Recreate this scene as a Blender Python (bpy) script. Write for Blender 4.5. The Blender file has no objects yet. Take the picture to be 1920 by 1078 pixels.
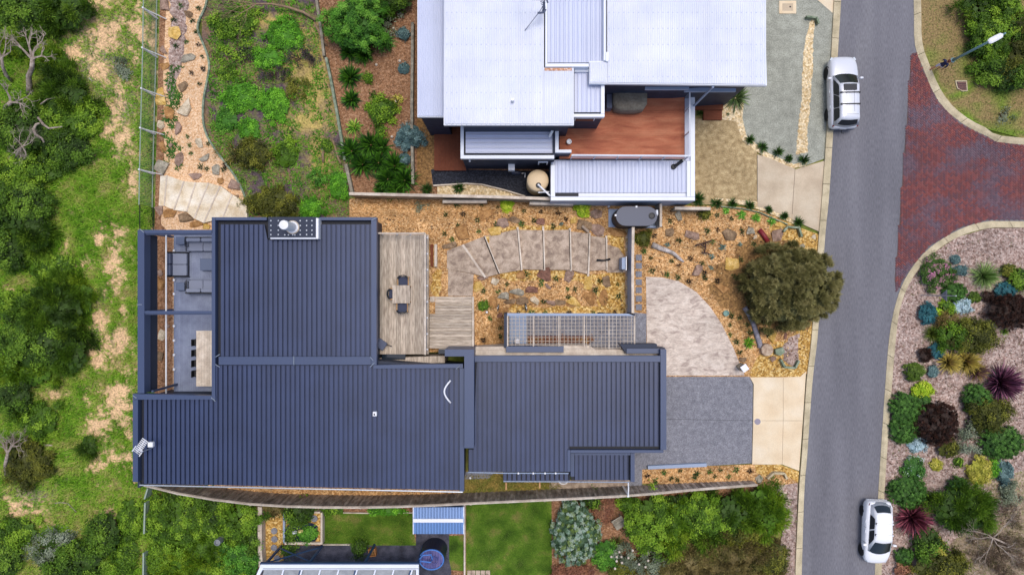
import bpy, bmesh, math, random
import numpy as np
from mathutils import Vector, Matrix
from mathutils.geometry import tessellate_polygon

# ------------------------------------------------------------------ camera, sky, sun, exposure
random.seed(7)
rng = np.random.default_rng(7)
SC = bpy.context.scene
COL = SC.collection
H, F = 44.6, 1280.0                       # drone height (m) and focal length in photo pixels

cam_d = bpy.data.cameras.new('drone_camera')
cam = bpy.data.objects.new('drone_camera', cam_d)
COL.objects.link(cam)
cam.location = (0, 0, H)
cam.rotation_euler = (0, 0, 0)
cam_d.sensor_width = 36.0
cam_d.lens = 24.0
cam_d.clip_start, cam_d.clip_end = 0.5, 900.0
SC.camera = cam

SUN_EL, SUN_AZ = 78.0, 35.0               # degrees; azimuth from +Y (north) towards +X (east)
world = bpy.data.worlds.new('World')
SC.world = world
world.use_nodes = True
wn = world.node_tree
wn.nodes.clear()
sky = wn.nodes.new('ShaderNodeTexSky')
sky.sky_type = 'NISHITA'
sky.sun_disc = False
sky.sun_elevation = math.radians(SUN_EL)
sky.sun_rotation = math.radians(SUN_AZ)
sky.air_density, sky.dust_density, sky.ozone_density = 1.0, 3.0, 1.0
bg = wn.nodes.new('ShaderNodeBackground')
bg.inputs['Strength'].default_value = 0.12
wo = wn.nodes.new('ShaderNodeOutputWorld')
wn.links.new(sky.outputs[0], bg.inputs[0])
wn.links.new(bg.outputs[0], wo.inputs[0])

sd = bpy.data.lights.new('sun', 'SUN')
sd.energy = 1.1
sd.angle = math.radians(20)
sd.color = (1.0, 0.96, 0.9)
sun = bpy.data.objects.new('sun', sd)
COL.objects.link(sun)
_e, _a = math.radians(SUN_EL), math.radians(SUN_AZ)
_sv = Vector((math.sin(_a) * math.cos(_e), math.cos(_a) * math.cos(_e), math.sin(_e)))
sun.rotation_euler = (-_sv).to_track_quat('-Z', 'Y').to_euler()
sun.location = _sv * 80

SC.view_settings.view_transform = 'Standard'
SC.view_settings.look = 'None'
SC.view_settings.exposure = 0.55
SC.view_settings.gamma = 1.0
SC.view_settings.use_curve_mapping = False
SC.cycles.max_bounces = 6
SC.cycles.diffuse_bounces = 3
SC.cycles.transparent_max_bounces = 6

# ------------------------------------------------------------------ helpers
def P(px, py, z=0.0):
    """the place at height z that the photograph shows at pixel (px, py)"""
    k = (H - z) / F
    return Vector(((px - 960) * k, (539 - py) * k, z))

def smooth(a, b, x):
    t = min(1.0, max(0.0, (x - a) / (b - a)))
    return t * t * (3 - 2 * t)

MX = [800, 840, 875, 920, 950, 995, 1045, 1087, 1120, 1150, 1185]
MZ = [1.40, 1.30, 1.20, 1.02, 0.86, 0.68, 0.50, 0.33, 0.16, 0.02, 0.0]
def zf(px, py):
    """height of the mulched bank that climbs from the street to the deck"""
    if px > 1185 or py < 372 or py > 670 or px < 650:
        return 0.0
    z = float(np.interp(px, MX, MZ))
    z *= 0.25 + 0.75 * smooth(380, 425, py)
    z *= 1 - smooth(535, 580, py) * smooth(905, 955, px)
    return z

def G(px, py, dz=0.0):
    z = zf(px, py)
    p = P(px, py, z)
    p.z += dz
    return p

def C(h, k=1.0):
    r = []
    for i in (0, 2, 4):
        c = int(h[i:i + 2], 16) / 255
        r.append((c / 12.92 if c <= 0.04045 else ((c + 0.055) / 1.055) ** 2.4) * k)
    return tuple(r)

def finish(o, parent=None, loc=None):
    COL.objects.link(o)
    if parent is not None:
        o.parent = parent
    return o

def tag(o, label=None, cat=None, group=None, kind=None):
    if label: o['label'] = label
    if cat: o['category'] = cat
    if group: o['group'] = group
    if kind: o['kind'] = kind
    return o

def thing(name, label, cat, loc=(0, 0, 0), rz=0.0, group=None, kind=None):
    o = bpy.data.objects.new(name, None)
    o.empty_display_size = 0.3
    COL.objects.link(o)
    o.location = loc
    o.rotation_euler = (0, 0, rz)
    return tag(o, label, cat, group, kind)

def npmesh(name, V, Fa, mat, cols=None, smooth_=False):
    V = np.asarray(V, dtype=np.float32)
    Fa = np.asarray(Fa, dtype=np.int32)
    me = bpy.data.meshes.new(name)
    n, m, k = len(V), len(Fa), Fa.shape[1]
    me.vertices.add(n)
    me.vertices.foreach_set('co', V.ravel())
    me.loops.add(m * k)
    me.loops.foreach_set('vertex_index', Fa.ravel())
    me.polygons.add(m)
    me.polygons.foreach_set('loop_start', np.arange(0, m * k, k, dtype=np.int32))
    if cols is not None:
        ca = me.color_attributes.new('Col', 'FLOAT_COLOR', 'POINT')
        rgba = np.ones((n, 4), dtype=np.float32)
        rgba[:, :3] = cols
        ca.data.foreach_set('color', rgba.ravel())
    me.update(calc_edges=True)
    me.validate()
    if mat: me.materials.append(mat)
    if smooth_: me.shade_smooth()
    return me

class MB:
    """collects shapes and links them as one mesh object"""
    def __init__(s):
        s.v, s.f, s.m, s.cm = [], [], [], 0
    def add(s, vs, fs):
        b = len(s.v)
        s.v += [tuple(v) for v in vs]
        s.f += [tuple(b + i for i in f) for f in fs]
        s.m += [s.cm] * len(fs)
        return s
    def mat(s, i):
        s.cm = i
        return s
    def box(s, c, d, rz=0.0, M=None):
        x, y, z = d[0] / 2, d[1] / 2, d[2] / 2
        vs = [Vector(p) for p in ((-x, -y, -z), (x, -y, -z), (x, y, -z), (-x, y, -z), (-x, -y, z), (x, -y, z), (x, y, z), (-x, y, z))]
        R = M or Matrix.Rotation(rz, 3, 'Z')
        vs = [R @ v + Vector(c) for v in vs]
        return s.add(vs, [(3, 2, 1, 0), (4, 5, 6, 7), (0, 1, 5, 4), (1, 2, 6, 5), (2, 3, 7, 6), (3, 0, 4, 7)])
    def rbox(s, c, d, r=0.05, n=3):
        """box with rounded plan corners and a softened top edge"""
        pts = []
        x, y = d[0] / 2 - r, d[1] / 2 - r
        for i, (sx, sy) in enumerate(((1, 1), (-1, 1), (-1, -1), (1, -1))):
            for k in range(n + 1):
                a = math.pi / 2 * (i + k / n)
                pts.append((sx * x, sy * y, math.cos(a), math.sin(a)))
        z0, z1 = c[2] - d[2] / 2, c[2] + d[2] / 2
        e = min(r * 0.6, d[2] / 2.2)
        rings = [[(c[0] + p[0] + p[2] * q, c[1] + p[1] + p[3] * q, z) for p in pts] for q, z in ((r, z0), (r, z1 - e), (r - e * 0.3, z1 - e * 0.3), (r - e, z1))]
        return s.loft(rings)
    def loft(s, rings, closed=True, caps=True):
        n = len(rings[0])
        vs = [p for r in rings for p in r]
        fs = []
        for i in range(len(rings) - 1):
            for j in range(n if closed else n - 1):
                k = (j + 1) % n
                fs.append((i * n + j, i * n + k, (i + 1) * n + k, (i + 1) * n + j))
        if caps:
            fs.append(tuple(range(n - 1, -1, -1)))
            fs.append(tuple((len(rings) - 1) * n + j for j in range(n)))
        return s.add(vs, fs)
    def prism(s, pts, z0, z1):
        """pts: xy outline; solid between z0 and z1"""
        a = sum(pts[i][0] * pts[(i + 1) % len(pts)][1] - pts[(i + 1) % len(pts)][0] * pts[i][1] for i in range(len(pts)))
        if a < 0: pts = pts[::-1]
        n = len(pts)
        vs = [(p[0], p[1], z0) for p in pts] + [(p[0], p[1], z1) for p in pts]
        tri = tessellate_polygon([[Vector((p[0], p[1], 0)) for p in pts]])
        fs = []
        for t in tri:
            A, B, D = (pts[i] for i in t)
            cr = (B[0] - A[0]) * (D[1] - A[1]) - (B[1] - A[1]) * (D[0] - A[0])
            t = t if cr > 0 else (t[2], t[1], t[0])
            fs.append(tuple(n + i for i in t))
            fs.append((t[2], t[1], t[0]))
        fs += [(i, (i + 1) % n, n + (i + 1) % n, n + i) for i in range(n)]
        return s.add(vs, fs)
    def tube(s, pts, r, n=6, caps=True):
        pts = [Vector(p) for p in pts]
        rs = r if isinstance(r, (list, tuple)) else [r] * len(pts)
        rings = []
        up = Vector((0.13, 0.31, 0.94))
        for i, p in enumerate(pts):
            d = (pts[min(i + 1, len(pts) - 1)] - pts[max(i - 1, 0)]).normalized()
            a = d.cross(up)
            if a.length < 1e-3: a = d.cross(Vector((1, 0, 0)))
            a.normalize()
            b = a.cross(d)
            rings.append([p + (a * math.cos(2 * math.pi * k / n) - b * math.sin(2 * math.pi * k / n)) * rs[i] for k in range(n)])
        return s.loft(rings, caps=caps)
    def lathe(s, c, prof, n=20, sx=1.0, sy=1.0):
        rings = [[(c[0] + r * math.cos(2 * math.pi * k / n) * sx, c[1] + r * math.sin(2 * math.pi * k / n) * sy, c[2] + z) for k in range(n)] for r, z in prof]
        return s.loft(rings)
    def build(s, name, mats, parent=None, smooth_=False, loc=None, rz=0.0):
        me = bpy.data.meshes.new(name)
        me.from_pydata(s.v, [], s.f)
        mats = mats if isinstance(mats, (list, tuple)) else [mats]
        for m in mats: me.materials.append(m)
        if len(mats) > 1: me.polygons.foreach_set('material_index', s.m)
        if smooth_: me.shade_smooth()
        me.update()
        o = bpy.data.objects.new(name, me)
        COL.objects.link(o)
        if parent is not None:
            o.parent = parent
            if loc is None and not parent.get('local'):
                o.matrix_parent_inverse = world_of(parent).inverted()
        if loc is not None: o.location = loc
        o.rotation_euler = (0, 0, rz)
        return o

def world_of(o):
    m = Matrix.LocRotScale(o.location, o.rotation_euler, o.scale)
    return world_of(o.parent) @ o.matrix_parent_inverse @ m if o.parent else m

def put(name, me, parent=None, loc=(0, 0, 0), rz=0.0, sc=(1, 1, 1)):
    """an object on existing mesh data; loc in world coordinates"""
    o = bpy.data.objects.new(name, me)
    COL.objects.link(o)
    o.location, o.rotation_euler, o.scale = loc, (0, 0, rz), sc
    if parent is not None:
        o.parent = parent
        if not parent.get('local'):
            o.matrix_parent_inverse = world_of(parent).inverted()
    return o

def copy_tree(o, parent=None):
    c = o.copy()
    COL.objects.link(c)
    if parent is not None: c.parent = parent
    for ch in o.children: copy_tree(ch, c)
    return c

def sheet(name, pts, z, mat, label=None, cat=None, kind='structure', grid=0, lift=None, parent=None, colf=None):
    """a flat (or lifted) surface with the outline pts given in photo pixels"""
    w = [P(a, b, 0) for a, b in pts]
    bm = bmesh.new()
    tri = tessellate_polygon([[Vector((p.x, p.y, 0)) for p in w]])
    vs = [bm.verts.new((p.x, p.y, 0)) for p in w]
    for t in tri:
        try: bm.faces.new([vs[i] for i in t])
        except ValueError: pass
    if grid:
        for ax in (0, 1):
            lo, hi = min(p[ax] for p in w), max(p[ax] for p in w)
            k = math.ceil(lo / grid)
            while k * grid < hi:
                co, no = [0, 0, 0], [0, 0, 0]
                co[ax], no[ax] = k * grid, 1
                bmesh.ops.bisect_plane(bm, geom=bm.verts[:] + bm.edges[:] + bm.faces[:], plane_co=co, plane_no=no)
                k += 1
    for v in bm.verts:
        px, py = v.co.x * F / H + 960, 539 - v.co.y * F / H
        zz = lift(px, py) if lift else 0.0
        if zz:                                            # keep the place in the picture while it rises
            q = P(px, py, zz)
            v.co.x, v.co.y = q.x, q.y
        v.co.z = z + zz
    bm.normal_update()
    for f in bm.faces:
        if f.normal.z < 0: f.normal_flip()
    me = bpy.data.meshes.new(name)
    bm.to_mesh(me)
    bm.free()
    me.materials.append(mat)
    if colf:
        ca = me.color_attributes.new('Col', 'FLOAT_COLOR', 'POINT')
        for i, v in enumerate(me.vertices):
            ca.data[i].color = (*colf(v.co.x * F / H + 960, 539 - v.co.y * F / H), 1)
    o = bpy.data.objects.new(name, me)
    COL.objects.link(o)
    if parent is not None:
        o.parent = parent
        if not parent.get('local'): o.matrix_parent_inverse = world_of(parent).inverted()
    return tag(o, label, cat, None, kind)

# value noise on arrays
_perm = rng.random((256, 256))
def vnoise(x, y):
    xi, yi = np.floor(x).astype(int), np.floor(y).astype(int)
    fx, fy = x - xi, y - yi
    fx, fy = fx * fx * (3 - 2 * fx), fy * fy * (3 - 2 * fy)
    g = lambda a, b: _perm[a % 256, b % 256]
    return (g(xi, yi) * (1 - fx) + g(xi + 1, yi) * fx) * (1 - fy) + (g(xi, yi + 1) * (1 - fx) + g(xi + 1, yi + 1) * fx) * fy
def fbm(x, y, o=4):
    s, a, t = 0, 0.5, 0
    for i in range(o):
        s = s + a * vnoise(x * 2 ** i + 17.3 * i, y * 2 ** i + 9.1 * i)
        t += a
        a *= 0.55
    return s / t

# ------------------------------------------------------------------ materials
def pm(name, cols, sc=2.0, det=5, grain=0.2, gsc=25.0, rough=0.85, bump=0.15, spec=0.2, metal=0.0, attr=False,
       rnd=0.0, stretch=None, big=0.12, bigsc=0.3, vor=None, dist=0.0, lo=0.32, hi=0.68, emis=None, trans=0.0, bdist=0.02):
    m = bpy.data.materials.new(name)
    m.use_nodes = True
    nt = m.node_tree
    N, Lk = nt.nodes, nt.links.new
    bs = N['Principled BSDF']
    geo = N.new('ShaderNodeNewGeometry')
    vec = geo.outputs['Position']
    if stretch:
        mp = N.new('ShaderNodeMapping')
        mp.inputs['Scale'].default_value = stretch
        Lk(vec, mp.inputs['Vector'])
        vec = mp.outputs[0]
    def noise(s, d=4, v=vec, dd=0.0):
        n = N.new('ShaderNodeTexNoise')
        n.inputs['Scale'].default_value = s
        n.inputs['Detail'].default_value = d
        n.inputs['Distortion'].default_value = dd
        Lk(v, n.inputs['Vector'])
        return n.outputs['Fac']
    def mr(v, a, b, c, d):
        n = N.new('ShaderNodeMapRange')
        for i, q in enumerate((a, b, c, d)): n.inputs[i + 1].default_value = q
        Lk(v, n.inputs[0])
        return n.outputs[0]
    hgt = None
    if attr:
        a = N.new('ShaderNodeAttribute')
        a.attribute_name = 'Col'
        col = a.outputs['Color']
    elif len(cols) == 1:
        rgb = N.new('ShaderNodeRGB')
        rgb.outputs[0].default_value = (*cols[0], 1)
        col = rgb.outputs[0]
    else:
        if vor:
            vn = N.new('ShaderNodeTexVoronoi')
            vn.inputs['Scale'].default_value = vor
            Lk(vec, vn.inputs['Vector'])
            sp = N.new('ShaderNodeSeparateColor')
            Lk(vn.outputs['Color'], sp.inputs[0])
            fac = sp.outputs[0]
            hgt = vn.outputs['Distance']
            l_, h_ = 0.0, 1.0
        else:
            fac = noise(sc, det, dd=dist)
            l_, h_ = lo, hi
        rp = N.new('ShaderNodeValToRGB')
        els = rp.color_ramp.elements
        while len(els) < len(cols): els.new(0.5)
        for i, c in enumerate(cols):
            els[i].position = l_ + (h_ - l_) * i / (len(cols) - 1)
            els[i].color = (*c, 1)
        Lk(fac, rp.inputs[0])
        col = rp.outputs[0]
    gn = noise(gsc, 3)
    val = mr(gn, 0.3, 0.7, 1 - grain, 1 + grain)
    def mul(a, b):
        n = N.new('ShaderNodeMath')
        n.operation = 'MULTIPLY'
        Lk(a, n.inputs[0])
        Lk(b, n.inputs[1])
        return n.outputs[0]
    if big: val = mul(val, mr(noise(bigsc, 3), 0.3, 0.7, 1 - big, 1 + big))
    if rnd:
        oi = N.new('ShaderNodeObjectInfo')
        val = mul(val, mr(oi.outputs['Random'], 0, 1, 1 - rnd, 1 + rnd))
    vm = N.new('ShaderNodeVectorMath')
    vm.operation = 'SCALE'
    Lk(col, vm.inputs[0])
    Lk(val, vm.inputs['Scale'])
    Lk(vm.outputs[0], bs.inputs['Base Color'])
    bs.inputs['Roughness'].default_value = rough
    bs.inputs['Specular IOR Level'].default_value = spec
    bs.inputs['Metallic'].default_value = metal
    if bump:
        b = N.new('ShaderNodeBump')
        b.inputs['Strength'].default_value = min(1.0, bump)
        b.inputs['Distance'].default_value = bdist
        Lk(hgt if hgt is not None else gn, b.inputs['Height'])
        Lk(b.outputs[0], bs.inputs['Normal'])
    if trans:
        bs.inputs['Transmission Weight'].default_value = trans
    if emis:
        bs.inputs['Emission Color'].default_value = (*emis, 1)
        bs.inputs['Emission Strength'].default_value = 1.0
    return m

def flat(name, h, k=1.0, rough=0.5, spec=0.4, metal=0.0, grain=0.05, rnd=0.0, big=0.04, bump=0.0, **kw):
    return pm(name, [C(h, k)], rough=rough, spec=spec, metal=metal, grain=grain, rnd=rnd, big=big, bump=bump, **kw)

ORD = ['first', 'second', 'third', 'fourth', 'fifth', 'sixth', 'seventh', 'eighth', 'ninth', 'tenth', 'eleventh', 'twelfth',
       'thirteenth', 'fourteenth', 'fifteenth', 'sixteenth', 'seventeenth', 'eighteenth', 'nineteenth', 'twentieth']
def ragged(pts, amp=5.0, step=9.0):
    """an outline in photo pixels with an uneven edge"""
    out = []
    for i in range(len(pts)):
        a, b = pts[i], pts[(i + 1) % len(pts)]
        n = max(1, int(math.dist(a, b) / step))
        for k in range(n):
            t = k / n
            out.append((a[0] + (b[0] - a[0]) * t + random.uniform(-amp, amp) * (k > 0), a[1] + (b[1] - a[1]) * t + random.uniform(-amp, amp) * (k > 0)))
    return out
def by_rank(items, fmt, axis=0):
    """items: (object, px, py); fills {o} in fmt with the ordinal counted from the left or the top"""
    for i, it in enumerate(sorted(items, key=lambda q: q[1 + axis])):
        it[0]['label'] = fmt.format(o=ORD[i])
# ------------------------------------------------------------------ the palette
M = {}
M['asphalt'] = pm('asphalt', [C('636268'), C('6b6a70'), C('737278'), C('7c7b80')], sc=0.55, det=7, grain=0.2, gsc=22, rough=0.9, bump=0.3, bigsc=0.5, big=0.07, stretch=(1, 0.16, 1), lo=.25, hi=.75)
M['kerb'] = pm('kerb_concrete', [C('a89c80'), C('bcae90'), C('c9bc9e')], sc=1.5, grain=0.16, gsc=18, bump=0.2)
M['cross'] = pm('beige_concrete', [C('d6bf9e'), C('ddc9aa'), C('e2d2b8')], sc=0.7, grain=0.08, gsc=22, bump=0.15, big=0.06)
M['slab_n'] = pm('pale_concrete', [C('b2a089'), C('bfae96'), C('c8b9a2')], sc=0.8, grain=0.10, gsc=22, bump=0.15)
M['aggr'] = pm('brown_aggregate', [C('8f7a58'), C('a8926c'), C('bda880')], sc=3.0, grain=0.3, gsc=16, bump=0.3, big=0.12)
M['drive'] = pm('grey_aggregate', [C('74747b'), C('7d7d84'), C('87878d')], sc=3.0, grain=0.34, gsc=18, bump=0.3, big=0.05)
M['pink'] = pm('stamped_concrete', [C('a4948a'), C('bcac9f'), C('c8b9ab'), C('d2c4b7')], sc=1.9, det=8, grain=0.16, gsc=12, bump=0.4, dist=1.1, stretch=(0.8, 1.7, 1), lo=0.33, hi=0.62)
M['tread'] = pm('step_concrete', [C('8a786a'), C('a59280'), C('b6a391')], sc=2.4, det=7, grain=0.18, gsc=14, bump=0.35, dist=0.6, lo=0.36, hi=0.62)
M['stone_step'] = pm('pale_step', [C('c9b596'), C('dccdb4'), C('e6dccb')], sc=1.6, grain=0.14, gsc=14, bump=0.3)
M['verge'] = pm('grey_green_gravel', [C('8c8d82'), C('98998d'), C('a3a498')], sc=2, grain=0.28, gsc=13, bump=0.4, big=0.10)
M['mulch'] = pm('orange_mulch', [C('845c38'), C('a87c4c'), C('bc905e'), C('ca9f6e'), C('d6b486')], vor=16, grain=0.3, gsc=5, bump=0.5, big=0.24, bigsc=0.9)
M['peach'] = pm('peach_gravel', [C('b88e66'), C('d0a67c'), C('dab690'), C('e2c4a4')], vor=15, grain=0.18, gsc=8, bump=0.35, big=0.12, bigsc=0.5)
M['gold'] = pm('golden_pebbles', [C('84622c'), C('b08644'), C('c49e5a'), C('dcc084')], vor=10, grain=0.3, gsc=10, bump=0.6, big=0.1)
M['brownmulch'] = pm('brown_mulch', [C('6c4c34'), C('866044'), C('967052'), C('a88468')], vor=15, grain=0.28, gsc=6, bump=0.5, big=0.2, bigsc=0.4)
M['drymix'] = pm('dry_ground', [C('75684f'), C('8e7d66'), C('a08e7c'), C('7c7850')], vor=9, grain=0.3, gsc=6, bump=0.5, big=0.2)
M['litter'] = pm('leaf_litter', [C('6c5034'), C('8a683e'), C('9c784c')], vor=12, grain=0.35, gsc=6, bump=0.5, big=0.2)
M['pinkgravel'] = pm('pink_gravel', [C('745c52'), C('957e74'), C('a59086'), C('b6a59c')], vor=12, grain=0.34, gsc=4, bump=0.5, big=0.22, bigsc=0.5)
M['darkgravel'] = pm('dark_gravel', [C('24252c'), C('2e3038'), C('3c3e48')], vor=14, grain=0.4, gsc=12, bump=0.5)
M['pebble'] = pm('cream_pebbles', [C('b09468'), C('d2b88c'), C('e8d6b4'), C('c0a880')], vor=9, grain=0.3, gsc=9, bump=0.8)
M['darkpave'] = pm('dark_paving', [C('34343c'), C('454550'), C('54535e')], sc=2, grain=0.2, gsc=14, bump=0.3)
M['lawn'] = pm('lawn_turf', [C('30480c'), C('425f14'), C('567020'), C('74703a')], sc=0.9, det=7, grain=0.35, gsc=14, bump=0.5, big=0.22, bigsc=0.6)
M['earth'] = pm('bare_earth', [C('8a6c4a'), C('a58862'), C('b89c76')], sc=1.5, grain=0.3, gsc=12, bump=0.4, attr=True, big=0.08)
M['wild'] = pm('wild_ground', [C('808040')], attr=True, grain=0.4, gsc=9, bump=0.6, big=0.1, rough=0.95, bdist=0.05)
M['farland'] = pm('far_ground', [C('4c5c20'), C('6a7430'), C('9a8a58')], sc=0.3, grain=0.3, gsc=4, big=0.2)
M['brick'] = pm('clay_paver', [C('808040')], attr=True, grain=0.2, gsc=30, bump=0.2, big=0.06)
M['joint'] = pm('sand_joint', [C('5a4a48'), C('6c5a58')], sc=6, grain=0.2)
M['sleeper'] = pm('grey_timber', [C('6e685c'), C('8c8474'), C('a39b8a')], sc=3, grain=0.2, gsc=14, stretch=(1, 1, 1), bump=0.3, rnd=0.12)
M['greenedge'] = pm('mossy_edging', [C('62705c'), C('7e8a74'), C('98a08c')], sc=3, grain=0.2, gsc=14, bump=0.3)

# ------------------------------------------------------------------ the ground, zone by zone
base = MB()
base.add([(-300, -300, -0.08), (300, -300, -0.08), (300, 300, -0.08), (-300, 300, -0.08)], [(0, 1, 2, 3)])
tag(base.build('ground', M['farland']), 'rough grassy land reaching far beyond the houses', 'ground', kind='structure')

SANDY = [(215, 70, 60, 70), (170, 40, 75, 60), (255, 60, 30, 80), (180, 110, 66, 50), (228, 250, 36, 60), (222, 480, 34, 60), (212, 640, 40, 60), (215, 770, 44, 50), (225, 850, 34, 40), (230, 160, 24, 28), (215, 200, 28, 30), (150, 95, 40, 35), (205, 250, 18, 22),
         (222, 432, 26, 22), (190, 450, 18, 16), (215, 545, 28, 28), (196, 600, 26, 28), (232, 585, 16, 24), (205, 680, 38, 30), (172, 650, 20, 22),
         (160, 495, 26, 14), (65, 492, 40, 12), (15, 540, 18, 16), (210, 735, 24, 24), (190, 800, 36, 42), (220, 790, 20, 20), (240, 815, 14, 24),
         (250, 885, 12, 40), (205, 968, 34, 28), (185, 870, 24, 20), (225, 1000, 16, 24), (100, 740, 22, 12), (40, 955, 50, 24), (120, 690, 10, 10),
         (180, 130, 30, 24), (120, 120, 40, 24), (118, 465, 14, 14), (250, 340, 10, 30), (178, 295, 20, 14)]
GREY_DRY = [(190, 110, 80, 100), (230, 200, 40, 60), (200, 135, 40, 50), (130, 110, 40, 25), (205, 150, 20, 40), (185, 560, 14, 20), (180, 620, 18, 26), (60, 930, 50, 26), (225, 290, 14, 16), (215, 640, 20, 16)]
def blob(px, py, L, k=1.0):
    s = np.zeros_like(px)
    for x, y, a, b in L:
        s = np.maximum(s, np.exp(-(((px - x) / (a * k)) ** 2 + ((py - y) / (b * k)) ** 2) * 0.9))
    return s
def sand_mask(px, py):
    n = fbm(px / 26, py / 26, 5)
    n2 = fbm(px / 7 + 40, py / 7, 3)
    n3 = fbm(px / 3.1 + 4, py / 3.1 + 70, 2)
    return np.clip((blob(px, py, SANDY) * 0.95 + (n - 0.5) * 1.6 + (n2 - 0.5) * 1.2 + (n3 - 0.5) * 0.7 - 0.34) * 1.7, 0, 1)
def wild_cols(px, py):
    n = fbm(px / 40 + 9, py / 40 + 3, 5)
    n2 = fbm(px / 9 + 3, py / 9 + 77, 3)
    green = np.array(C('6c8430'))
    deep = np.array(C('4a6a1c'))
    straw = np.array(C('a08e5c'))
    sand = np.array(C('d4b188'))
    grey = np.array(C('8d7f70'))
    t = np.clip((n - 0.35) * 3, 0, 1)[:, None]
    c = deep * (1 - t) + green * t
    s = np.clip((n2 - 0.5) * 3 + (n - 0.5) * 1.2, 0, 1)[:, None] * 0.55
    c = c * (1 - s) + straw * s
    g = np.clip(blob(px, py, GREY_DRY) * 1.2 + (n2 - 0.55) * 1.3, 0, 1)[:, None] * 0.7
    c = c * (1 - g) + grey * g
    m = sand_mask(px, py)[:, None]
    return c * (1 - m) + sand * m

def grid_ground(name, x0, x1, y0, y1, step, colf, mat, z, bump_z=0.0):
    xs, ys = np.arange(x0, x1 + step, step), np.arange(y0, y1 + step, step)
    gx, gy = np.meshgrid(xs, ys)
    px, py = gx.ravel(), gy.ravel()
    X, Y = (px - 960) * H / F, (539 - py) * H / F
    Z = z + bump_z * (fbm(px / 12, py / 12, 3) - 0.5)
    V = np.stack([X, Y, Z], 1)
    w, h = len(xs), len(ys)
    i = (np.arange(h - 1)[:, None] * w + np.arange(w - 1)[None]).ravel()
    Fa = np.stack([i, i + w, i + w + 1, i + 1], 1)
    me = npmesh(name, V, Fa, mat, colf(px, py), True)
    o = bpy.data.objects.new(name, me)
    COL.objects.link(o)
    return o
tag(grid_ground('wild_ground', -260, 302, -200, 1300, 2.5, wild_cols, M['wild'], -0.03, 0.05),
    'sandy dune ground patched with green grass beside the fence', 'ground', kind='structure')

def bed_cols(px, py):
    n = fbm(px / 30 + 5, py / 30 + 21, 5)
    n2 = fbm(px / 8 + 31, py / 8 + 7, 3)
    soil, brown = np.array(C('5a4c52')), np.array(C('80684e'))
    straw, green = np.array(C('b09a5c')), np.array(C('50701e'))
    t = np.clip((n - 0.4) * 4, 0, 1)[:, None]
    c = soil * (1 - t) + brown * t
    s = np.clip(blob(px, py, [(590, 150, 34, 90), (575, 230, 50, 26), (560, 110, 30, 60), (500, 40, 60, 14), (600, 300, 24, 40)]) * 1.3 + (n2 - 0.55) * 1.4, 0, 1)[:, None]
    c = c * (1 - s) + straw * s
    g = np.clip((n2 - 0.52) * 4 + (fbm(px / 50, py / 50, 3) - 0.5) * 2, 0, 1)[:, None] * 0.7
    return c * (1 - g) + green * g
tag(grid_ground('weedy_bed', 378, 660, -200, 440, 4, bed_cols, M['wild'], -0.02, 0.04),
    'dark soil bed overgrown with bright green weeds north of house', 'ground', kind='structure')

RK = [(405, -200), (388, -20), (386, 10), (373, 38), (370, 55), (378, 76), (389, 104), (392, 128), (388, 152), (382, 182), (380, 214), (383, 240), (392, 263), (414, 295), (440, 330), (455, 358), (462, 380), (465, 425)]
sheet('rock_garden', [(291, 760), (291, 430), (300, 0), (308, -200)] + RK + [(400, 430), (400, 760)], 0.0, M['peach'], 'peach gravel rock garden inside the boundary fence', 'garden bed')
sheet('brown_soil', [(290, 760), (290, 420), (296, 160), (300, 0), (305, -200), (317, -200), (312, 0), (306, 140), (308, 300), (302, 420), (324, 445), (324, 760)], 0.006, M['brownmulch'], 'brown soil strip along the boundary fence and under the pergola', 'garden bed')
sheet('gravel_patch', ragged([(318, -40), (352, -40), (350, 60), (345, 100), (330, 160), (322, 190), (312, 170), (318, 120), (322, 60)], 4, 8), 0.010, M['pinkgravel'], 'greyish gravel patch among the rocks near the top edge', 'gravel')
sheet('neighbour_garden', [(575, -200), (592, 0), (605, 100), (625, 180), (645, 280), (656, 364), (1035, 374), (1035, -200)], 0.0, M['brownmulch'], 'brown mulched garden beside the white roofed house', 'garden bed')
sheet('gravel_yard', [(808, 318), (875, 318), (1040, 322), (1040, 372), (985, 368), (903, 345), (812, 348)], 0.008, M['darkgravel'], 'dark gravel yard under the navy wall', 'yard')
sheet('side_path', [(782, -100), (814, -100), (814, 320), (808, 348), (782, 348)], 0.005, M['litter'], 'dark mulch side path between sleeper wall and red deck', 'path')
sheet('pebble_bed', [(820, 350), (875, 345), (905, 346), (945, 356), (985, 367), (820, 368)], 0.008, M['pebble'], 'pale pebble bed wedged behind the paling fence', 'pebbles')

# mulched bank of the dark house
sheet('mulch_bank', [(655, 372), (1035, 378), (1300, 386), (1352, 386), (1392, 388), (1435, 398), (1472, 414), (1502, 428), (1537, 440), (1524, 600), (1514, 700), (1500, 712), (1390, 712), (1190, 712), (1190, 660), (655, 660)],
      0.0, M['mulch'], 'orange wood chip mulch bank around the stone steps', 'garden bed', grid=0.7, lift=zf)
def gpatch(name, pts, m, label, dz=0.03):
    sheet(name, ragged(pts, 2.5, 7), dz, M[m], label, 'garden bed', grid=0.7, lift=zf)
gpatch('pebble_edge', [(905, 445), (930, 436), (968, 424), (1000, 424), (1070, 424), (1068, 434), (1020, 436), (972, 436), (940, 446), (908, 458)], 'gold', 'golden pebble edge along the north of the steps')
gpatch('pebble_edge', [(936, 504), (978, 505), (1020, 506), (1070, 508), (1106, 516), (1170, 508), (1172, 588), (1120, 588), (1120, 535), (1060, 522), (1010, 524), (960, 528), (938, 520)], 'gold', 'golden pebble band south of the steps')
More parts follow.
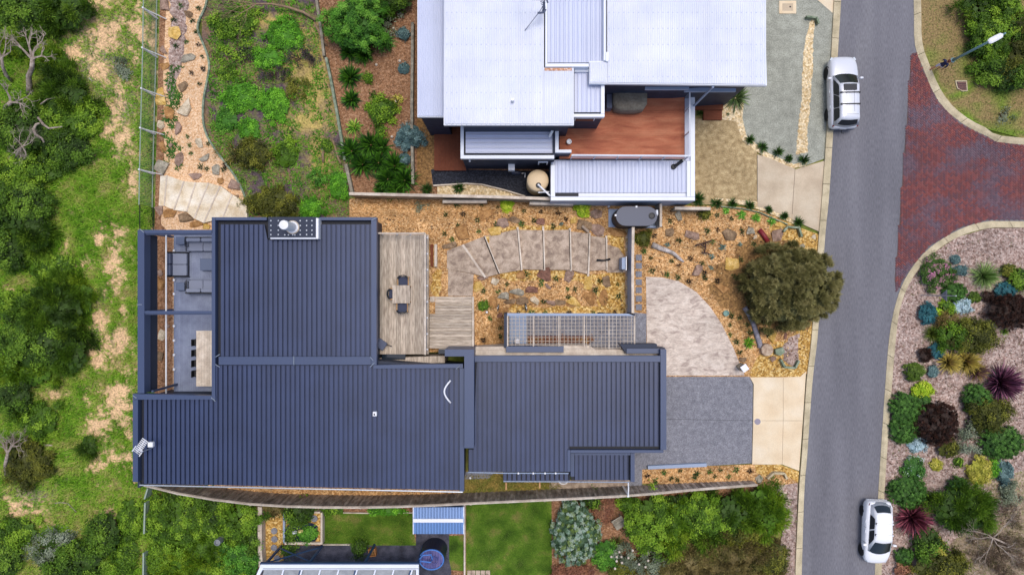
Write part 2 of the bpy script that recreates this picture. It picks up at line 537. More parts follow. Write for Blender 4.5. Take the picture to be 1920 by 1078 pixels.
gpatch('pebble_edge', [(960, 572), (1010, 576), (1100, 574), (1172, 570), (1172, 589), (948, 589)], 'gold', 'golden pebble strip beside the wire mesh pergola')
gpatch('pebble_edge', [(820, 505), (828, 505), (824, 556), (818, 556), (808, 545), (810, 515)], 'gold', 'golden pebble pocket between timber deck and landing')
gpatch('pebble_edge', [(1100, 445), (1170, 440), (1172, 478), (1150, 466), (1137, 445)], 'gold', 'golden pebble wedge below the slim tank')
sheet('pebble_bed', [(1405, 700), (1420, 670), (1450, 640), (1478, 640), (1500, 610), (1524, 600), (1515, 694), (1500, 706), (1410, 707)], 0.012, M['gold'], 'golden pebble corner bed beside the crossover', 'pebbles')
sheet('pebble_bed', [(1440, 425), (1472, 414), (1502, 428), (1537, 440), (1533, 482), (1510, 470), (1480, 455), (1450, 445)], 0.012, M['gold'], 'golden pebble bed by the street below concrete drive', 'pebbles')
sheet('bare_patch', ragged([(1478, 632), (1500, 625), (1496, 660), (1500, 680), (1488, 690), (1468, 675), (1466, 655)], 2.5, 6), 0.018, M['pinkgravel'], 'pinkish bare patch around the concrete block', 'soil')
sheet('leaf_litter', ragged([(1340, 500), (1380, 470), (1400, 440), (1440, 440), (1500, 470), (1525, 560), (1520, 610), (1470, 625), (1420, 610), (1400, 640), (1388, 610), (1350, 575), (1330, 540)], 8, 8), 0.016, M['litter'], 'brown leaf litter ring under the round sheoak', 'litter')
sheet('pebble_bed', [(1325, 370), (1392, 384), (1432, 396), (1470, 412), (1500, 426), (1490, 404), (1470, 396), (1440, 382), (1420, 378)], 0.014, M['pebble'], 'white pebble border along the pale concrete drive', 'pebbles')

# street side
RL_IN = [(1590, -200), (1577, 0), (1566, 180), (1555, 360), (1548, 432), (1540, 540), (1532, 640), (1523, 718), (1513, 858), (1508, 920), (1503, 1078), (1498, 1300)]
RL_OUT = [(1576, -200), (1563, 0), (1553, 180), (1541, 360), (1535, 432), (1527, 540), (1520, 640), (1511, 718), (1502, 858), (1497, 920), (1490, 1078), (1484, 1300)]
RT_IN = [(1705, -200), (1713, 0), (1715, 83), (1730, 127), (1757, 187), (1797, 227), (1853, 257), (1919, 272), (2400, 300)]
RT_OUT = [(1716, -200), (1725, 0), (1727, 77), (1740, 120), (1767, 178), (1803, 216), (1853, 243), (1919, 260), (2400, 288)]
RB_IN = [(2400, 412), (1919, 415), (1853, 415), (1800, 430), (1740, 467), (1700, 517), (1680, 567), (1668, 627), (1660, 719), (1647, 918), (1641, 1055), (1632, 1300)]
RB_OUT = [(2400, 424), (1919, 427), (1853, 428), (1794, 445), (1746, 477), (1708, 523), (1687, 574), (1679, 627), (1671, 719), (1657, 918), (1652, 1055), (1644, 1300)]
sheet('road', RL_IN + RB_IN[::-1] + [(2400, 415)] + RT_IN[::-1], 0.0, M['asphalt'], 'grey asphalt street running from top to bottom', 'road')
BR = [(1719, 99), (1709, 101), (1704, 160), (1700, 233), (1694, 300), (1690, 360), (1684, 453), (1677, 525), (1681, 548)] + [(1700, 512), (1740, 463), (1800, 427), (1853, 412), (1919, 412), (2150, 411), (2150, 285), (1919, 274), (1853, 260), (1797, 230), (1757, 190), (1730, 130)]
sheet('paving_bed', BR, 0.006, M['joint'], 'sandy joints beneath the red brick side street', 'road')

def herring(poly):
    from mathutils.geometry import intersect_point_tri_2d
    w = np.array([(P(a, b).x, P(a, b).y) for a, b in poly])
    L, Wd = 0.235, 0.115
    cen = []
    x0, x1, y0, y1 = w[:, 0].min(), w[:, 0].max(), w[:, 1].min(), w[:, 1].max()
    ang = math.radians(45)
    c, s = math.cos(ang), math.sin(ang)
    R = 16
    n = int(R * 2 / Wd) + 2
    for i in range(-n // 2, n // 2):
        for j in range(-n // 2, n // 2):
            k = (i - j) % 4                               # herringbone of 2:1 blocks
            if k == 0: q = ((i + 1.0) * Wd, (j + 0.5) * Wd, 0)
            elif k == 3: q = ((i + 0.5) * Wd, (j + 1.0) * Wd, 1)
            else: continue
            X, Y = q[0] * c - q[1] * s, q[0] * s + q[1] * c
            cen.append((X + (x0 + x1) / 2, Y + (y0 + y1) / 2, q[2]))
    cen = np.array(cen)
    X, Y = cen[:, 0], cen[:, 1]
    ins = np.zeros(len(X), bool)
    for i in range(len(w)):
        a, b = w[i], w[(i + 1) % len(w)]
        hit = ((a[1] > Y) != (b[1] > Y)) & (X < (b[0] - a[0]) * (Y - a[1]) / (b[1] - a[1] + 1e-9) + a[0])
        ins ^= hit
    cen = cen[ins]
    N = len(cen)
    hl, hw = L / 2 - 0.006, Wd / 2 - 0.006
    loc = np.array([(-hl, -hw), (hl, -hw), (hl, hw), (-hl, hw)])
    a = ang + cen[:, 2] * math.pi / 2
    ca, sa = np.cos(a)[:, None], np.sin(a)[:, None]
    vx = cen[:, 0:1] + loc[None, :, 0] * ca - loc[None, :, 1] * sa
    vy = cen[:, 1:2] + loc[None, :, 0] * sa + loc[None, :, 1] * ca
    zt = 0.022 + rng.random(N) * 0.006
    top = np.stack([vx, vy, np.repeat(zt[:, None], 4, 1)], 2)
    bot = np.stack([vx, vy, np.full_like(vx, 0.0)], 2)
    V = np.concatenate([top, bot], 1).reshape(-1, 3)
    b = (np.arange(N) * 8)[:, None]
    fs = [b + np.array([[0, 1, 2, 3]])]
    for k in range(4):
        fs.append(b + np.array([[k, 4 + k, 4 + (k + 1) % 4, (k + 1) % 4]]))
    Fa = np.concatenate(fs, 0)
    pal = np.array([C('7e4846'), C('8a504c'), C('74484a'), C('86524e'), C('724a4a'), C('6a4a50')])
    greys = np.array([C('665c68'), C('6e6470'), C('5e5662')])
    pick = pal[rng.integers(0, len(pal), N)]
    gp = greys[rng.integers(0, 3, N)]
    m = np.clip((fbm(cen[:, 0] * 0.55 + 8, cen[:, 1] * 0.9, 4) - 0.47) * 4 + (rng.random(N) - 0.5) * 0.7, 0, 1)[:, None] * 0.75
    col = pick * (1 - m) + gp * m
    me = npmesh('brick_pavers', V, Fa, M['brick'], np.repeat(col, 8, 0))
    o = bpy.data.objects.new('brick_pavers', me)
    COL.objects.link(o)
    tag(o, 'red clay brick pavers laid in herringbone across the side street', 'brick paving', kind='stuff')
herring(BR)

# kerbs: every cast length is a piece
def resample(line, n):
    d = [0]
    for i in range(1, len(line)): d.append(d[-1] + math.dist(line[i - 1], line[i]))
    t = np.linspace(0, d[-1], n)
    return list(zip(np.interp(t, d, [p[0] for p in line]), np.interp(t, d, [p[1] for p in line])))
def smooth_line(line, n=4):
    out = []
    for i in range(len(line) - 1):
        p0, p1, p2, p3 = line[max(i - 1, 0)], line[i], line[i + 1], line[min(i + 2, len(line) - 1)]
        for k in range(n):
            t = k / n
            out.append(tuple(0.5 * (2 * p1[a] + (p2[a] - p0[a]) * t + (2 * p0[a] - 5 * p1[a] + 4 * p2[a] - p3[a]) * t * t + (3 * p1[a] - p0[a] - 3 * p2[a] + p3[a]) * t ** 3) for a in (0, 1)))
    return out + [line[-1]]
def kerb(inn, out, n, label, hgt=0.1):
    t = thing('kerb', label, 'kerb', P(*inn[len(inn) // 2]), kind='structure')
    a, b = resample(smooth_line(inn), n * 4 + 1), resample(smooth_line(out), n * 4 + 1)
    for i in range(n):
        mb = MB()
        rings = []
        for k in range(5):
            q = i * 4 + k
            e = 0.016 if k == 0 else (-0.016 if k == 4 else 0)
            pa, pb = P(*a[q]), P(*b[q])
            nxt = P(*a[min(q + 1, len(a) - 1)]) - P(*a[max(q - 1, 0)])
            off = nxt.normalized() * e
            pa, pb = pa + off, pb + off
            m_ = pa.lerp(pb, 0.45)
            rings.append([(pa.x, pa.y, -0.05), (pa.x, pa.y, 0.02), (m_.x, m_.y, hgt), (pb.x, pb.y, hgt + 0.01), (pb.x, pb.y, -0.05)])
        mb.loft(rings)
        mb.build('kerb_stone', M['kerb'], t)
kerb(RL_IN, RL_OUT, 22, 'long pale concrete kerb on the house side of the street')
kerb(RT_IN, RT_OUT, 14, 'curved concrete kerb round the grassy corner beside brick paving')
kerb(RB_IN, RB_OUT, 24, 'curved concrete kerb round the flowering gravel garden')

sheet('gravel_verge', [(1395, -200), (1575, -200), (1563, 0), (1553, 180), (1545, 298), (1515, 309), (1490, 314), (1440, 292), (1400, 262), (1390, 225), (1330, 200), (1330, -200)], 0.004, M['verge'], 'grey green gravel verge in front of the white house', 'gravel')
sheet('concrete_corner', [(1530, -200), (1576, -200), (1563, 27), (1532, 0)], 0.012, M['cross'], 'pale concrete corner at the top of the verge', 'concrete')
pth = sheet('pebble_strip', ragged([(1518, 42), (1527, 36), (1525, 80), (1524, 130), (1518, 200), (1514, 250), (1515, 286), (1492, 290), (1496, 250), (1503, 180), (1505, 120), (1508, 90)], 1.5, 5), 0.012, M['pebble'], 'pale pebble drain strip running down the gravel verge', 'pebbles')
sheet('pebble_bed', [(1352, 170), (1395, 190), (1392, 222), (1400, 256), (1438, 286), (1488, 308), (1515, 302), (1510, 312), (1484, 316), (1432, 294), (1392, 264), (1380, 228), (1352, 224)], 0.012, M['pebble'], 'cream pebble edging curving below the gravel verge', 'pebbles')
sheet('driveway', [(1296, 222), (1382, 226), (1392, 262), (1419, 282), (1419, 392), (1392, 384), (1296, 384)], 0.008, M['aggr'], 'brown exposed aggregate driveway beside the white carport', 'driveway')
dv = thing('concrete_driveway', 'pale concrete driveway apron of the white house in two slabs', 'driveway', P(1480, 350), kind='structure')
for pts in ([(1420, 290), (1440, 296), (1490, 317), (1484, 410), (1440, 392), (1420, 388)], [(1490.6, 318), (1545, 302), (1541, 360), (1535, 434), (1484.6, 412)]):
    mb = MB()
    mb.prism([tuple(P(*p))[:2] for p in pts], -0.05, 0.03)
    mb.build('slab', M['slab_n'], dv)
dv = thing('driveway_crossover', 'wide beige concrete crossover joining grey drive to street', 'driveway', P(1460, 790), kind='structure')
for pts in ([(1406, 707), (1468, 707), (1468, 788), (1412, 788), (1413, 720)], [(1468.5, 707), (1500, 706), (1511, 696), (1505, 788), (1468.5, 788)],
            [(1412, 788.5), (1468, 788.5), (1466, 870), (1410, 870)], [(1468.5, 788.5), (1505, 788.5), (1498, 882), (1466.5, 870)]):
    mb = MB()
    mb.prism([tuple(P(*p))[:2] for p in pts], -0.05, 0.03)
    mb.build('slab', M['cross'], dv)
dv = thing('grey_driveway', 'blue grey aggregate driveway in front of the dark garage', 'driveway', P(1320, 800), kind='structure')
for pts in ([(1180, 706), (1405, 706), (1411.5, 720), (1410.8, 788), (1180, 784)], [(1180, 784.5), (1410.8, 788.5), (1409, 868), (1340, 872), (1215, 878), (1204, 880), (1204, 912), (1180, 912)]):
    mb = MB()
    mb.prism([tuple(P(*p))[:2] for p in pts], -0.05, 0.026)
    mb.build('slab', M['drive'], dv)
sheet('courtyard_paving', [(930, 580), (1190, 586), (1212, 588), (1212, 700), (930, 700)], 0.02, M['drive'], 'grey aggregate courtyard under the wire mesh pergola', 'paving')
mb = MB()
mb.prism([tuple(P(*p))[:2] for p in [(1211, 519), (1240, 520), (1272, 527), (1306, 548), (1332, 576), (1352, 606), (1374, 650), (1396, 704), (1214, 704)]], -0.05, 0.03)
tag(mb.build('stamped_driveway', M['pink']), 'pinkish stamped concrete quarter round drive beside the garage', 'driveway', kind='structure')
sheet('mulch_strip', [(1204, 880), (1340, 873), (1410, 870), (1462, 871), (1498, 884), (1495, 905), (1440, 912), (1204, 906)], 0.012, M['mulch'], 'orange mulch strip along the fence below the grey drive', 'garden bed')
sheet('pebble_bed', [(1415, 871), (1462, 870), (1498, 884), (1496, 904), (1470, 888), (1450, 886), (1436, 893), (1418, 886)], 0.016, M['gold'], 'golden pebbles beside the crossover end of the fence', 'pebbles')

sheet('corner_verge', RT_OUT + [(2400, -200)], 0.004, M['wild'], 'grassy dirt corner under the street lamp', 'verge', grid=0.8,
      colf=lambda a, b: tuple(np.array(C('8a7650')) * (1 - k) + np.array(C('68802c')) * k) if (k := float(np.clip((fbm(np.array([a / 18.]), np.array([b / 18.]), 3)[0] - 0.42) * 4 + (b - 180) / 260, 0, 1))) is not None else (0, 0, 0))
sheet('gravel_garden', RB_OUT + [(2400, 1300)], 0.004, M['pinkgravel'], 'pinkish gravel garden bed east of the street', 'gravel')
sheet('brown_patch', ragged([(1830, 900), (1870, 895), (1960, 880), (1960, 1120), (1780, 1120), (1770, 1050), (1790, 1010), (1840, 990), (1880, 960)], 9, 10), 0.010, M['drymix'], 'brown litter patch under the pale twiggy shrub', 'litter')
sheet('nature_strip', [(1440, 890), (1496, 905), (1490, 1078), (1484, 1300), (1440, 1300), (1450, 1078), (1475, 960)], 0.006, M['pinkgravel'], 'pinkish gravel strip between hedge and kerb', 'gravel')

# southern neighbour
sheet('south_garden', [(262, 915), (400, 925), (640, 935), (870, 930), (1180, 915), (1440, 905), (1480, 1300), (262, 1300)], -0.004, M['brownmulch'], 'brown garden soil south of the paling fence', 'garden bed')
sheet('fence_strip', [(262, 880), (880, 895), (880, 928), (640, 936), (400, 926), (262, 912)], 0.004, M['mulch'], 'narrow mulch strip between dark house and paling fence', 'garden bed')
sheet('dry_grass', [(860, 880), (1060, 885), (1060, 916), (860, 930)], 0.008, M['wild'], 'dry grass patch between the roof gutters and fence', 'grass', grid=0.5,
      colf=lambda a, b: C('8c7840') if fbm(np.array([a / 9.]), np.array([b / 9.]), 2)[0] > .45 else C('5c6428'))
sheet('paved_side', [(868, 884), (928, 884), (916, 897), (868, 898)], 0.012, M['drive'], 'pale paved corner beside the garage gutter', 'paving')
sheet('paved_side', [(1030, 900), (1200, 896), (1200, 912), (1030, 916)], 0.012, M['tread'], 'concrete side path beneath the low garage gutter', 'paving')
sheet('lawn', [(604, 962), (776, 962), (776, 1000), (782, 1022), (604, 1022)], 0.006, M['lawn'], 'small green lawn left of the blue shed', 'lawn')
sheet('lawn', [(874, 935), (1034, 925), (1036, 1300), (874, 1300)], 0.006, M['lawn'], 'square green lawn right of the blue shed', 'lawn')
sheet('lawn', [(842, 1004), (870, 1003), (870, 1070), (846, 1068), (840, 1040)], 0.006, M['lawn'], 'narrow lawn strip beside the navy tub', 'lawn')
sheet('dark_paving', [(490, 1022), (846, 1022), (846, 1300), (490, 1300)], 0.004, M['darkpave'], 'dark paved yard south of the planter', 'paving')
sheet('dark_paving', [(780, 990), (842, 990), (842, 1100), (780, 1100)], 0.008, M['darkpave'], 'dark paving around the navy tub', 'paving')
sheet('pebble_bed', [(496, 950), (530, 955), (530, 1020), (532, 1050), (494, 1060)], 0.008, M['gold'], 'golden pebble path with round stepping stones', 'pebbles')
# ------------------------------------------------------------------ the dark house
M['navy'] = flat('navy_steel', '2b3859', 1.0, rough=0.45, spec=0.5, grain=0.07, big=0.12, bigsc=0.5, rnd=0.05)
M['navyflash'] = flat('navy_flashing', '384665', 1.0, rough=0.45, spec=0.5, grain=0.05)
M['navydark'] = flat('navy_cladding', '2e3546', 1.0, rough=0.6, spec=0.3, grain=0.1)
M['gutterdark'] = flat('gutter_inside', '1a1d28', 1.0, rough=0.6)
M['white'] = flat('white_paint', 'e6e6ea', 0.95, rough=0.4)
M['silver'] = flat('bare_metal', 'b6bcc6', 1.0, rough=0.35, metal=0.6)
M['whiteroof'] = pm('white_roof', [C('cbcfdd'), C('d3d6e2'), C('d9dbe6')], sc=0.5, det=6, grain=0.03, gsc=14, rough=0.5, spec=0.4, bump=0, big=0.05, bigsc=.4, rnd=0.025)
M['greyroof'] = flat('pale_grey_roof', 'c2c8de', 0.95, rough=0.45, grain=0.05, rnd=0.04)
M['whitetrim'] = flat('white_trim', 'e0e4ee', 0.95, rough=0.45)
M['bluewall'] = pm('navy_wall', [C('2c3140'), C('363c4e')], sc=3, grain=0.1, gsc=20, rough=0.6, bump=0.1)
M['palewall'] = flat('pale_blue_wall', '98a6be', 0.9, rough=0.6)
M['deckgrey'] = pm('weathered_deck', [C('96887a'), C('b4a594'), C('c8baa9')], sc=1.4, grain=0.14, gsc=12, stretch=(9, 1.2, 1), rough=0.85, bump=0.2, rnd=0.2, big=0.06)
M['deckgrey_x'] = pm('weathered_deck_cross', [C('96887a'), C('b4a594'), C('c8baa9')], sc=1.4, grain=0.14, gsc=12, stretch=(1.2, 9, 1), rough=0.85, bump=0.2, rnd=0.2, big=0.06)
M['compdeck'] = pm('composite_deck', [C('737a90'), C('828a9f')], sc=2, grain=0.08, gsc=14, rough=0.6, rnd=0.05)
M['reddeck'] = pm('red_deck', [C('965640'), C('a8654a'), C('b27356')], sc=0.9, det=6, grain=0.1, gsc=12, stretch=(0.8, 3, 1), rough=0.75, rnd=0.07, bump=0.1, big=0.16, bigsc=0.5, dist=0.6)
M['reddark'] = pm('red_deck_dark', [C('6e3c28'), C('7e4832')], sc=0.9, grain=0.12, gsc=12, rough=0.75, rnd=0.06, big=0.1)
M['palecap'] = pm('pale_timber', [C('b4a596'), C('c6b8a8'), C('d4c8ba')], sc=2, grain=0.12, gsc=12, rough=0.8, rnd=0.08)
M['timber'] = pm('oiled_timber', [C('a07850'), C('bc9468')], sc=4, grain=0.15, rough=0.7, rnd=0.08)
M['glass'] = flat('dark_glass', '1c2630', 1.0, rough=0.08, spec=0.6, grain=0.0, big=0.0)
M['rust'] = pm('rust_stain', [C('a8663c'), C('c89878'), C('dcc8c0')], sc=8, grain=0.2, rough=0.8)
M['black'] = flat('black_plastic', '1c1d22', 1.0, rough=0.5)
M['charcoal'] = flat('charcoal_fabric', '5a6074', 1.0, rough=0.9, grain=0.12)
M['greyfab'] = flat('grey_fabric', '7e8496', 1.0, rough=0.9, grain=0.1)

def wpts(pts, z): return [tuple(P(a, b, z))[:2] for a, b in pts]
def slabpx(parent, name, pts, z0, z1, mat):
    """solid whose top outline, at height z1, is seen at pts"""
    mb = MB()
    mb.prism(wpts(pts, z1), z0, z1)
    return mb.build(name, mat, parent)
def rect(x0, y0, x1, y1): return [(x0, y0), (x1, y0), (x1, y1), (x0, y1)]

def ribbed(parent, x0, x1, ytop, ybot, z, pitch, per, mat, rib=0.05, wide=0.36, across=False, rise=0.0, groove=0.0, name='roof_sheet', phase=0.0):
    """steel sheets with trapezoid ribs; x0..x1 across the ribs in photo px, ytop/ybot functions or numbers; one object per sheet"""
    yt = ytop if callable(ytop) else (lambda x: ytop)
    yb = ybot if callable(ybot) else (lambda x: ybot)
    x, i = x0, 0
    while x < x1 - 0.5:
        xe = min(x1, x + pitch * per)
        xs = []
        k = 0
        while x + k * pitch < xe - 0.3:
            a = x + k * pitch
            w = pitch * wide
            prof = ((0, 0), (pitch - w, 0), (pitch - w * 0.74, rib), (pitch - w * 0.26, rib), (pitch - 0.02, 0))
            if groove: prof = ((0, 0), (pitch - w, 0), (pitch - w * 0.9, -groove), (pitch - w * 0.2, -groove), (pitch - w * .1, 0), (pitch - 0.02, 0))
            for d, zz in prof:
                if a + d <= xe + 0.01: xs.append((a + d, zz))
            k += 1
        xs[-1] = (xs[-1][0] - 0.25 * 0, xs[-1][1])
        mb = MB()
        t, b = [], []
        for q, zz in xs:
            zr = z + zz + (0.004 if i % 2 else 0)
            if across: t.append(P(yt(q), q, zr)); b.append(P(yb(q), q, zr - rise))
            else: t.append(P(q, yt(q), zr)); b.append(P(q, yb(q), zr - rise))
        n = len(xs)
        vs = t + b
        fs = [(j, n + j, n + j + 1, j + 1) for j in range(n - 1)]
        if across: fs = [f[::-1] for f in fs]
        mb.add(vs, fs)
        mb.build(name, mat, parent)
        x = xe
        i += 1

Z = 4.0
house = thing('dark_house', 'flat roofed house with dark navy ribbed steel roof', 'house', P(600, 660, 0))
yb = lambda x: np.interp(x, [262, 868], [908, 921])
# walls
walls = slabpx(house, 'wall', [(408, 414), (704, 414), (704, 676), (866, 690), (866, 914), (268, 900), (268, 746), (408, 746)], 0.0, 3.45, M['navydark'])
roof = slabpx(house, 'roof', [(403, 412), (703, 412), (703, 684), (864, 688), (864, 918), (266, 906), (256, 744), (403, 744)], 3.45, 3.55, M['gutterdark'])
zr = 3.88
ribbed(roof, 414, 696, lambda x: 450 if 500 < x < 600 else 421, 668, zr, 282 / 31, 3, M['navy'], groove=0.14)
ribbed(roof, 270, 402, 749, lambda x: yb(x) - 2, zr, 132 / 15, 3, M['navy'], groove=0.14)
ribbed(roof, 402, 700, 685, lambda x: yb(x) - 2, zr, 298 / 33, 3, M['navy'], groove=0.14)
ribbed(roof, 700, 862, 691, lambda x: yb(x) - 2, zr, 9.0, 3, M['navy'], groove=0.14)
def flash(pts, z1=Z, z0=3.56, name='parapet', m='navyflash', par=house): return slabpx(par, name, pts, z0, z1, M[m])
flash(rect(397, 407.5, 403.5, 742))                                   # west rim
flash(rect(404, 407.5, 500, 413))
flash(rect(598, 407.5, 706, 413))
flash(rect(696, 413.5, 706, 684))
flash(rect(410, 668.5, 695.5, 684), 3.96, 3.7, 'ridge_flashing')
flash([(700, 684.5), (868, 682), (868, 690), (700, 691)])
flash(rect(862, 690.5, 870, 921), 3.97, 3.56)
flash([(249, 738), (404, 742), (404, 749), (249, 749)])
flash(rect(249, 749.5, 258.5, 903))
mb = MB()
mb.tube([P(262, 909, 3.8), P(560, 915.5, 3.8), P(868, 922, 3.8)], 0.045, 6)
mb.build('gutter', M['silver'], house)
for x in (552, 700, 860): pass
for pts in ([(404, 669), (412, 664)], [(404, 683), (412, 688)], [(694, 669), (700, 676)], [(694, 688), (702, 680)], [(551, 668), (551, 684)], [(855, 692), (862, 685)],
            [(249, 741), (256, 746)], [(396, 745), (404, 752)], [(262, 429.5), (270, 436)], [(697, 413), (706, 408)], [(257, 571), (266, 571)]):
    mb = MB()
    mb.tube([P(*pts[0], 4.03), P(*pts[1], 4.03)], 0.025, 4)
    mb.build('joint_strip', M['silver'], house)
slabpx(house, 'bracket', rect(258, 903, 263, 914), 2.6, 3.5, M['navydark'])
# raised wall between the roofs, with its L return
flash([(834, 655), (888.5, 655), (888.5, 840), (870.5, 840), (870.5, 668), (834, 668)], 4.35, 0.0, 'raised_wall', 'navyflash')
flash([(706, 672), (834, 667), (834, 680), (706, 683)], 2.24, 0.2, 'door_step', 'deckgrey')
slabpx(house, 'window', rect(716, 664, 760, 674), 2.25, 2.32, M['glass'])
slabpx(house, 'window', rect(822, 655, 834, 663), 2.25, 3.2, M['glass'])
# chimney plinth and flue
pl = slabpx(house, 'chimney_plinth', rect(503, 407, 594, 447), 3.4, 4.3, M['navydark'])
slabpx(pl, 'flashing_strip', rect(592.5, 409, 597, 448), 3.6, 4.33, M['white'])
slabpx(pl, 'flashing_strip', rect(507, 445.5, 592, 448.5), 3.6, 4.33, M['silver'])
mb = MB()
for x in (508, 522, 563, 575, 585):
    for y in (414, 423, 432, 440):
        p = P(x, y, 4.3)
        mb.lathe((p.x, p.y, 4.302), [(0.05, 0), (0.04, 0.02)], 6)
for x in (534, 541, 549, 553):
    p = P(x, 440.5, 4.3)
    mb.lathe((p.x, p.y, 4.302), [(0.05, 0), (0.04, 0.02)], 6)
tag(mb.build('screw', M['silver'], pl), kind='stuff')
fl = MB()
p = P(549, 426.5, 4.3)
fl.lathe((p.x, p.y, 4.303), [(0.36, 0), (0.34, 0.1), (0.27, 0.14), (0.27, 1.6), (0.25, 1.64), (0.1, 1.66)], 22)
fo = fl.build('flue', M['white'], house)
fc = MB()
fc.lathe((p.x, p.y, 4.304), [(0.40, 0), (0.40, 0.08), (0.33, 0.09)], 22)
fc.build('flue_collar', M['palecap'], fo)
# roof fittings
mb = MB()
pts = [P(845 - 12 * math.sin(math.pi * t) * 1.0, 713 + 42 * t, 4.05 + 0.12 * math.sin(math.pi * t)) for t in np.linspace(0, 1, 9)]
mb.tube(pts, 0.055, 6)
mb.build('conduit', M['white'], house, True)
vt = slabpx(house, 'vent', rect(699, 772, 706, 780), 3.9, 4.15, M['white'])
slabpx(vt, 'vent_hole', rect(700.5, 775, 703, 778.5), 4.1, 4.16, M['black'])
p = P(681, 417, 3.8)
# antenna
an = MB()
m0 = P(288, 838, 3.9)
an.tube([(m0.x, m0.y, 3.9), (m0.x - 0.05, m0.y, 5.1)], 0.035, 6)
ant = an.build('antenna', M['silver'], house)
an = MB()
a, b = P(256, 848, 5.0), P(272, 825, 5.05)
an.tube([a, b], 0.02, 4)
d = (b - a).normalized()
nrm = Vector((-d.y, d.x, 0))
for k in range(9):
    q = a.lerp(b, k / 8)
    an.tube([q - nrm * 0.2, q + nrm * 0.2], 0.03, 4)
for s in (-1, 1):
    an.tube([a + nrm * 0.25 * s - d * 0.1, a + nrm * 0.25 * s + d * 0.3], 0.03, 4)
an.tube([a - nrm * 0.28, a + nrm * 0.28], 0.03, 4)
an.tube([a.lerp(b, .35), (m0.x - 0.05, m0.y, 5.0)], 0.02, 4)
an.build('antenna_array', M['white'], ant)
slabpx(ant, 'antenna_box', rect(277, 829, 286, 838), 4.9, 5.12, M['white'])

# garage wing
ZG = 3.3
slabpx(house, 'garage_wall', [(893, 668), (1232, 668), (1232, 838), (1060, 838), (1060, 880), (893, 880)], 0.0, 2.85, M['navydark'])
groof = slabpx(house, 'garage_roof', [(889, 668), (1240, 668), (1240, 843), (1064, 843), (1064, 884), (878, 884), (878, 842), (889, 842)], 2.86, 2.95, M['gutterdark'])
ribbed(groof, 879, 1068, lambda x: 842 if x < 889 else 679, 884, ZG - 0.1, 9.0, 3, M['navy'], groove=0.14)
ribbed(groof, 1068, 1236, 679, 836.5, ZG - 0.1, 168 / 19, 3, M['navy'], groove=0.14)
flash(rect(889, 667, 1238, 678.5), ZG, 2.9, par=house)
flash(rect(1238.5, 655, 1249.5, 843), ZG, 0.2)
flash([(1070, 843.5), (1244, 843.5), (1244, 848.5), (1070, 848.5)], ZG, 2.4)
flash(rect(1064, 843.5, 1069.5, 884), ZG, 2.8)
slabpx(house, 'lower_wall', rect(1076, 849, 1180, 896), 0.0, 2.3, M['navydark'])
lroof = slabpx(house, 'lower_roof', rect(1071, 849, 1188, 900), 2.31, 2.4, M['gutterdark'])
ribbed(lroof, 1078, 1179, 853, 900, 2.62, 101 / 12, 3, M['navy'], groove=0.14)
flash(rect(1070, 849, 1077, 893), 2.75, 2.3)
flash(rect(1077.5, 849, 1182, 853), 2.75, 2.3)
flash(rect(1182.5, 849, 1190, 903), 2.75, 2.3)
ribbed(lroof, 944, 1068, 886, 901, 2.45, 124 / 14, 3, M['navy'], groove=0.14)
slabpx(house, 'lower_roof', rect(943, 884, 1069, 899), 2.25, 2.35, M['gutterdark'])
for a, b, z in (((877, 885), (940, 886.5), ZG - .12), ((940, 886.5), (1066, 887), ZG - .12), ((944, 902), (1180, 903.5), 2.42)):
    mb = MB()
    mb.tube([P(*a, z), P(*b, z)], 0.035, 6)
    mb.build('gutter', M['palewall'] if 'palewall' in M else M['silver'], house)
for x in (972, 1000, 1022, 1042):
    mb = MB()
    q = P(x, 887, ZG)
    mb.lathe((q.x, q.y, ZG - 0.1), [(0.05, 0), (0.06, 0.12)], 6)
    mb.build('gutter_bracket', M['white'], house)
for x, y in ((949, 910), (1012, 907)):
    mb = MB()
    mb.prism(wpts(rect(x - 1.5, y - 6, x + 1.5, y + 8), 2.0), 1.9, 2.0)
    mb.build('brace', M['timber'], house)
# north side: timber ledge and window hoods
led = slabpx(house, 'ledge', [(888, 650), (1057, 648), (1105, 648), (1116, 655), (1240, 656), (1240, 667), (888, 667)], 0.1, 2.4, M['palecap'])
for y0, y1 in ((650, 656), (657, 661.5), (662.2, 666.8)):
    slabpx(house, 'board', [(888.5, y0), (1103 if y0 < 655 else 1237, y0), (1110 if y0 < 655 else 1237, y1), (888.5, y1)], 2.4, 2.43, M['palecap'])
slabpx(house, 'window_hood', rect(949, 649.5, 1057, 660.5), 1.9, 2.75, M['navyflash'])
hd = slabpx(house, 'window_hood', [(1162, 645), (1232, 645), (1232, 652), (1247, 652), (1247, 663), (1174, 663)], 1.9, 2.8, M['navydark'])
slabpx(hd, 'hood_top', [(1175, 653.5), (1247, 653.5), (1247, 662.5), (1175, 662.5)], 2.79, 2.9, M['navyflash'])

slabpx(house, 'beam_shade_panel', rect(271.5, 441, 282.5, 735), 2.4, 3.2, M['navydark'])  # added dark panel; its colour stands in for the beam's shaded inner face
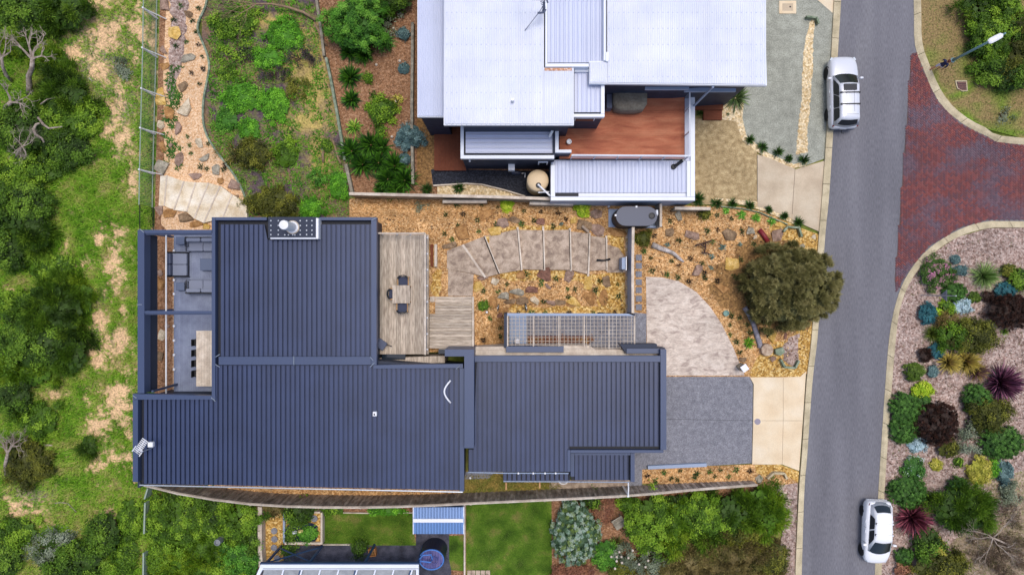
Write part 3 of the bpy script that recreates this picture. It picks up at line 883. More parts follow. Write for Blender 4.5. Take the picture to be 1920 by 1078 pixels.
# west pergola, frame and posts (fixed to the house)
slabpx(house, 'pergola_beam', rect(258, 431, 270.5, 737), 3.3, Z, M['navyflash'])
slabpx(house, 'pergola_beam', rect(271, 431, 398, 437.5), 3.75, Z, M['navyflash'])
slabpx(house, 'pergola_beam', rect(271, 583, 397, 587.5), 3.8, Z - 0.02, M['navyflash'])
slabpx(house, 'pergola_beam', rect(271, 587.8, 397, 590), 3.6, Z - 0.12, M['navyflash'])
slabpx(house, 'pergola_beam', rect(271, 438, 398, 440.5), 3.6, Z - 0.12, M['navyflash'])
for x, y in ((281, 734), (272, 584), (272, 437)):
    q = P(x, y, 3.9)
    mb = MB()
    mb.box((q.x + 0.1, q.y, 2.3), (0.12, 0.12, 3.0))
    mb.build('pergola_post', M['navyflash'], house)

# west terrace
terr = thing('west_terrace', 'grey composite deck terrace under the open navy pergola', 'deck', P(360, 590, 0))
zt = 0.8
slabpx(terr, 'deck_frame', rect(325.5, 438, 412, 744), 0.0, zt - 0.03, M['navydark'])
bm_ = MB()
q0, q1 = P(326, 438, zt), P(326, 744, zt)
bw = 0.142
bm_.box((0, 0, 0), (bw - 0.006, abs(q0.y - q1.y), 0.03))
proto = None
for i in range(20):
    loc = (q0.x + bw * (i + 0.5), (q0.y + q1.y) / 2, zt - 0.015)
    if proto is None:
        proto = bm_.build('deck_board', M['compdeck'], terr, loc=None)
        me = proto.data
        bpy.data.objects.remove(proto)
        proto = 1
    put('deck_board', me, terr, loc)
rl = MB()
for a, b in ((P(328, 442, zt), P(328, 734, zt)),):
    a, b = a + Vector((0, 0, 1.12)), b + Vector((0, 0, 1.12))
    rl.tube([a, b], 0.05, 6)
rl.build('handrail', M['white'], terr)
for y in (470, 525, 551, 611, 638, 665, 692):
    q = P(327.5, y, zt)
    mb = MB()
    mb.box((q.x, q.y, zt + 0.06), (0.12, 0.14, 0.12))
    mb.build('spigot', M['white'], terr)

# ------------------------------------------------------------------ east deck, table and stairs
zd = 2.2
edeck = thing('east_deck', 'weathered grey timber deck with north-south boards beside the steps', 'deck', P(758, 550, 1.0))
slabpx(edeck, 'deck_frame', rect(700, 441, 803, 664), 1.85, zd - 0.035, M['navydark'])
q0, q1 = P(712, 440, zd), P(712, 664, zd)
bw = (P(804, 0, zd).x - q0.x) / 21
mb = MB()
mb.box((0, 0, 0), (bw - 0.008, abs(q0.y - q1.y), 0.03))
b0 = mb.build('deck_board', M['deckgrey'])
me = b0.data
bpy.data.objects.remove(b0)
for i in range(21):
    put('deck_board', me, edeck, (q0.x + bw * (i + 0.5), (q0.y + q1.y) / 2, zd - 0.015))
for x, y in [(801, yy) for yy in (446, 476, 506, 536, 566, 596, 626, 655)] + [(718, 439), (745, 439), (770, 439), (797, 439)]:
    q = P(x, y, zd)
    mb = MB()
    mb.box((q.x, q.y, zd + 0.5), (0.045, 0.045, 1.0))
    mb.box((q.x, q.y, zd + 0.04), (0.1, 0.1, 0.08))
    mb.build('rail_post', M['white'], edeck)
mb = MB()
a, b, c = P(714, 440, zd), P(801, 440, zd), P(801, 662, zd)
for z in (0.25, 0.5, 0.75): mb.tube([a + Vector((0, 0, z)), b + Vector((0, 0, z)), c + Vector((0, 0, z))], 0.006, 4)
mb.build('wire', M['silver'], edeck)
for u, v in ((a, b), (b, c)):
    mb = MB()
    m_ = (u + v) / 2
    d = v - u
    mb.box((m_.x, m_.y, zd + 1.02), (max(abs(d.x), 0.1), max(abs(d.y), 0.1), 0.045))
    mb.build('handrail', M['palecap'], edeck)
for x in (708, 795):
    for y in (450, 550, 655):
        q = P(x, y, zd)
        mb = MB()
        mb.box((q.x, q.y, 1.1), (0.12, 0.12, 1.6))
        mb.build('deck_post', M['navydark'], edeck)

st = thing('timber_stairs', 'wide grey timber stairs climbing from stone landing to deck', 'stairs', P(848, 600, 1.3))
ns = 6
for i in range(ns):
    ya, yb_ = 556 + i * 16.2, 556 + (i + 1) * 16.2
    z = 1.36 + 0.145 * i
    xl = 816 if yb_ < 603 else 805
    for k in range(3):
        y0 = ya + k * 5.4
        slabpx(st, 'stair_board', rect(xl, y0 + 0.2, 884.5, y0 + 5.2), z - 0.03, z, M['deckgrey_x'])
    slabpx(st, 'riser', rect(xl, ya + 0.3, 884.5, ya + 1.0), z - 0.16, z - 0.031, M['sleeper'])
for i in range(ns):
    ya = 556 + i * 16.2
    slabpx(st, 'stringer', rect(885, ya, 888.5, ya + 16.1), 0.9, 1.4 + 0.145 * i, M['palecap'])
slabpx(st, 'side_panel', rect(806, 556, 815, 566), 0.8, 1.5, M['palecap'])
hb = thing('hinged_gate', 'narrow pale timber gate panel beside the deck corner', 'gate', P(815, 483, 1))
slabpx(hb, 'panel', rect(814.5, 458, 819, 500), 0.9, 1.75, M['palecap'])
slabpx(hb, 'post', rect(807, 458, 812, 500), 0.9, 1.5, M['reddark'])

# stone steps
steps = thing('stone_steps', 'broad curved concrete steps with timber edges through mulch', 'steps', P(990, 470, 0.5))
TR = [([(838, 470), (867, 459), (909, 520), (888, 513), (838, 504)], 1.36, None),
      ([(867.5, 459), (908, 443), (936, 513), (910, 520)], 1.24, ((867.5, 459), (910, 520))),
      ([(908.8, 443), (970, 430), (977, 506), (937, 513)], 1.06, ((908, 443), (936, 513))),
      ([(971, 431), (1018, 432), (1020, 506), (978, 505)], 0.88, ((970.5, 426), (978, 507))),
      ([(1019, 432), (1068, 431), (1070, 506), (1021, 506)], 0.70, ((1018.5, 424), (1020.5, 507))),
      ([(1069, 434), (1105, 438), (1102, 514), (1071, 506)], 0.52, ((1068.5, 428), (1070.5, 508))),
      ([(1106, 442), (1136, 446), (1137, 506), (1104, 508)], 0.34, ((1105.5, 437), (1103, 518))),
      ([(1137.5, 458), (1160, 465), (1174, 486), (1174, 511), (1138, 511)], 0.16, ((1136.8, 442), (1137.6, 508)))]
for pts, z, nose in TR:
    slabpx(steps, 'tread', pts, z - 0.5, z, M['tread'])
    if nose:
        (ax, ay), (bx, by) = nose
        zz = z + 0.17
        A, B = P(ax, ay, zz), P(bx, by, zz)
        d = (B - A)
        ang = math.atan2(d.y, d.x)
        mb = MB()
        mb.box(((A.x + B.x) / 2, (A.y + B.y) / 2, zz - 0.17), (d.length, 0.13, 0.36), ang)
        mb.build('edge_timber', M['palecap'], steps)
slabpx(steps, 'landing', [(826, 505), (838, 504), (888, 514), (886, 555), (820, 555)], 0.8, 1.3, M['tread'])

# ------------------------------------------------------------------ white roofed house
wh = thing('white_house', 'two storey house with pale white corrugated roofs', 'house', P(1080, 120, 0))
ZW = 7.0
slabpx(wh, 'wall', [(840, -150), (1425, -150), (1425, 140), (1290, 150), (1120, 150), (1120, 128), (1070, 128), (1070, 228), (866, 228), (866, -150)], 0.0, 6.6, M['bluewall'])
rw = slabpx(wh, 'roof', [(833, -160), (1020, -160), (1020, 127), (1076, 127), (1076, 235), (832, 235)], 6.68, 6.93, M['whitetrim'])
ribbed(rw, 833.5, 1019.5, -160, 232.5, ZW - 0.03, 3.45, 8, M['whiteroof'], rib=0.02, wide=0.8)
ribbed(rw, 1019.5, 1075, 130, 232.5, ZW - 0.03, 3.45, 8, M['whiteroof'], rib=0.02, wide=0.8)
rr = slabpx(wh, 'roof', [(1138, -160), (1430, -160), (1438, 161), (1105, 157), (1105, 115), (1138, 115)], 6.68, 6.93, M['whitetrim'])
ribbed(rr, 1139, 1437, lambda x: -160, lambda x: np.interp(x, [1105, 1438], [154.5, 158.5]) if x < 1436 else 158, ZW - 0.03, 3.45, 8, M['whiteroof'], rib=0.02, wide=0.8)
ribbed(rr, 1106, 1139, 117, lambda x: 154.5, ZW - 0.03, 3.45, 8, M['whiteroof'], rib=0.02, wide=0.8)
for y in range(-100, 235, 30):
    for xa, xb in ((838, 1015), (1142, 1430)):
        if y > 150 and xa > 1000: continue
        mb = MB()
        for x in np.arange(xa, xb, 9.2):
            q = P(x, y + 4, ZW)
            mb.box((q.x, q.y, ZW + 0.0), (0.05, 0.05, 0.03))
        tag(mb.build('screw_row', M['greyroof'], rw if xa < 1000 else rr), kind='stuff')
mid = slabpx(wh, 'roof', [(1017, -160), (1140, -160), (1140, 124), (1017, 124)], 6.4, 6.5, M['greyroof'])
ribbed(mid, 1027, 1132, -160, 118, 6.62, 8.4, 2, M['greyroof'], rib=0.06, wide=0.5)
for pts, nm in ((rect(1022.5, -160, 1026.5, 119), 'parapet'), (rect(1132, -160, 1136, 114), 'parapet'), (rect(1022.5, 119.5, 1104, 125.5), 'parapet')):
    slabpx(wh, nm, pts, 6.5, 7.08, M['whitetrim'])
slabpx(wh, 'downpipe_box', rect(1136, 98, 1141, 115), 6.9, 7.15, M['whitetrim'])
slabpx(wh, 'rust_stain', rect(1021, 128, 1072, 133), 6.98, 7.005, M['rust'])
# small roof with parapet and the long window under it
slabpx(wh, 'upper_room', [(1072, 129), (1132, 129), (1132, 216), (1072, 216)], 2.8, 6.2, M['bluewall'])
sr = slabpx(wh, 'roof', rect(1072, 129, 1131, 214), 6.21, 6.28, M['gutterdark'])
ribbed(sr, 1077, 1126, 136, 211, 6.4, 8.3, 2, M['greyroof'], rib=0.06, wide=0.4)
for pts in (rect(1127, 129, 1133.5, 213.5), rect(1073, 214, 1133.5, 219.5), rect(1077, 129, 1126.5, 135)):
    slabpx(wh, 'parapet', pts, 6.22, 6.6, M['whitetrim'])
q0, q1 = P(1078, 224, 5.6), P(1116, 224, 5.6)
mb = MB()
ya = P(1100, 216, 6.2).y
mb.box(((q0.x + q1.x) / 2, ya - 0.02, 5.3), (q1.x - q0.x, 0.05, 0.6))
win = mb.build('window', M['whitetrim'], wh)
mb = MB()
mb.box(((q0.x + q1.x) / 2, ya - 0.045, 5.3), (q1.x - q0.x - 0.12, 0.05, 0.48))
mb.build('pane', M['glass'], win)
# west lower roof
slabpx(wh, 'west_wall', [(786, -150), (832, -150), (832, 214), (786, 214)], 0.0, 5.5, M['bluewall'])
wl = slabpx(wh, 'roof', rect(782.5, -160, 840, 220), 5.55, 5.75, M['whitetrim'])
ribbed(wl, 783.5, 840, -160, 218, 5.8, 3.6, 8, M['greyroof'], rib=0.02, wide=0.8)
# south single storey wing
ZS = 4.2
slabpx(wh, 'south_wall', rect(866, 226, 1041, 296), 0.0, 3.9, M['bluewall'])
sw = slabpx(wh, 'roof', rect(864, 226, 1040, 294), 3.91, 3.97, M['gutterdark'])
ribbed(sw, 238, 291, 873, 1036, ZS - 0.16, 8.3, 2, M['greyroof'], rib=0.05, wide=0.35, across=True)
slabpx(wh, 'parapet', rect(863.5, 232, 869.5, 291), 3.9, ZS, M['whitetrim'])
slabpx(wh, 'parapet', rect(863.5, 291.5, 1039, 297.5), 3.9, ZS, M['whitetrim'])
slabpx(wh, 'parapet', rect(1036.5, 232, 1040, 291), 3.9, ZS, M['bluewall'])
slabpx(wh, 'roof_hatch', rect(906, 236, 925, 242), 4.0, 4.25, M['silver'])
mb = MB()
mb.tube([P(1030, 257, 4.2), P(1036, 245, 4.4)], 0.08, 6)
mb.build('downpipe', M['white'], wh)
yw = P(1000, 296, 3.9).y
for px0, px1, z0, z1 in ((1009, 1027, 1.9, 2.7),):
    a, b = P(px0, 300, 2.5), P(px1, 300, 2.5)
    mb = MB()
    mb.box(((a.x + b.x) / 2, yw - 0.03, (z0 + z1) / 2), (b.x - a.x, 0.08, z1 - z0))
    w = mb.build('window', M['whitetrim'], wh)
    mb = MB()
    mb.box(((a.x + b.x) / 2, yw - 0.055, (z0 + z1) / 2), (b.x - a.x - 0.14, 0.06, z1 - z0 - 0.14))
    mb.build('pane', M['glass'], w)
a = P(959, 300, 3.0)
mb = MB()
mb.box((a.x, yw - 0.2, 1.6), (0.4, 0.38, 0.6))
mb.build('meter_box', M['white'], wh)
mb = MB()
for q in ((880, 300, 3.6),): mb.box((P(*q).x, yw - 0.06, 3.2), (0.1, 0.12, 0.1))
mb.build('wall_lamp', M['white'], wh)
# wall wedge and court next to the deck
slabpx(wh, 'court_wall', [(1041, 238), (1047.5, 238), (1047.5, 281), (1071.5, 281), (1071.5, 286), (1041, 286)], 3.9, 4.2, M['whitetrim'])
slabpx(wh, 'court_base', [(1041, 239), (1071, 239), (1071, 285.8), (1041, 285.8)], 0.0, 2.7, M['bluewall'])
mb = MB()
mb.prism(wpts([(1042, 282), (1071, 282), (1071, 285.5), (1042, 285.5)], 4.15), 2.7, 3.89)
mb.build('court_wall', M['bluewall'], wh)
# upper deck
zu = 2.9
udk = slabpx(wh, 'upper_deck', rect(1048, 160, 1284, 297), 2.5, zu - 0.03, M['bluewall'])
n = 34
ya, yb2 = P(0, 165, zu).y, P(0, 298, zu).y
xa, xb = P(1049, 0, zu).x, P(1283.5, 0, zu).x
bw = (ya - yb2) / n
mb = MB()
mb.box((0, 0, 0), (xb - xa, bw - 0.006, 0.03))
b0 = mb.build('deck_board', M['reddeck'])
me = b0.data
bpy.data.objects.remove(b0)
for i in range(n): put('deck_board', me, udk, ((xa + xb) / 2, ya - bw * (i + 0.5), zu - 0.015))
ra, rb_, rc = P(1070, 298, zu), P(1284, 299.5, zu), P(1284, 166, zu)
rail = MB()
rail.tube([ra + Vector((0, 0, 1.15)), rb_ + Vector((0, 0, 1.15))], 0.06, 6)
rail.tube([rb_ + Vector((0, 0, 1.15)), rc + Vector((0, 0, 1.15))], 0.05, 6)
rail.build('handrail', M['whitetrim'], udk)
mb = MB()
for z in (0.2, 0.4, 0.6, 0.8, 1.0):
    mb.tube([ra + Vector((0, 0, z)), rb_ + Vector((0, 0, z)), rc + Vector((0, 0, z))], 0.012, 4)
mb.build('wire', M['silver'], udk)
for k in range(6):
    q = ra.lerp(rb_, k / 5)
    mb = MB()
    mb.box((q.x, q.y, zu + 0.55), (0.06, 0.06, 1.15))
    mb.build('rail_post', M['silver'], udk)
for k in range(1, 4):
    q = rb_.lerp(rc, k / 3)
    mb = MB()
    mb.box((q.x, q.y, zu + 0.55), (0.06, 0.06, 1.15))
    mb.build('rail_post', M['silver'], udk)
slabpx(wh, 'verandah_beam', [(1210, 163), (1292, 163), (1292, 168), (1210, 168)], 5.6, 5.8, M['palewall'])
slabpx(wh, 'verandah_beam', [(1284, 164), (1380, 166), (1380, 172), (1284, 172)], 4.6, 4.8, M['palewall'])
mb = MB()
b_ = P(1302, 198, 2.8)
mb.tube([(b_.x, b_.y, 0.0), (b_.x, b_.y, 6.7)], 0.07, 6)
mb.build('verandah_post', M['palewall'], wh)
# carport
ZC = 2.75
slabpx(wh, 'carport_wall', rect(1033.5, 304, 1303, 377), 0.0, 2.5, M['palewall'])
cr = slabpx(wh, 'roof', rect(1036, 300, 1300, 374), 2.5, 2.52, M['greyroof'])
ribbed(cr, 1041, 1288, 302, 361.5, 2.63, 7.25, 4, M['greyroof'], rib=0.06, wide=0.4)
slabpx(wh, 'box_gutter', rect(1085, 362, 1287, 368.5), 2.54, 2.56, M['whitetrim'])
slabpx(wh, 'box_gutter', rect(1041, 362, 1084.5, 368.5), 2.54, 2.545, M['gutterdark'])
for pts in (rect(1033, 310, 1040.5, 369), rect(1033, 369.5, 1303, 376), rect(1295, 180, 1303, 369), rect(1288, 302, 1294.5, 369)):
    slabpx(wh, 'parapet', pts, 2.0, ZC, M['whitetrim'])
slabpx(wh, 'side_roof', rect(1283, 178, 1294.5, 301.5), 2.45, 2.6, M['greyroof'])
mb = MB()
q = P(1263, 313, 2.7)
mb.tube([(q.x, q.y, 2.6), (q.x + 0.05, q.y, 2.75), (q.x + 0.5, q.y + 0.35, 2.95)], 0.1, 8)
mb.lathe((q.x, q.y, 2.65), [(0.17, 0), (0.17, 0.1), (0.1, 0.12)], 10)
mb.build('roof_pipe', M['black'], wh)
# roof fittings
mb = MB()
q = P(961, 191, 7.0)
mb.lathe((q.x, q.y, 7.0), [(0.1, 0), (0.06, 0.12), (0.05, 0.4), (0.06, 0.45)], 10)
mb.build('vent_pipe', M['silver'], wh)
mb = MB()
a, b, c = P(984, 58, 7.02), P(1012, 22, 7.8), P(1022, 5, 8.3)
mb.tube([a, b, c], 0.02, 4)
q = P(1018, 22, 7.0)
mb.tube([(q.x, q.y, 7.0), (q.x, q.y, 8.3)], 0.05, 6)
mb.tube([P(1008, 25, 8.0), P(1020, 24, 8.0), P(1023, 18, 8.0)], 0.06, 6)
mb.tube([P(1022, -10, 8.3), P(1027, 6, 8.3)], 0.05, 6)
mb.tube([P(974, -1, 8.2), P(1016, 1, 8.2)], 0.02, 4)
for k in range(6): mb.tube([P(1012 + k, 4 + k * 3 - 3, 8.2), P(1018 + k, 2 + k * 3 - 3, 8.2)], 0.025, 4)
mb.build('antenna', M['charcoal'], wh)
# small ground deck and gutter under the eave
sdk = thing('ground_deck', 'small dark red ground level deck beside the navy wall', 'deck', P(843, 270, 0))
slabpx(sdk, 'deck_frame', rect(815, 220, 875, 319), 0.0, 0.25, M['bluewall'])
xa, xb = P(814, 0, .3).x, P(874, 0, .3).x
ya, yb2 = P(0, 220, .3).y, P(0, 320, .3).y
n = 16
bw = (xb - xa) / n
mb = MB()
mb.box((0, 0, 0), (bw - 0.008, ya - yb2, 0.03))
b0 = mb.build('deck_board', M['reddark'])
me = b0.data
bpy.data.objects.remove(b0)
for i in range(n): put('deck_board', me, sdk, (xa + bw * (i + 0.5), (ya + yb2) / 2, 0.28))
en = thing('entry_deck', 'dark red timber entry deck and step below the eave', 'deck', P(1325, 190, 0))
for k, (r_, z) in enumerate(((rect(1300, 172, 1356, 206), 0.45), (rect(1319, 207, 1354, 225), 0.22))):
    y0, y1 = r_[0][1], r_[2][1]
    nb = max(4, int((y1 - y0) / 4.5))
    for i in range(nb):
        h_ = (y1 - y0) / nb
        slabpx(en, 'deck_board', rect(r_[0][0], y0 + i * h_ + 0.1, r_[1][0], y0 + (i + 1) * h_ - 0.1), z - 0.2, z, M['reddark'])
# ------------------------------------------------------------------ fences and walls
def fence_wall(name, label, cat, pts, h, m, th=0.12, z0=None, cap=None):
    t = thing(name, label, cat, P(*pts[0], 0))
    for i in range(len(pts) - 1):
        a, b = P(*pts[i], h if z0 is None else h), P(*pts[i + 1], h)
        d = b - a
        mb = MB()
        mb.box(((a.x + b.x) / 2, (a.y + b.y) / 2, h / 2), (d.length, th, h), math.atan2(d.y, d.x))
        mb.build('panel', M[m], t)
        if cap:
            mb = MB()
            mb.box(((a.x + b.x) / 2, (a.y + b.y) / 2, h + 0.03), (d.length, th + 0.08, 0.06), math.atan2(d.y, d.x))
            mb.build('cap', M[cap], t)
    return t

M['paling'] = pm('weathered_paling', [C('7c7066'), C('9c9086'), C('bcb0a6')], sc=1.5, grain=0.3, gsc=10, stretch=(3, 3, 1), rough=0.9, rnd=0.3, bump=0.2)
FT = [(265, 907), (320, 921), (400, 935), (500, 946), (640, 950), (760, 948), (870, 943), (1000, 937), (1180, 928), (1300, 917), (1420, 908)]
FH = [2.0, 2.1, 2.2, 2.35, 2.4, 2.3, 2.15, 2.1, 2.0, 1.4, 0.9]
fence = thing('paling_fence', 'long curved grey paling fence south of the dark house', 'fence', P(800, 930, 0))
px = 266.0
up = MB()
up.box((0, 0, 0.5), (1, 0.022, 1))
tmp = up.build('paling', M['paling'])
palme = tmp.data
bpy.data.objects.remove(tmp)
tops = resample(smooth_line(FT), 236)
for i in range(len(tops) - 1):
    (ax, ay), (bx, by) = tops[i], tops[i + 1]
    h = float(np.interp((ax + bx) / 2, [p[0] for p in FT], FH))
    a, b = P(ax, ay, h), P(bx, by, h)
    d = b - a
    put('paling', palme, fence, ((a.x + b.x) / 2, (a.y + b.y) / 2 + (0.012 if i % 2 else -0.012), 0), math.atan2(d.y, d.x), (d.length * 0.93, 1.0, h - random.uniform(0.0, 0.05)))
for i in range(0, len(tops) - 1, 14):
    j = min(i + 14, len(tops) - 1)
    (ax, ay), (bx, by) = tops[i], tops[j]
    ha, hb = (float(np.interp(q, [p[0] for p in FT], FH)) for q in (ax, bx))
    a, b = P(ax, ay, ha), P(bx, by, hb)
    mb = MB()
    mb.tube([(a.x, a.y - 0.03, ha + 0.01), (b.x, b.y - 0.03, hb + 0.01)], 0.075, 4)
    mb.build('capping', M['palecap'], fence)
    mb = MB()
    for k in (0.3, 0.75): mb.tube([(a.x, a.y - 0.08, ha * k), (b.x, b.y - 0.08, hb * k)], 0.045, 4)
    mb.box((a.x, a.y - 0.1, ha / 2), (0.1, 0.1, ha))
    mb.build('fence_frame', M['sleeper'], fence)

# boundary fence of steel pickets, west
pf = thing('picket_fence', 'pale green steel picket fence along the dune boundary', 'fence', P(286, 200, 0))
M['fencegreen'] = flat('galvanised_green', '9aa898', 0.95, rough=0.5, grain=0.1)
top = [(271, -120), (270, 0), (268, 15), (267, 90), (265, 166), (263, 240), (261, 320), (260, 384)]
tp = resample(top, 7)
postp = [(270, -60), (268, 15), (267, 90), (265, 166), (263, 240), (261, 318), (260, 384)]
hf = 1.75
for i in range(len(postp) - 1):
    a, b = P(*postp[i], hf), P(*postp[i + 1], hf)
    mb = MB()
    mb.box((a.x, a.y, hf / 2), (0.09, 0.09, hf + 0.1))
    mb.tube([(a.x, a.y, hf * 0.92), (a.x + 0.62, a.y - 0.05, 0.05)], 0.035, 5)
    mb.build('post', M['white'] if i else M['fencegreen'], pf)
    for z in (0.15, hf - 0.03):
        mb = MB()
        mb.tube([(a.x, a.y, z), (b.x, b.y, z)], 0.035, 4)
        mb.build('rail', M['fencegreen'], pf)
    mb = MB()
    n = 24
    for k in range(1, n):
        q = a.lerp(b, k / n)
        mb.box((q.x, q.y, hf / 2 + 0.05), (0.016, 0.016, hf - 0.1))
    tag(mb.build('pickets', M['fencegreen'], pf), kind='stuff')
pf2 = thing('pool_fence', 'black tubular fence continuing below the pergola beam', 'fence', P(285, 560, 0))
for (y0, y1, hh) in ((384, 431, 1.75), (431, 505, 1.5), (505, 584, 1.5), (584, 660, 1.5), (660, 735, 1.5)):
    a, b = P(262 if y0 < 420 else 267, y0, hh), P(262 if y0 < 420 else 267, y1, hh)
    for z in (0.15, hh):
        mb = MB()
        mb.tube([(a.x, a.y, z), (b.x, b.y, z)], 0.03, 4)
        mb.build('rail', M['black'], pf2)
    mb = MB()
    n = int((y1 - y0) / 3)
    for k in range(n):
        q = a.lerp(b, k / n)
        mb.box((q.x, q.y, hh / 2), (0.016, 0.016, hh))
    tag(mb.build('pickets', M['black'], pf2), kind='stuff')
for y in (460, 534, 608, 682):
    q = P(283, y, 0.3)
    mb = MB()
    mb.box((q.x, q.y, 0.25), (0.3, 0.11, 0.5))
    mb.build('footing', M['sleeper'], pf2)
# wire fence bottom left
wf = thing('wire_fence', 'pale green mesh fence beside the bottom left hedge', 'fence', P(272, 1000, 0))
for (x0, y0, x1, y1) in ((277, 915, 271, 935), (272, 942, 270, 1000), (269, 1036, 268, 1110)):
    a, b = P(x0, y0, 1.2), P(x1, y1, 1.2)
    d = b - a
    mb = MB()
    mb.box(((a.x + b.x) / 2, (a.y + b.y) / 2, 0.6), (d.length, 0.05, 1.2), math.atan2(d.y, d.x))
    mb.tube([a, b], 0.06, 5)
    mb.build('mesh_panel', M['fencegreen'], wf)
# north boundary, white house garden
fence_wall('boundary_fence', 'low weathered fence with pale capping between the two gardens', 'fence', [(655, 363.5), (790, 366.5), (913, 369), (1033, 373)], 1.9, 'sleeper', 0.1, cap='palecap')
fence_wall('sleeper_edging', 'thin grey sleeper edging winding between weedy bed and mulch', 'edging', [(590, -120), (593, 0), (602, 60), (607, 105)], 0.35, 'sleeper', 0.16)
fence_wall('sleeper_edging', 'mossy sleeper edging running down the middle of the gardens', 'edging', [(611, 108), (620, 150), (632, 215), (640, 262), (646, 300)], 0.35, 'greenedge', 0.16)
fence_wall('sleeper_edging', 'straight pale sleeper edging ending at the boundary fence corner', 'edging', [(648, 308), (654, 335), (660, 362)], 0.45, 'sleeper', 0.2)
fence_wall('sleeper_wall', 'upright grey sleeper wall beside the white house path', 'wall', [(773, 42), (773, 85), (772, 180), (772, 250), (774, 345)], 0.6, 'sleeper', 0.17)
fence_wall('garden_edging', 'pale timber edging dividing dark gravel from pebbles', 'edging', [(812, 348), (874, 344), (904, 346), (945, 356), (985, 368)], 0.2, 'palecap', 0.08)
er = thing('garden_edging', 'grey green curved edging around the peach rock garden', 'edging', P(392, 128))
rr_ = resample(smooth_line(RK[1:-1]), 40)
for i in range(len(rr_) - 1):
    a, b = P(*rr_[i], .1), P(*rr_[i + 1], .1)
    d = b - a
    mb = MB()
    mb.box(((a.x + b.x) / 2, (a.y + b.y) / 2, 0.06), (d.length + 0.01, 0.12, 0.14), math.atan2(d.y, d.x))
    mb.build('edging_block', M['greenedge'], er)
for (pts, lb) in (([(830, 378), (913, 378)], 'left white topped sleeper wall segment below the boundary fence'), ([(993, 381), (1075, 383)], 'middle white topped sleeper wall segment by the carport wall'),
                  ([(1265, 390.5), (1332, 391.5)], 'right white topped sleeper wall segment near the strappy plants')):
    t = thing('wall_segment', lb, 'garden wall', G(*pts[0]), group='white topped wall segments')
    a, b = P(*pts[0], 1.1), P(*pts[1], 1.1)
    mb = MB()
    mb.box(((a.x + b.x) / 2, (a.y + b.y) / 2, 0.55), ((b - a).length, 0.16, 1.1), math.atan2((b - a).y, (b - a).x))
    mb.build('sleeper', M['sleeper'], t)
    mb = MB()
    mb.box(((a.x + b.x) / 2, (a.y + b.y) / 2, 1.12), ((b - a).length, 0.19, 0.05), math.atan2((b - a).y, (b - a).x))
    mb.build('cap', M['palecap'], t)
fence_wall('screen_wall', 'thin white topped screen wall running down to the pergola', 'wall', [(1187, 426), (1186, 500), (1186.5, 588)], 1.7, 'palewall', 0.09, cap='palecap')
sw_ = thing('strip_paving', 'narrow pale block paving strip beside the screen wall', 'paving', P(1178, 540), kind='structure')
for i in range(27):
    y = 430 + i * 5.9
    slabpx(sw_, 'paver', rect(1173, y, 1183, y + 5.4), 0.0, 0.05, M['tread' if i % 3 else 'aggr'])
gt = thing('garden_gate', 'pale blue grey gate at the foot of the stone steps', 'gate', P(1172, 493))
slabpx(gt, 'panel', rect(1166, 483, 1172.5, 505), 0.1, 1.2, M['palewall'])
slabpx(gt, 'post', rect(1173.5, 481, 1175, 507), 0.0, 1.35, M['white'])
fence_wall('retaining_edge', 'thin dark steel edging between mulch bank and white pebbles', 'edging', [(1352, 387), (1392, 391), (1425, 398), (1452, 410), (1478, 421)], 0.2, 'greenedge', 0.06)
fence_wall('retaining_edge', 'low grey slate edging below the grey driveway', 'edging', [(1215, 876.5), (1325, 871.5)], 0.3, 'palewall', 0.22)
fence_wall('lawn_edging', 'pinkish timber edging between the two bottom lawns', 'edging', [(871, 945), (871, 1003), (871, 1090)], 0.25, 'palecap', 0.1)
fence_wall('sleeper_wall', 'pale sleeper wall between hedge and pebble path', 'wall', [(487, 950), (487, 1030), (489, 1062)], 0.7, 'palecap', 0.26)
fence_wall('lawn_edging', 'thin timber edging above the small left lawn', 'edging', [(602, 961), (640, 961), (700, 962), (774, 961)], 0.15, 'palecap', 0.06)
fence_wall('lawn_edging', 'thin timber edging below the small left lawn', 'edging', [(604, 1021), (660, 1021), (690, 1022)], 0.15, 'palecap', 0.06)
def vwall(pts, label, m='sleeper', h=0.35):
    return fence_wall('retaining_edge', label, 'retaining edge', pts, h, m, 0.12)
vwall([(1470, 434), (1478, 425), (1499, 427), (1504, 444)], 'bent grey steel pit edge near the street corner', 'greenedge')
vwall([(1465, 674), (1472, 688), (1492, 690), (1499, 676)], 'bent grey pit edge in golden pebbles by the crossover', 'greenedge')
vwall([(1440, 898), (1452, 887), (1472, 888), (1476, 898)], 'bent concrete pit edge at the end of the paling fence', 'kerb')
vwall([(1513, 31), (1532, 33), (1536, 44)], 'bent grey drain edge at the top of the pebble strip', 'greenedge')

# ------------------------------------------------------------------ wire mesh pergola over the courtyard
pg = thing('mesh_pergola', 'pergola of pale wire mesh over the grey courtyard', 'pergola', P(1070, 620))
zp = 2.6
slabpx(pg, 'side_wall', rect(945, 588, 950.5, 652), 0.0, zp, M['navydark'])
slabpx(pg, 'edge_beam', [(951, 587), (1178, 588), (1189, 592), (951, 592)], zp - 0.12, zp, M['palewall'])
for x in (951.5, 1000, 1048, 1095.5, 1142, 1189.5):
    slabpx(pg, 'rafter', rect(x - .8, 592.4, x + .8, 654 if x > 1100 else 650), zp - 0.1, zp, M['palecap'])
mb = MB()
for i in range(35):
    x = 953 + i * 7
    mb.tube([P(x, 592, zp - 0.02), P(x, 648 if x < 1100 else 654, zp - 0.02)], 0.015, 4)
for j in range(9):
    y = 598 + j * 6.9
    mb.tube([P(951, y, zp - 0.045), P(1189 if y < 650 else 1189, y, zp - 0.045)], 0.015, 4)
tag(mb.build('wire_mesh', M['palecap'], pg), kind='stuff')
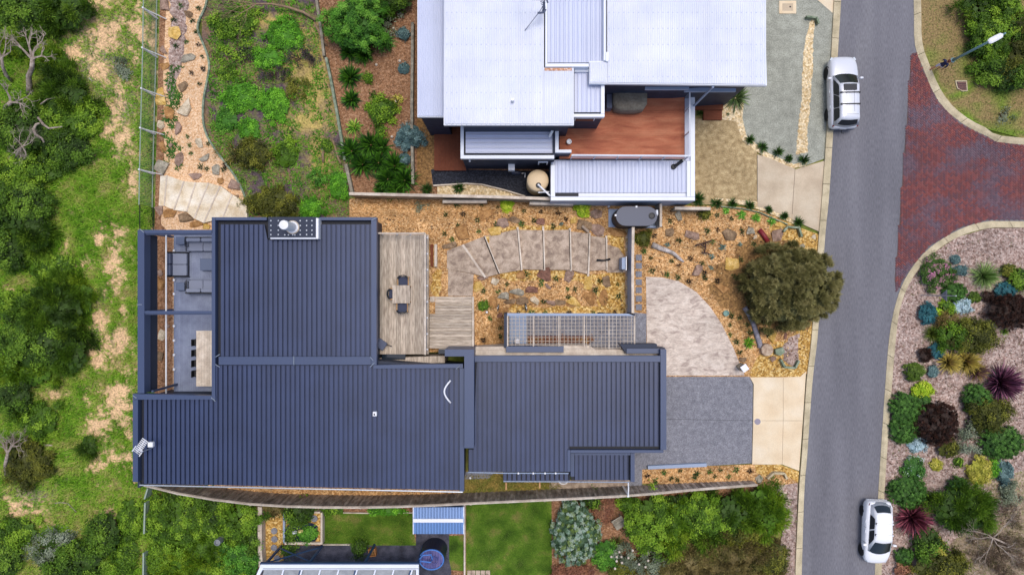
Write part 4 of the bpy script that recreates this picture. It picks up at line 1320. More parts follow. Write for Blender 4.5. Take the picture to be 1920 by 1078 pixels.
slabpx(pg, 'post', rect(1187.5, 588, 1191, 591.5), 0.0, zp - 0.13, M['navydark'])
lp = slabpx(pg, 'landing', rect(955, 592, 987, 648), 0.02, 0.6, M['palewall'])
mb = MB()
q = P(969, 641, 2.3)
mb.lathe((q.x, q.y, 1.6), [(0.02, 0), (0.17, 0.1), (0.2, 0.22), (0.14, 0.34), (0.02, 0.38)], 12)
tag(mb.build('globe_lamp', M['white'], None, True), 'round white globe light under the left end of the mesh', 'lamp')
ps = thing('planting_box', 'low reddish planting strip under the wire mesh', 'planter', P(1045, 638))
for i in range(14):
    slabpx(ps, 'brick', rect(991 + i * 8, 630, 998 + i * 8, 633), 0.02, 0.22, M['rustbrick'] if 'rustbrick' in M else M['reddark'])
    slabpx(ps, 'brick', rect(991 + i * 8, 645, 998 + i * 8, 648), 0.02, 0.22, M['reddark'])
slabpx(ps, 'soil', rect(991, 633.2, 1103, 644.8), 0.02, 0.15, M['litter'])
for i, y in enumerate((483, 498.5, 514, 529, 544, 560, 576)):
    st_ = slabpx(None, 'stepping_stone', rect(1192, y - 5.5, 1203.5, y + 5.5), 0.0, 0.06, M['drive'])
    tag(st_, '%s square blue grey paver from the top beside screen wall' % ORD[i], 'paver', 'square stepping stones')
sheet('joint_gravel', rect(1190.5, 474, 1208, 586), 0.022, M['mulch'], 'mulch between the square stepping stones', 'gravel')

# ------------------------------------------------------------------ tanks
def stadium(cx, cy, L, W, n=10):
    r = W / 2
    return [(cx + (L / 2 - r) + r * math.cos(a), cy + r * math.sin(a)) for a in np.linspace(-math.pi / 2, math.pi / 2, n)] + \
           [(cx - (L / 2 - r) + r * math.cos(a), cy + r * math.sin(a)) for a in np.linspace(math.pi / 2, 3 * math.pi / 2, n)]
M['tankblue'] = flat('slate_blue_steel', '40465a', 1.0, rough=0.45, grain=0.05)
zt_ = 2.0
tk = thing('slim_tank', 'slim dark blue rainwater tank with rounded ends', 'tank', P(1190, 410))
q = P(1193.5, 405.5, zt_)
L, Wd = 78 * (H - zt_) / F, 37 * (H - zt_) / F
mb = MB()
pts = stadium(q.x, q.y, L, Wd)
mb.prism(pts, 0.1, zt_)
mb.build('shell', M['gutterdark'], tk)
mb = MB()
mb.prism(stadium(q.x, q.y, L - 0.02, Wd - 0.02), zt_ + 0.002, zt_ + 0.04)
mb.build('lid', M['tankblue'], tk)
mb = MB()
r = P(1222, 405, zt_)
mb.lathe((r.x, r.y, zt_ + 0.04), [(0.2, 0), (0.2, 0.04), (0.15, 0.05), (0.14, 0.02)], 18)
mb.build('strainer', M['black'], tk)
for x, y in ((1193, 388), (1154, 404)):
    mb = MB()
    r = P(x, y, zt_)
    mb.box((r.x, r.y, zt_ + 0.05), (0.11, 0.11, 0.07))
    mb.build('bracket', M['white'], tk)
mb = MB()
r = P(1232, 400, zt_)
mb.tube([(r.x, r.y - 0.1, zt_ - 0.1), (r.x, r.y - 0.05, zt_), (r.x - 0.02, r.y + 0.2, zt_ + 0.02)], 0.08, 6)
mb.build('inlet_pipe', M['white'], tk)
ts = thing('tank_base', 'pale concrete slab and low wall around slim tank', 'tank base', P(1190, 420))
slabpx(ts, 'slab', rect(1141, 392, 1236, 426), 0.0, 0.1, M['palewall'])
slabpx(ts, 'screen_post', rect(1237, 382, 1241.5, 425), 0.0, 1.5, M['palecap'])
slabpx(ts, 'edge_rail', rect(1210, 424, 1237, 427), 0.0, 0.5, M['palewall'])
tk = thing('round_tank', 'round cream rainwater tank with white inlet pipe', 'tank', P(1000, 347))
zt2 = 2.2
q = P(1008.5, 338, zt2)
mb = MB()
mb.lathe((q.x, q.y, 0.0), [(0.66, 0), (0.68, 0.1), (0.68, zt2 - 0.12), (0.64, zt2 - 0.02), (0.45, zt2 + 0.06), (0.1, zt2 + 0.1)], 28)
mb.build('shell', flat('cream_poly', 'd8be98', 1.0, rough=0.5, grain=0.06), tk, True)
mb = MB()
r = P(1009.5, 348, zt2)
mb.lathe((r.x, r.y, zt2 + 0.02), [(0.17, 0), (0.17, 0.07), (0.14, 0.08)], 16)
mb.build('strainer', M['black'], tk)
mb = MB()
mb.tube([(r.x, r.y, zt2 + 0.25), P(1030, 366, 2.5), P(1034, 368, 2.4)], 0.06, 8)
mb.tube([(r.x, r.y, zt2 + 0.1), (r.x, r.y, zt2 + 0.26)], 0.06, 8)
mb.tube([P(1009, 361, 1.9), P(1030, 360, 1.9)], 0.05, 8)
mb.build('inlet_pipe', M['white'], tk)
pp = thing('water_pump', 'dark pump with bent white pipe on gravel', 'pump', P(968, 325))
q = P(968, 324, 0.3)
mb = MB()
mb.lathe((q.x, q.y, 0.0), [(0.25, 0.02), (0.3, 0.1), (0.26, 0.35), (0.12, 0.42)], 14, 1.1, 0.5)
mb.build('housing', M['tankblue'], pp)
mb = MB()
mb.tube([P(978, 325, .25), P(985, 325, .25), P(984, 333, .25)], 0.035, 6)
mb.build('pipe', M['white'], pp)

# ------------------------------------------------------------------ outdoor furniture
def local_thing(name, label, cat, loc, rz=0, group=None):
    t = thing(name, label, cat, loc, rz, group)
    t['local'] = True
    return t
M['seatnavy'] = flat('navy_seat', '3c4258', 1.0, rough=0.8, grain=0.1)
tb = local_thing('patio_table', 'square weathered timber table on the east deck', 'table', P(756, 551.5, zd))
tb.location.z = zd
for k in range(5):
    MB().box((-0.43 + k * 0.215, 0, 0.735), (0.205, 1.1, 0.03)).build('slat', M['deckgrey'], tb)
for sx in (-1, 1):
    for sy in (-1, 1): MB().box((sx * 0.47, sy * 0.47, 0.36), (0.07, 0.07, 0.72)).build('leg', M['timber'], tb)
for s in (-1, 1): MB().box((0, s * 0.47, 0.68), (0.9, 0.03, 0.08)).build('apron', M['timber'], tb)
def chair(label, px, py, rz):
    p = P(px, py, zd + 0.4)
    c = local_thing('patio_chair', label, 'chair', (p.x, p.y, zd), rz, 'navy chairs round the square table')
    MB().rbox((0, 0, 0.44), (0.56, 0.55, 0.08), 0.08).build('seat', M['seatnavy'], c)
    mb = MB()
    for k in range(7):
        a = math.pi * (0.12 + 0.76 * k / 6)
        mb.box((0.31 * math.cos(a), 0.12 + 0.22 * math.sin(a), 0.66), (0.14, 0.05, 0.34), a + math.pi / 2)
    mb.build('backrest', M['black'], c)
    for s in (-1, 1):
        mb = MB()
        mb.tube([(s * 0.33, -0.33, 0.6), (s * 0.33, 0.22, 0.66)], 0.032, 6)
        mb.build('armrest', M['timber'], c)
        for y in (-0.28, 0.24):
            MB().tube([(s * 0.31, y, 0.0), (s * 0.32, y, 0.6)], 0.025, 6).build('leg', M['timber'], c)
    return c
chair('navy armchair tucked in on the north side of the table', 756.5, 527, 0)
chair('navy armchair tucked in on the south side of the table', 755, 577, math.pi)
chair('navy armchair pushed under the west side of the table', 738, 551, math.pi / 2)
p = P(714, 646, zd + 0.5)
c = local_thing('folded_chair', 'dark lounge chair leaning against the navy wall', 'chair', (p.x, p.y, zd), math.radians(-35))
MB().rbox((0, 0, 0.4), (0.6, 0.55, 0.1), 0.1).build('seat', M['charcoal'], c)
MB().box((-0.28, 0, 0.7), (0.08, 0.55, 0.55)).build('backrest', M['charcoal'], c)
for sx in (-1, 1):
    for sy in (-1, 1): MB().tube([(sx * .25, sy * .22, 0), (sx * .25, sy * .22, .36)], 0.02, 6).build('leg', M['black'], c)
MB().tube([(0.3, 0.2, 0.45), (0.62, 0.3, 0.5)], 0.03, 6).build('arm', M['black'], c)

def sofa(label, px, py, rz, L=1.7, D=0.85, n=2, back=True):
    p = P(px, py, zt + 0.4)
    s = local_thing('outdoor_sofa', label, 'sofa', (p.x, p.y, zt), rz, 'grey outdoor sofas on the terrace')
    MB().box((0, 0, 0.2), (L, D, 0.06)).build('frame', M['black'], s)
    MB().box((0, D / 2 - 0.04, 0.48), (L, 0.06, 0.5)).build('back_frame', M['black'], s)
    w = (L - 0.12) / n
    for i in range(n):
        x = -L / 2 + 0.06 + w * (i + 0.5)
        MB().rbox((x, -0.1, 0.34), (w - 0.02, D - 0.22, 0.2), 0.06).build('seat_cushion', M['greyfab'], s)
        MB().rbox((x, D / 2 - 0.2, 0.58), (w - 0.03, 0.24, 0.42), 0.08).build('back_cushion', M['charcoal' if back else 'greyfab'], s)
    for k in (-1, 1):
        mb = MB()
        mb.tube([(k * L / 2, -D / 2, 0), (k * L / 2, -D / 2, 0.58), (k * L / 2, D / 2, 0.58), (k * L / 2, D / 2, 0)], 0.03, 5)
        mb.build('arm', M['black'], s)
    return s
sofa('grey sofa backing onto the top pergola beam', 381, 458, 0, 2.0, 0.9, 2, False)
sofa('two seat grey sofa with dark cushions facing the low table', 333, 496, math.pi / 2, 1.55, 1.2, 2)
sofa('grey sofa in the middle of terrace facing up the deck', 381, 538, math.pi, 2.0, 0.85, 2, False)
def low_table(name, label, px, py, w, d, h, m='charcoal', group=None):
    p = P(px, py, zt + h)
    t = local_thing(name, label, 'table', (p.x, p.y, zt), 0, group)
    MB().rbox((0, 0, h - 0.03), (w, d, 0.06), 0.04).build('table_top', M[m], t)
    for sx in (-1, 1):
        for sy in (-1, 1): MB().box((sx * (w / 2 - 0.06), sy * (d / 2 - 0.06), h / 2 - 0.04), (0.05, 0.05, h - 0.06)).build('leg', M['black'], t)
    return t
M['slate'] = flat('slate_top', '59647c', 1.0, rough=0.6)
low_table('side_table', 'small slate side table beside the top sofa', 337.5, 451, 0.55, 0.5, 0.45, 'slate', 'slate tables on the terrace')
low_table('side_table', 'small slate side table beside the middle sofa', 337.5, 537, 0.55, 0.5, 0.45, 'slate', 'slate tables on the terrace')
low_table('coffee_table', 'low slate coffee table half under the roof edge', 391, 496, 1.1, 0.75, 0.38, 'slate', 'slate tables on the terrace')
for px, py in ((350.5, 456), (350.5, 534)):
    p = P(px, py, zt + 0.5)
    s = local_thing('lantern', 'black frame lantern by the %s sofa' % ('top' if py < 500 else 'middle'), 'lantern', (p.x, p.y, zt), 0, 'black lanterns')
    mb = MB()
    for sx in (-1, 1):
        for sy in (-1, 1): mb.tube([(sx * .1, sy * .2, 0), (sx * .1, sy * .2, .55)], 0.018, 4)
    for z in (0.02, 0.55):
        mb.tube([(-.1, -.2, z), (.1, -.2, z), (.1, .2, z), (-.1, .2, z), (-.1, -.2, z)], 0.02, 4)
    mb.build('frame', M['black'], s)
p = P(383, 672, zt + 0.75)
t = local_thing('dining_table', 'long pale timber dining table on the terrace', 'table', (p.x, p.y, zt))
for k in range(6): MB().box((-0.42 + k * 0.168, 0, 0.74), (0.16, 3.5, 0.04)).build('plank', M['palecap'], t)
for sx in (-1, 1):
    for sy in (-1, 1): MB().box((sx * 0.4, sy * 1.6, 0.36), (0.09, 0.09, 0.72)).build('leg', M['timber'], t)
for i, y in enumerate((642, 661.5, 681, 700)):
    p = P(367, y, zt + 0.45)
    s = local_thing('dining_chair', '%s dark chair from the top along the dining table' % ORD[i], 'chair', (p.x, p.y, zt), 0, 'dark chairs along the dining table')
    MB().rbox((0.1, 0, 0.45), (0.42, 0.44, 0.05), 0.06).build('seat', M['black'], s)
    MB().box((-0.1, 0, 0.66), (0.04, 0.42, 0.36)).build('backrest', M['black'], s)
    for sx in (-0.06, 0.27):
        for sy in (-.18, .18): MB().tube([(sx, sy, 0), (sx, sy, .43)], 0.018, 5).build('leg', M['black'], s)
# covered barbecue on the red deck
p = P(1180, 186, zu + 0.8)
bq = local_thing('covered_barbecue', 'barbecue under a fitted grey brown cover on red deck', 'barbecue', (p.x, p.y, zu))
M['cover'] = pm('cover_cloth', [C('6e685e'), C('7e776c')], sc=2, grain=0.15, gsc=8, rough=0.9, bump=0.5)
mb = MB()
rings = []
for q, z in ((1.0, 0.1), (1.03, 0.5), (1.0, 0.9), (0.93, 1.05), (0.7, 1.12), (0.2, 1.13)):
    rings.append([(x * q, y * q, z + 0.02 * math.sin(k * 2.1)) for k, (x, y) in enumerate(stadium(0, 0, 2.2, 1.5, 7))])
for r in rings:
    for k, (x, y, z) in enumerate(r): r[k] = (max(-1.02, min(1.02, x * 1.15)), y * 0.98, z)
mb.loft(rings)
mb.build('cover', M['cover'], bq, True)
MB().box((-1.2, 0.0, 0.45), (0.32, 1.1, 0.85)).build('side_shelf', M['charcoal'], bq)
for sx in (-.8, .8):
    for sy in (-.5, .5): MB().tube([(sx, sy - .03, .06), (sx, sy + .03, .06)], 0.06, 8).build('castor', M['black'], bq)
mb = MB()
p = P(1067, 266, 3.2)
mb.lathe((p.x, p.y, 2.9), [(0.1, 0), (0.14, 0.2), (0.16, 0.34), (0.12, 0.36), (0.1, 0.3)], 14)
tag(mb.build('plant_pot', M['white'], None, True), 'round white pot at the corner of the red deck', 'pot')

# ------------------------------------------------------------------ street things
p = P(1786.5, 113.5)
lamp = local_thing('street_lamp', 'slim green grey street lamp with white head over the bush', 'street lamp', (p.x, p.y, 0))
M['lampgreen'] = flat('lamp_pole', '6c8c94', 1.0, rough=0.4, spec=0.5)
MB().tube([(0, 0, 0), (0, 0, 0.6), (0, 0, 4.75)], [0.1, 0.08, 0.055], 10).build('pole', M['lampgreen'], lamp, True)
MB().lathe((0, 0, 0), [(0.17, 0), (0.17, 0.03), (0.11, 0.05)], 10).build('base_plate', M['lampgreen'], lamp)
dr = Vector((-0.885, -0.465, 0))
R3 = Matrix((dr, Vector((0.465, -0.885, 0)), Vector((0, 0, 1)))).transposed()
mb = MB()
rings = []
for u, w, h0, h1 in ((0.12, 0.07, 0, .06), (0.22, 0.15, -.03, .09), (0.6, 0.17, -.05, .11), (0.95, 0.16, -.05, .09), (1.05, 0.1, -.03, .04)):
    rings.append([R3 @ Vector((u, s * w, z)) + Vector((0, 0, 4.66)) for s, z in ((-1, h0), (1, h0), (1, h1 * .6), (.5, h1), (-.5, h1), (-1, h1 * .6))])
mb.loft(rings)
mb.build('lamp_head', M['white'], lamp, False)
MB().tube([(0, 0, 4.66), R3 @ Vector((0.14, 0, 0)) + Vector((0, 0, 4.66))], 0.05, 8).build('bracket', M['lampgreen'], lamp)

p = P(1727.5, 553.5)
sg = local_thing('give_way_sign', 'triangular road sign on thin grey post seen from behind', 'road sign', (p.x, p.y, 0))
MB().tube([(0, 0, 0), (0, 0, 3.5)], 0.035, 8).build('post', M['silver'], sg)
mb = MB()
mb.add([(0.04, 0, 1.85), (0.04, -0.36, 2.55), (0.04, 0.36, 2.55), (0.055, 0, 1.85), (0.055, -0.36, 2.55), (0.055, 0.36, 2.55)], [(0, 1, 2), (5, 4, 3), (0, 3, 4, 1), (1, 4, 5, 2), (2, 5, 3, 0)])
mb.build('sign_plate', flat('sign_back', '7e808c', 1.0, rough=0.6), sg)
MB().add([(0.057, 0, 1.87), (0.057, 0.34, 2.54), (0.057, -0.34, 2.54)], [(0, 1, 2)]).build('sign_face', flat('sign_red', 'b02020', 1.0), sg)
MB().add([(0.06, 0, 2.02), (0.06, 0.24, 2.49), (0.06, -0.24, 2.49)], [(0, 1, 2)]).build('sign_field', M['white'], sg)

gr = thing('drain_grate', 'rusty square drain grate with concrete rim on verge', 'drain', P(1803, 160))
slabpx(gr, 'rim', [(1791, 151), (1813, 151), (1815, 171), (1805, 172), (1795, 166)], 0.0, 0.08, M['kerb'])
slabpx(gr, 'pit', [(1793.5, 153.5), (1811.5, 153.5), (1812.5, 169.5), (1805, 170), (1796, 165)], 0.05, 0.085, flat('pit', '3c2024', 1.0))
for k in range(4): slabpx(gr, 'grate_bar', rect(1796, 155.5 + k * 4, 1811.5, 156.5 + k * 4), 0.085, 0.1, flat('rusty_bar', '8a5a54', 1.0) if k == 0 else bpy.data.materials['rusty_bar'])
pit = thing('pit_lid', 'square concrete service pit lid set in the verge', 'pit lid', P(1477, 13))
slabpx(pit, 'surround', rect(1461, 2, 1493, 26), 0.0, 0.05, M['cross'])
slabpx(pit, 'lid', rect(1467, 7, 1487, 21), 0.045, 0.056, M['slab_n'])
mb = MB()
mb.lathe((P(1481, 14).x, P(1481, 14).y, 0.056), [(0.06, 0), (0.05, 0.01)], 8)
mb.build('lifting_hole', M['black'], pit)
mb = MB()
q = P(1420, 790)
mb.lathe((q.x, q.y, 0.03), [(0.2, 0), (0.2, 0.012), (0.17, 0.014)], 22)
tag(mb.build('manhole_cover', flat('cast_iron', '8c8490', 1.0, grain=0.2)), 'round grey manhole cover on the beige crossover', 'manhole cover')
mb = MB()
for x, y in ((1396, 690),):
    q = P(x, y, 1.0)
    mb.box((q.x, q.y, 0.5), (0.36, 0.36, 1.0), math.radians(35))
mbx = thing('letterbox', 'pale cube topped letterbox pillar at the driveway corner', 'letterbox', P(1397, 689))
mb.build('pillar', M['sleeper'], mbx)
MB().box((q.x, q.y, 1.02), (0.42, 0.42, 0.05), math.radians(35)).build('cap', M['white'], mbx)

# big stump, concrete block, logs in the corner bed
mb = MB()
q = P(1439, 656, 0.4)
mb.lathe((q.x, q.y, 0), [(0.42, 0), (0.40, 0.35), (0.38, 0.4)], 18)
sp_ = tag(mb.build('tree_stump', pm('cut_wood', [C('8a7262'), C('a8917c'), C('bcaa94')], sc=6, grain=0.2, bump=0.3)), 'round sawn stump with pale top in golden pebbles', 'stump')
mb = MB()
mb.prism(wpts([(1454, 655), (1468, 651), (1472, 660), (1464, 667), (1455, 664)], .35), 0, .35)
tag(mb.build('concrete_block', M['greenedge']), 'angular pale concrete block right of the stump', 'block')

def log(label, pts, rad, m, name='log', dz=0.1, cat='log'):
    mb = MB()
    mb.tube([G(x, y, dz) for x, y in pts], rad, 7)
    return tag(mb.build(name, m, None, True), label, cat)
M['bark'] = pm('silver_bark', [C('8a827c'), C('b0a6a0'), C('ccc4c0')], sc=4, grain=0.2, gsc=12, bump=0.4)
M['bluebark'] = pm('grey_log', [C('6a6670'), C('8c8890'), C('a4a0a8')], sc=4, grain=0.2, gsc=12, bump=0.4)
M['darkwood'] = pm('dark_wood', [C('3a2a26'), C('54403a')], sc=4, grain=0.2)
log('pale crooked driftwood log lying on the mulch bank', [(1222, 459), (1236, 465), (1250, 470), (1262, 475), (1272, 484), (1281, 491)], [0.2, 0.17, 0.15, 0.13, 0.11, 0.06], M['bark'])
log('long grey log curving beside the sheoak', [(1395, 576), (1404, 590), (1413, 610), (1418, 628), (1424, 645), (1424, 652)], [0.18, 0.17, 0.16, 0.17, 0.18, 0.16], M['bluebark'])
log('red painted timber sleeper leaning in the mulch', [(1423, 431), (1432, 443), (1439, 455)], [0.16, 0.16, 0.16], flat('red_paint', '7a2028', 1.0, grain=0.15), 'red_sleeper', cat='sleeper')
fr = thing('branch_frame', 'dark branching stick sculpture standing on the mulch', 'sculpture', G(1318, 463))
for pts in ([(1301, 461), (1331, 452)], [(1321, 455), (1320, 466), (1318, 475)], [(1313, 474), (1327, 476)], [(1312, 460), (1320, 464)]):
    MB().tube([G(x, y, 0.3) for x, y in pts], 0.05, 5).build('stick', M['darkwood'], fr)
log('short dark stick lying across the stone steps', [(1118, 488), (1131, 489), (1143, 486)], [0.07, 0.06, 0.07], M['black'], 'stick', 0.3, 'stick')
log('pink stone bollard lying across the rocks above the steps', [(1091, 424), (1103, 436)], [0.1, 0.1], M['tread'], 'stone_post', 0.25, 'post')

# ------------------------------------------------------------------ southern neighbour's things
M['shedblue'] = flat('shed_blue', '6a8cc0', 1.0, rough=0.45, spec=0.5, grain=0.05, rnd=0.03)
shed = thing('garden_shed', 'small blue garden shed with pale ridge cap', 'shed', P(820, 975))
zh = 2.0
slabpx(shed, 'wall', rect(778, 953, 866, 997), 0.0, 1.9, flat('shed_wall', '5a76a0', 1.0))
nsh = 17
for i in range(nsh):
    x0, x1 = 775 + i * 95 / nsh, 775 + (i + 1) * 95 / nsh
    for ya, yb3 in ((950.5, 975.5), (975.5, 1000.5)):
        za, zb3 = (zh, zh + 0.25) if ya < 960 else (zh + 0.25, zh)
        a, b, c, d = P(x0, ya, za), P(x1 - 0.5, ya, za), P(x1 - 0.5, yb3, zb3), P(x0, yb3, zb3)
        e, f = P(x0 + 0.35, ya, za + 0.03), P(x1 - 0.9, ya, za + 0.03)
        g, h_ = P(x1 - 0.9, yb3, zb3 + 0.03), P(x0 + 0.35, yb3, zb3 + 0.03)
        MB().add([a, b, c, d, e, f, g, h_], [(3, 2, 1, 0), (7, 6, 5, 4), (0, 4, 7, 3), (1, 2, 6, 5)]).build('roof_sheet', M['shedblue'], shed)
slabpx(shed, 'ridge_cap', rect(775, 972.5, 868.5, 979), zh + 0.22, zh + 0.32, M['white'])
for x in (774, 868.7):
    slabpx(shed, 'barge_trim', rect(x, 950, x + 1.6, 1001), zh - 0.06, zh + 0.2, M['whitetrim'])

tub = thing('plunge_tub', 'round dark navy tub with slatted lilac lid and blue handrail', 'tub', P(818, 1028))
q = P(809, 1049, 2.0)
rt = 0.82
mb = MB()
mb.lathe((q.x, q.y, 0), [(rt - .02, 0), (rt, 0.1), (rt, 1.9), (rt - 0.05, 1.95), (rt - .06, 1.9)], 30, 1.0, 0.82)
mb.build('shell', flat('navy_shell', '1c2438', 1.0, rough=0.4), tub)
M['lilac'] = pm('lilac_board', [C('4a4e80'), C('5c5a8c'), C('706890')], sc=3, grain=0.15, rnd=0.15)
M['railblue'] = flat('rail_blue', '4a78c0', 1.0, rough=0.4)
for k in range(9):
    u = -0.66 + k * 0.165
    w = math.sqrt(max(0.02, 1 - (u / 0.72) ** 2)) * 0.6
    MB().box((q.x + u, q.y, 1.92), (0.15, 2 * w, 0.05)).build('lid_slat', M['lilac'], tub)
mb = MB()
ring = [(q.x + 0.75 * math.cos(a), q.y + 0.62 * math.sin(a), 1.98) for a in np.linspace(0, 2 * math.pi, 29)]
mb.tube(ring, 0.045, 5)
mb.build('rim', M['railblue'], tub)
mb = MB()
ring = [(q.x + 0.14 + 0.22 * math.cos(a), q.y - 0.05 + 0.22 * math.sin(a), 1.99) for a in np.linspace(0, 2 * math.pi, 17)]
mb.tube(ring, 0.06, 5)
mb.build('hatch_ring', M['lilac'], tub)
for pts in ([(-.75, .15, 2.5), (-.45, .52, 2.6), (.05, .55, 2.6), (.1, .2, 2.4), (0.1, .2, 1.95)], [(-.75, .12, 2.45), (.0, .02, 2.45), (.05, 0, 1.95)], [(-.75, .15, 2.5), (-.8, .12, 1.0), (-.8, .12, 0.0)]):
    MB().tube([(q.x + a, q.y + b, z) for a, b, z in pts], 0.045, 5).build('handrail', M['railblue'], tub)

pl_ = thing('raised_planter', 'square raised planter of pale rails with dark pond', 'planter', P(567, 990))
for pts in (rect(530.5, 960, 534, 1018), rect(601, 961, 604.5, 1020), rect(534, 1016.5, 601, 1020.5), rect(534.5, 959, 600, 962)):
    slabpx(pl_, 'rail', pts, 0.0, 0.55, M['palecap'] if pts[0][0] > 532 else M['palewall'])
slabpx(pl_, 'soil', rect(534.3, 962, 600.8, 1016.3), 0.0, 0.35, M['gold'])
slabpx(pl_, 'pond', [(534, 990), (545, 980), (585, 980), (596, 986), (595, 1008), (590, 1015), (536, 1015)], 0.3, 0.37, flat('pond_water', '141c38', 1.0, rough=0.1, spec=0.6))
for px, py, r_ in ((589, 972, .22),):
    mb = MB()
    p = P(px, py, .4)
    mb.lathe((p.x, p.y, .35), [(r_, 0), (r_, .05), (r_ - .03, .06)], 14)
    mb.build('pond_stone', M['drive'], pl_)
for i, (px, py) in enumerate(((514.5, 994.5), (515, 1010), (514, 1026), (520, 1046))):
    mb = MB()
    p = P(px, py)
    mb.lathe((p.x, p.y, 0.0), [(.21, 0), (.21, .06), (.18, .07)], 14)
    tag(mb.build('stepping_stone', M['drive']), '%s round grey stepping stone down the pebble path' % ORD[i], 'paver', 'round stepping stones')
for px, py, c, lb in ((552, 998, 'e8eef4', 'white bird ornament beside the dark pond'), (563, 996, 'e8d890', 'pale yellow bird ornament beside the dark pond')):
    mb = MB()
    p = P(px, py, .6)
    mb.lathe((p.x, p.y, .37), [(.04, 0), (.12, .1), (.13, .2), (.06, .3), (.07, .36), (.02, .42)], 10, 1.4, .9)
    tag(mb.build('bird_ornament', flat('orn_' + c, c, 1.0), None, True), lb, 'ornament')
mb = MB()
p = P(407, 1017, 1.4)
mb.lathe((p.x, p.y, 0), [(.2, 0), (.2, 1.4), (.16, 1.41), (.15, 1.3)], 18)
tag(mb.build('vent_pipe', flat('grey_pipe', '7c8084', 1.0)), 'round grey pipe top poking out of the hedge', 'pipe')

pgo = thing('white_pergola', 'white rafter pergola at the bottom edge with navy posts', 'pergola', P(640, 1060))
zq = 3.3
M['postblue'] = flat('post_blue', '2c4468', 1.0, rough=0.5)
slabpx(pgo, 'front_beam', rect(489, 1058, 785, 1065), zq - .2, zq, M['whitetrim'])
slabpx(pgo, 'gutter', rect(487, 1055.5, 786, 1057.8), zq - .3, zq - .05, M['postblue'])
slabpx(pgo, 'purlin', rect(492, 1066.5, 783, 1068), zq - .15, zq - .02, M['whitetrim'])
slabpx(pgo, 'side_beam', [(489, 1058), (493, 1066), (480, 1090), (470, 1120), (462, 1120)], zq - .2, zq + .01, M['whitetrim'])
slabpx(pgo, 'side_beam', rect(780, 1066, 785, 1150), zq - .2, zq + .01, M['whitetrim'])
for i in range(9):
    x = 530 + i * 34.5
    if x > 772: break
    slabpx(pgo, 'rafter', [(x, 1068.3), (x + 2.6, 1068.3), (x - 22, 1150), (x - 24.6, 1150)], zq - .14, zq, M['whitetrim'])
    if i % 3 == 1: slabpx(pgo, 'rafter', [(x - 3, 1068.3), (x - 0.4, 1068.3), (x - 25, 1150), (x - 27.6, 1150)], zq - .2, zq - .02, M['postblue'])
slabpx(pgo, 'glazing', [(495, 1068.5), (779, 1068.5), (779, 1150), (470, 1150)], zq - .26, zq - .24, pm('poly_sheet', [C('8a8e94'), C('a0a4a8')], sc=3, grain=0.1, rough=0.4))
PX = [(494, 1061), (577, 1059), (682, 1059), (782, 1059)]
for x, y in PX:
    t = P(x, y, zq)
    MB().box((t.x, t.y, zq / 2 - .1), (.12, .12, zq - .2)).build('post', M['postblue'], pgo)
a, b = P(*PX[0], zq), P(*PX[1], zq)
for u, v in (((a.x, a.y, 0.4), (b.x, b.y, 2.8)), ((a.x, a.y, 2.8), (b.x, b.y, 0.4))):
    MB().tube([u, v], .045, 4).build('brace', M['postblue'], pgo)
for i in range(5):
    slabpx(None, 'stepping_stone', rect(876 + i * 9.2 - (2 if i else 0), 1069, 884 + i * 9.2 - (2 if i else 0), 1082), 0.0, .05, M['tread'])
    tag(bpy.data.objects[max((o.name for o in bpy.data.objects if o.name.startswith('stepping_stone')), key=lambda s: int(s[15:] or 0))],
        '%s narrow concrete paver from the left at the lawn bottom' % ORD[i], 'paver', 'concrete pavers at the bottom of the lawn')
p = P(1162, 982, .45)
bn = local_thing('timber_bench', 'weathered grey timber garden seat among the bushes', 'bench', (p.x, p.y, 0), math.radians(-58))
for k in range(4): MB().box((-.3 + k * .16, 0, .45), (.15, .75, .03)).build('seat_slat', M['sleeper'], bn)
for k in range(2): MB().box((-.47 - k * .05, 0, .62 + k * .17), (.04, .75, .14), M=Matrix.Rotation(-.25, 3, 'Y')).build('back_slat', M['sleeper'], bn)
for sx in (-.4, .25):
    for sy in (-.3, .3): MB().box((sx, sy, .22), (.07, .07, .44)).build('leg', M['sleeper'], bn)
p = P(698, 1035, .3)
pot = local_thing('square_planter', 'orange rimmed square pot on the dark paving', 'pot', (p.x, p.y, 0), .1)
for sx, sy, a, b in ((-.2, 0, .06, .5), (.2, 0, .06, .5), (0, -.22, .34, .06), (0, .22, .34, .06)):
    MB().box((sx, sy, .2), (a, b, .4)).build('side', flat('terracotta', 'b07440', 1.0) if sx < 0 else bpy.data.materials['terracotta'], pot)
MB().box((0, 0, .14), (.33, .37, .28)).build('soil', M['litter'], pot)
dp = thing('downpipe', 'white downpipe with knee joining fence and low roof', 'pipe', P(1180, 910))
MB().tube([P(1178, 903, 2.4), P(1178.5, 915, 2.2), P(1178, 928, 2.1)], .045, 6).build('pipe', M['white'], dp)
q = P(1178, 930, 2.1)
MB().box((q.x, q.y, 1.05), (.12, .12, 2.1)).build('post', M['white'], dp)
mb = MB()
q = P(1056, 903, .1)
mb.tube([(q.x + .3 * math.cos(a), q.y + .1 - .25 * math.sin(a), .06) for a in np.linspace(0, math.pi, 9)], .05, 5)
tag(mb.build('hose_loop', M['white']), 'white curved hose lying beside the low roof gutter', 'hose')
for i, (x, y, lb) in enumerate(((882, 894, 'small white lamp cap on paving by the house corner'), (1141, 388, 'small white marker cap left of the slim tank'), (913, 585, 'small white marker in mulch beside the stairs'))):
    mb = MB()
    q = G(x, y)
    mb.lathe((q.x, q.y, q.z), [(.07, 0), (.07, .25), (.02, .27)], 10)
    tag(mb.build('garden_light', M['white']), lb, 'garden light')
mb = MB()
q = G(1360, 587)
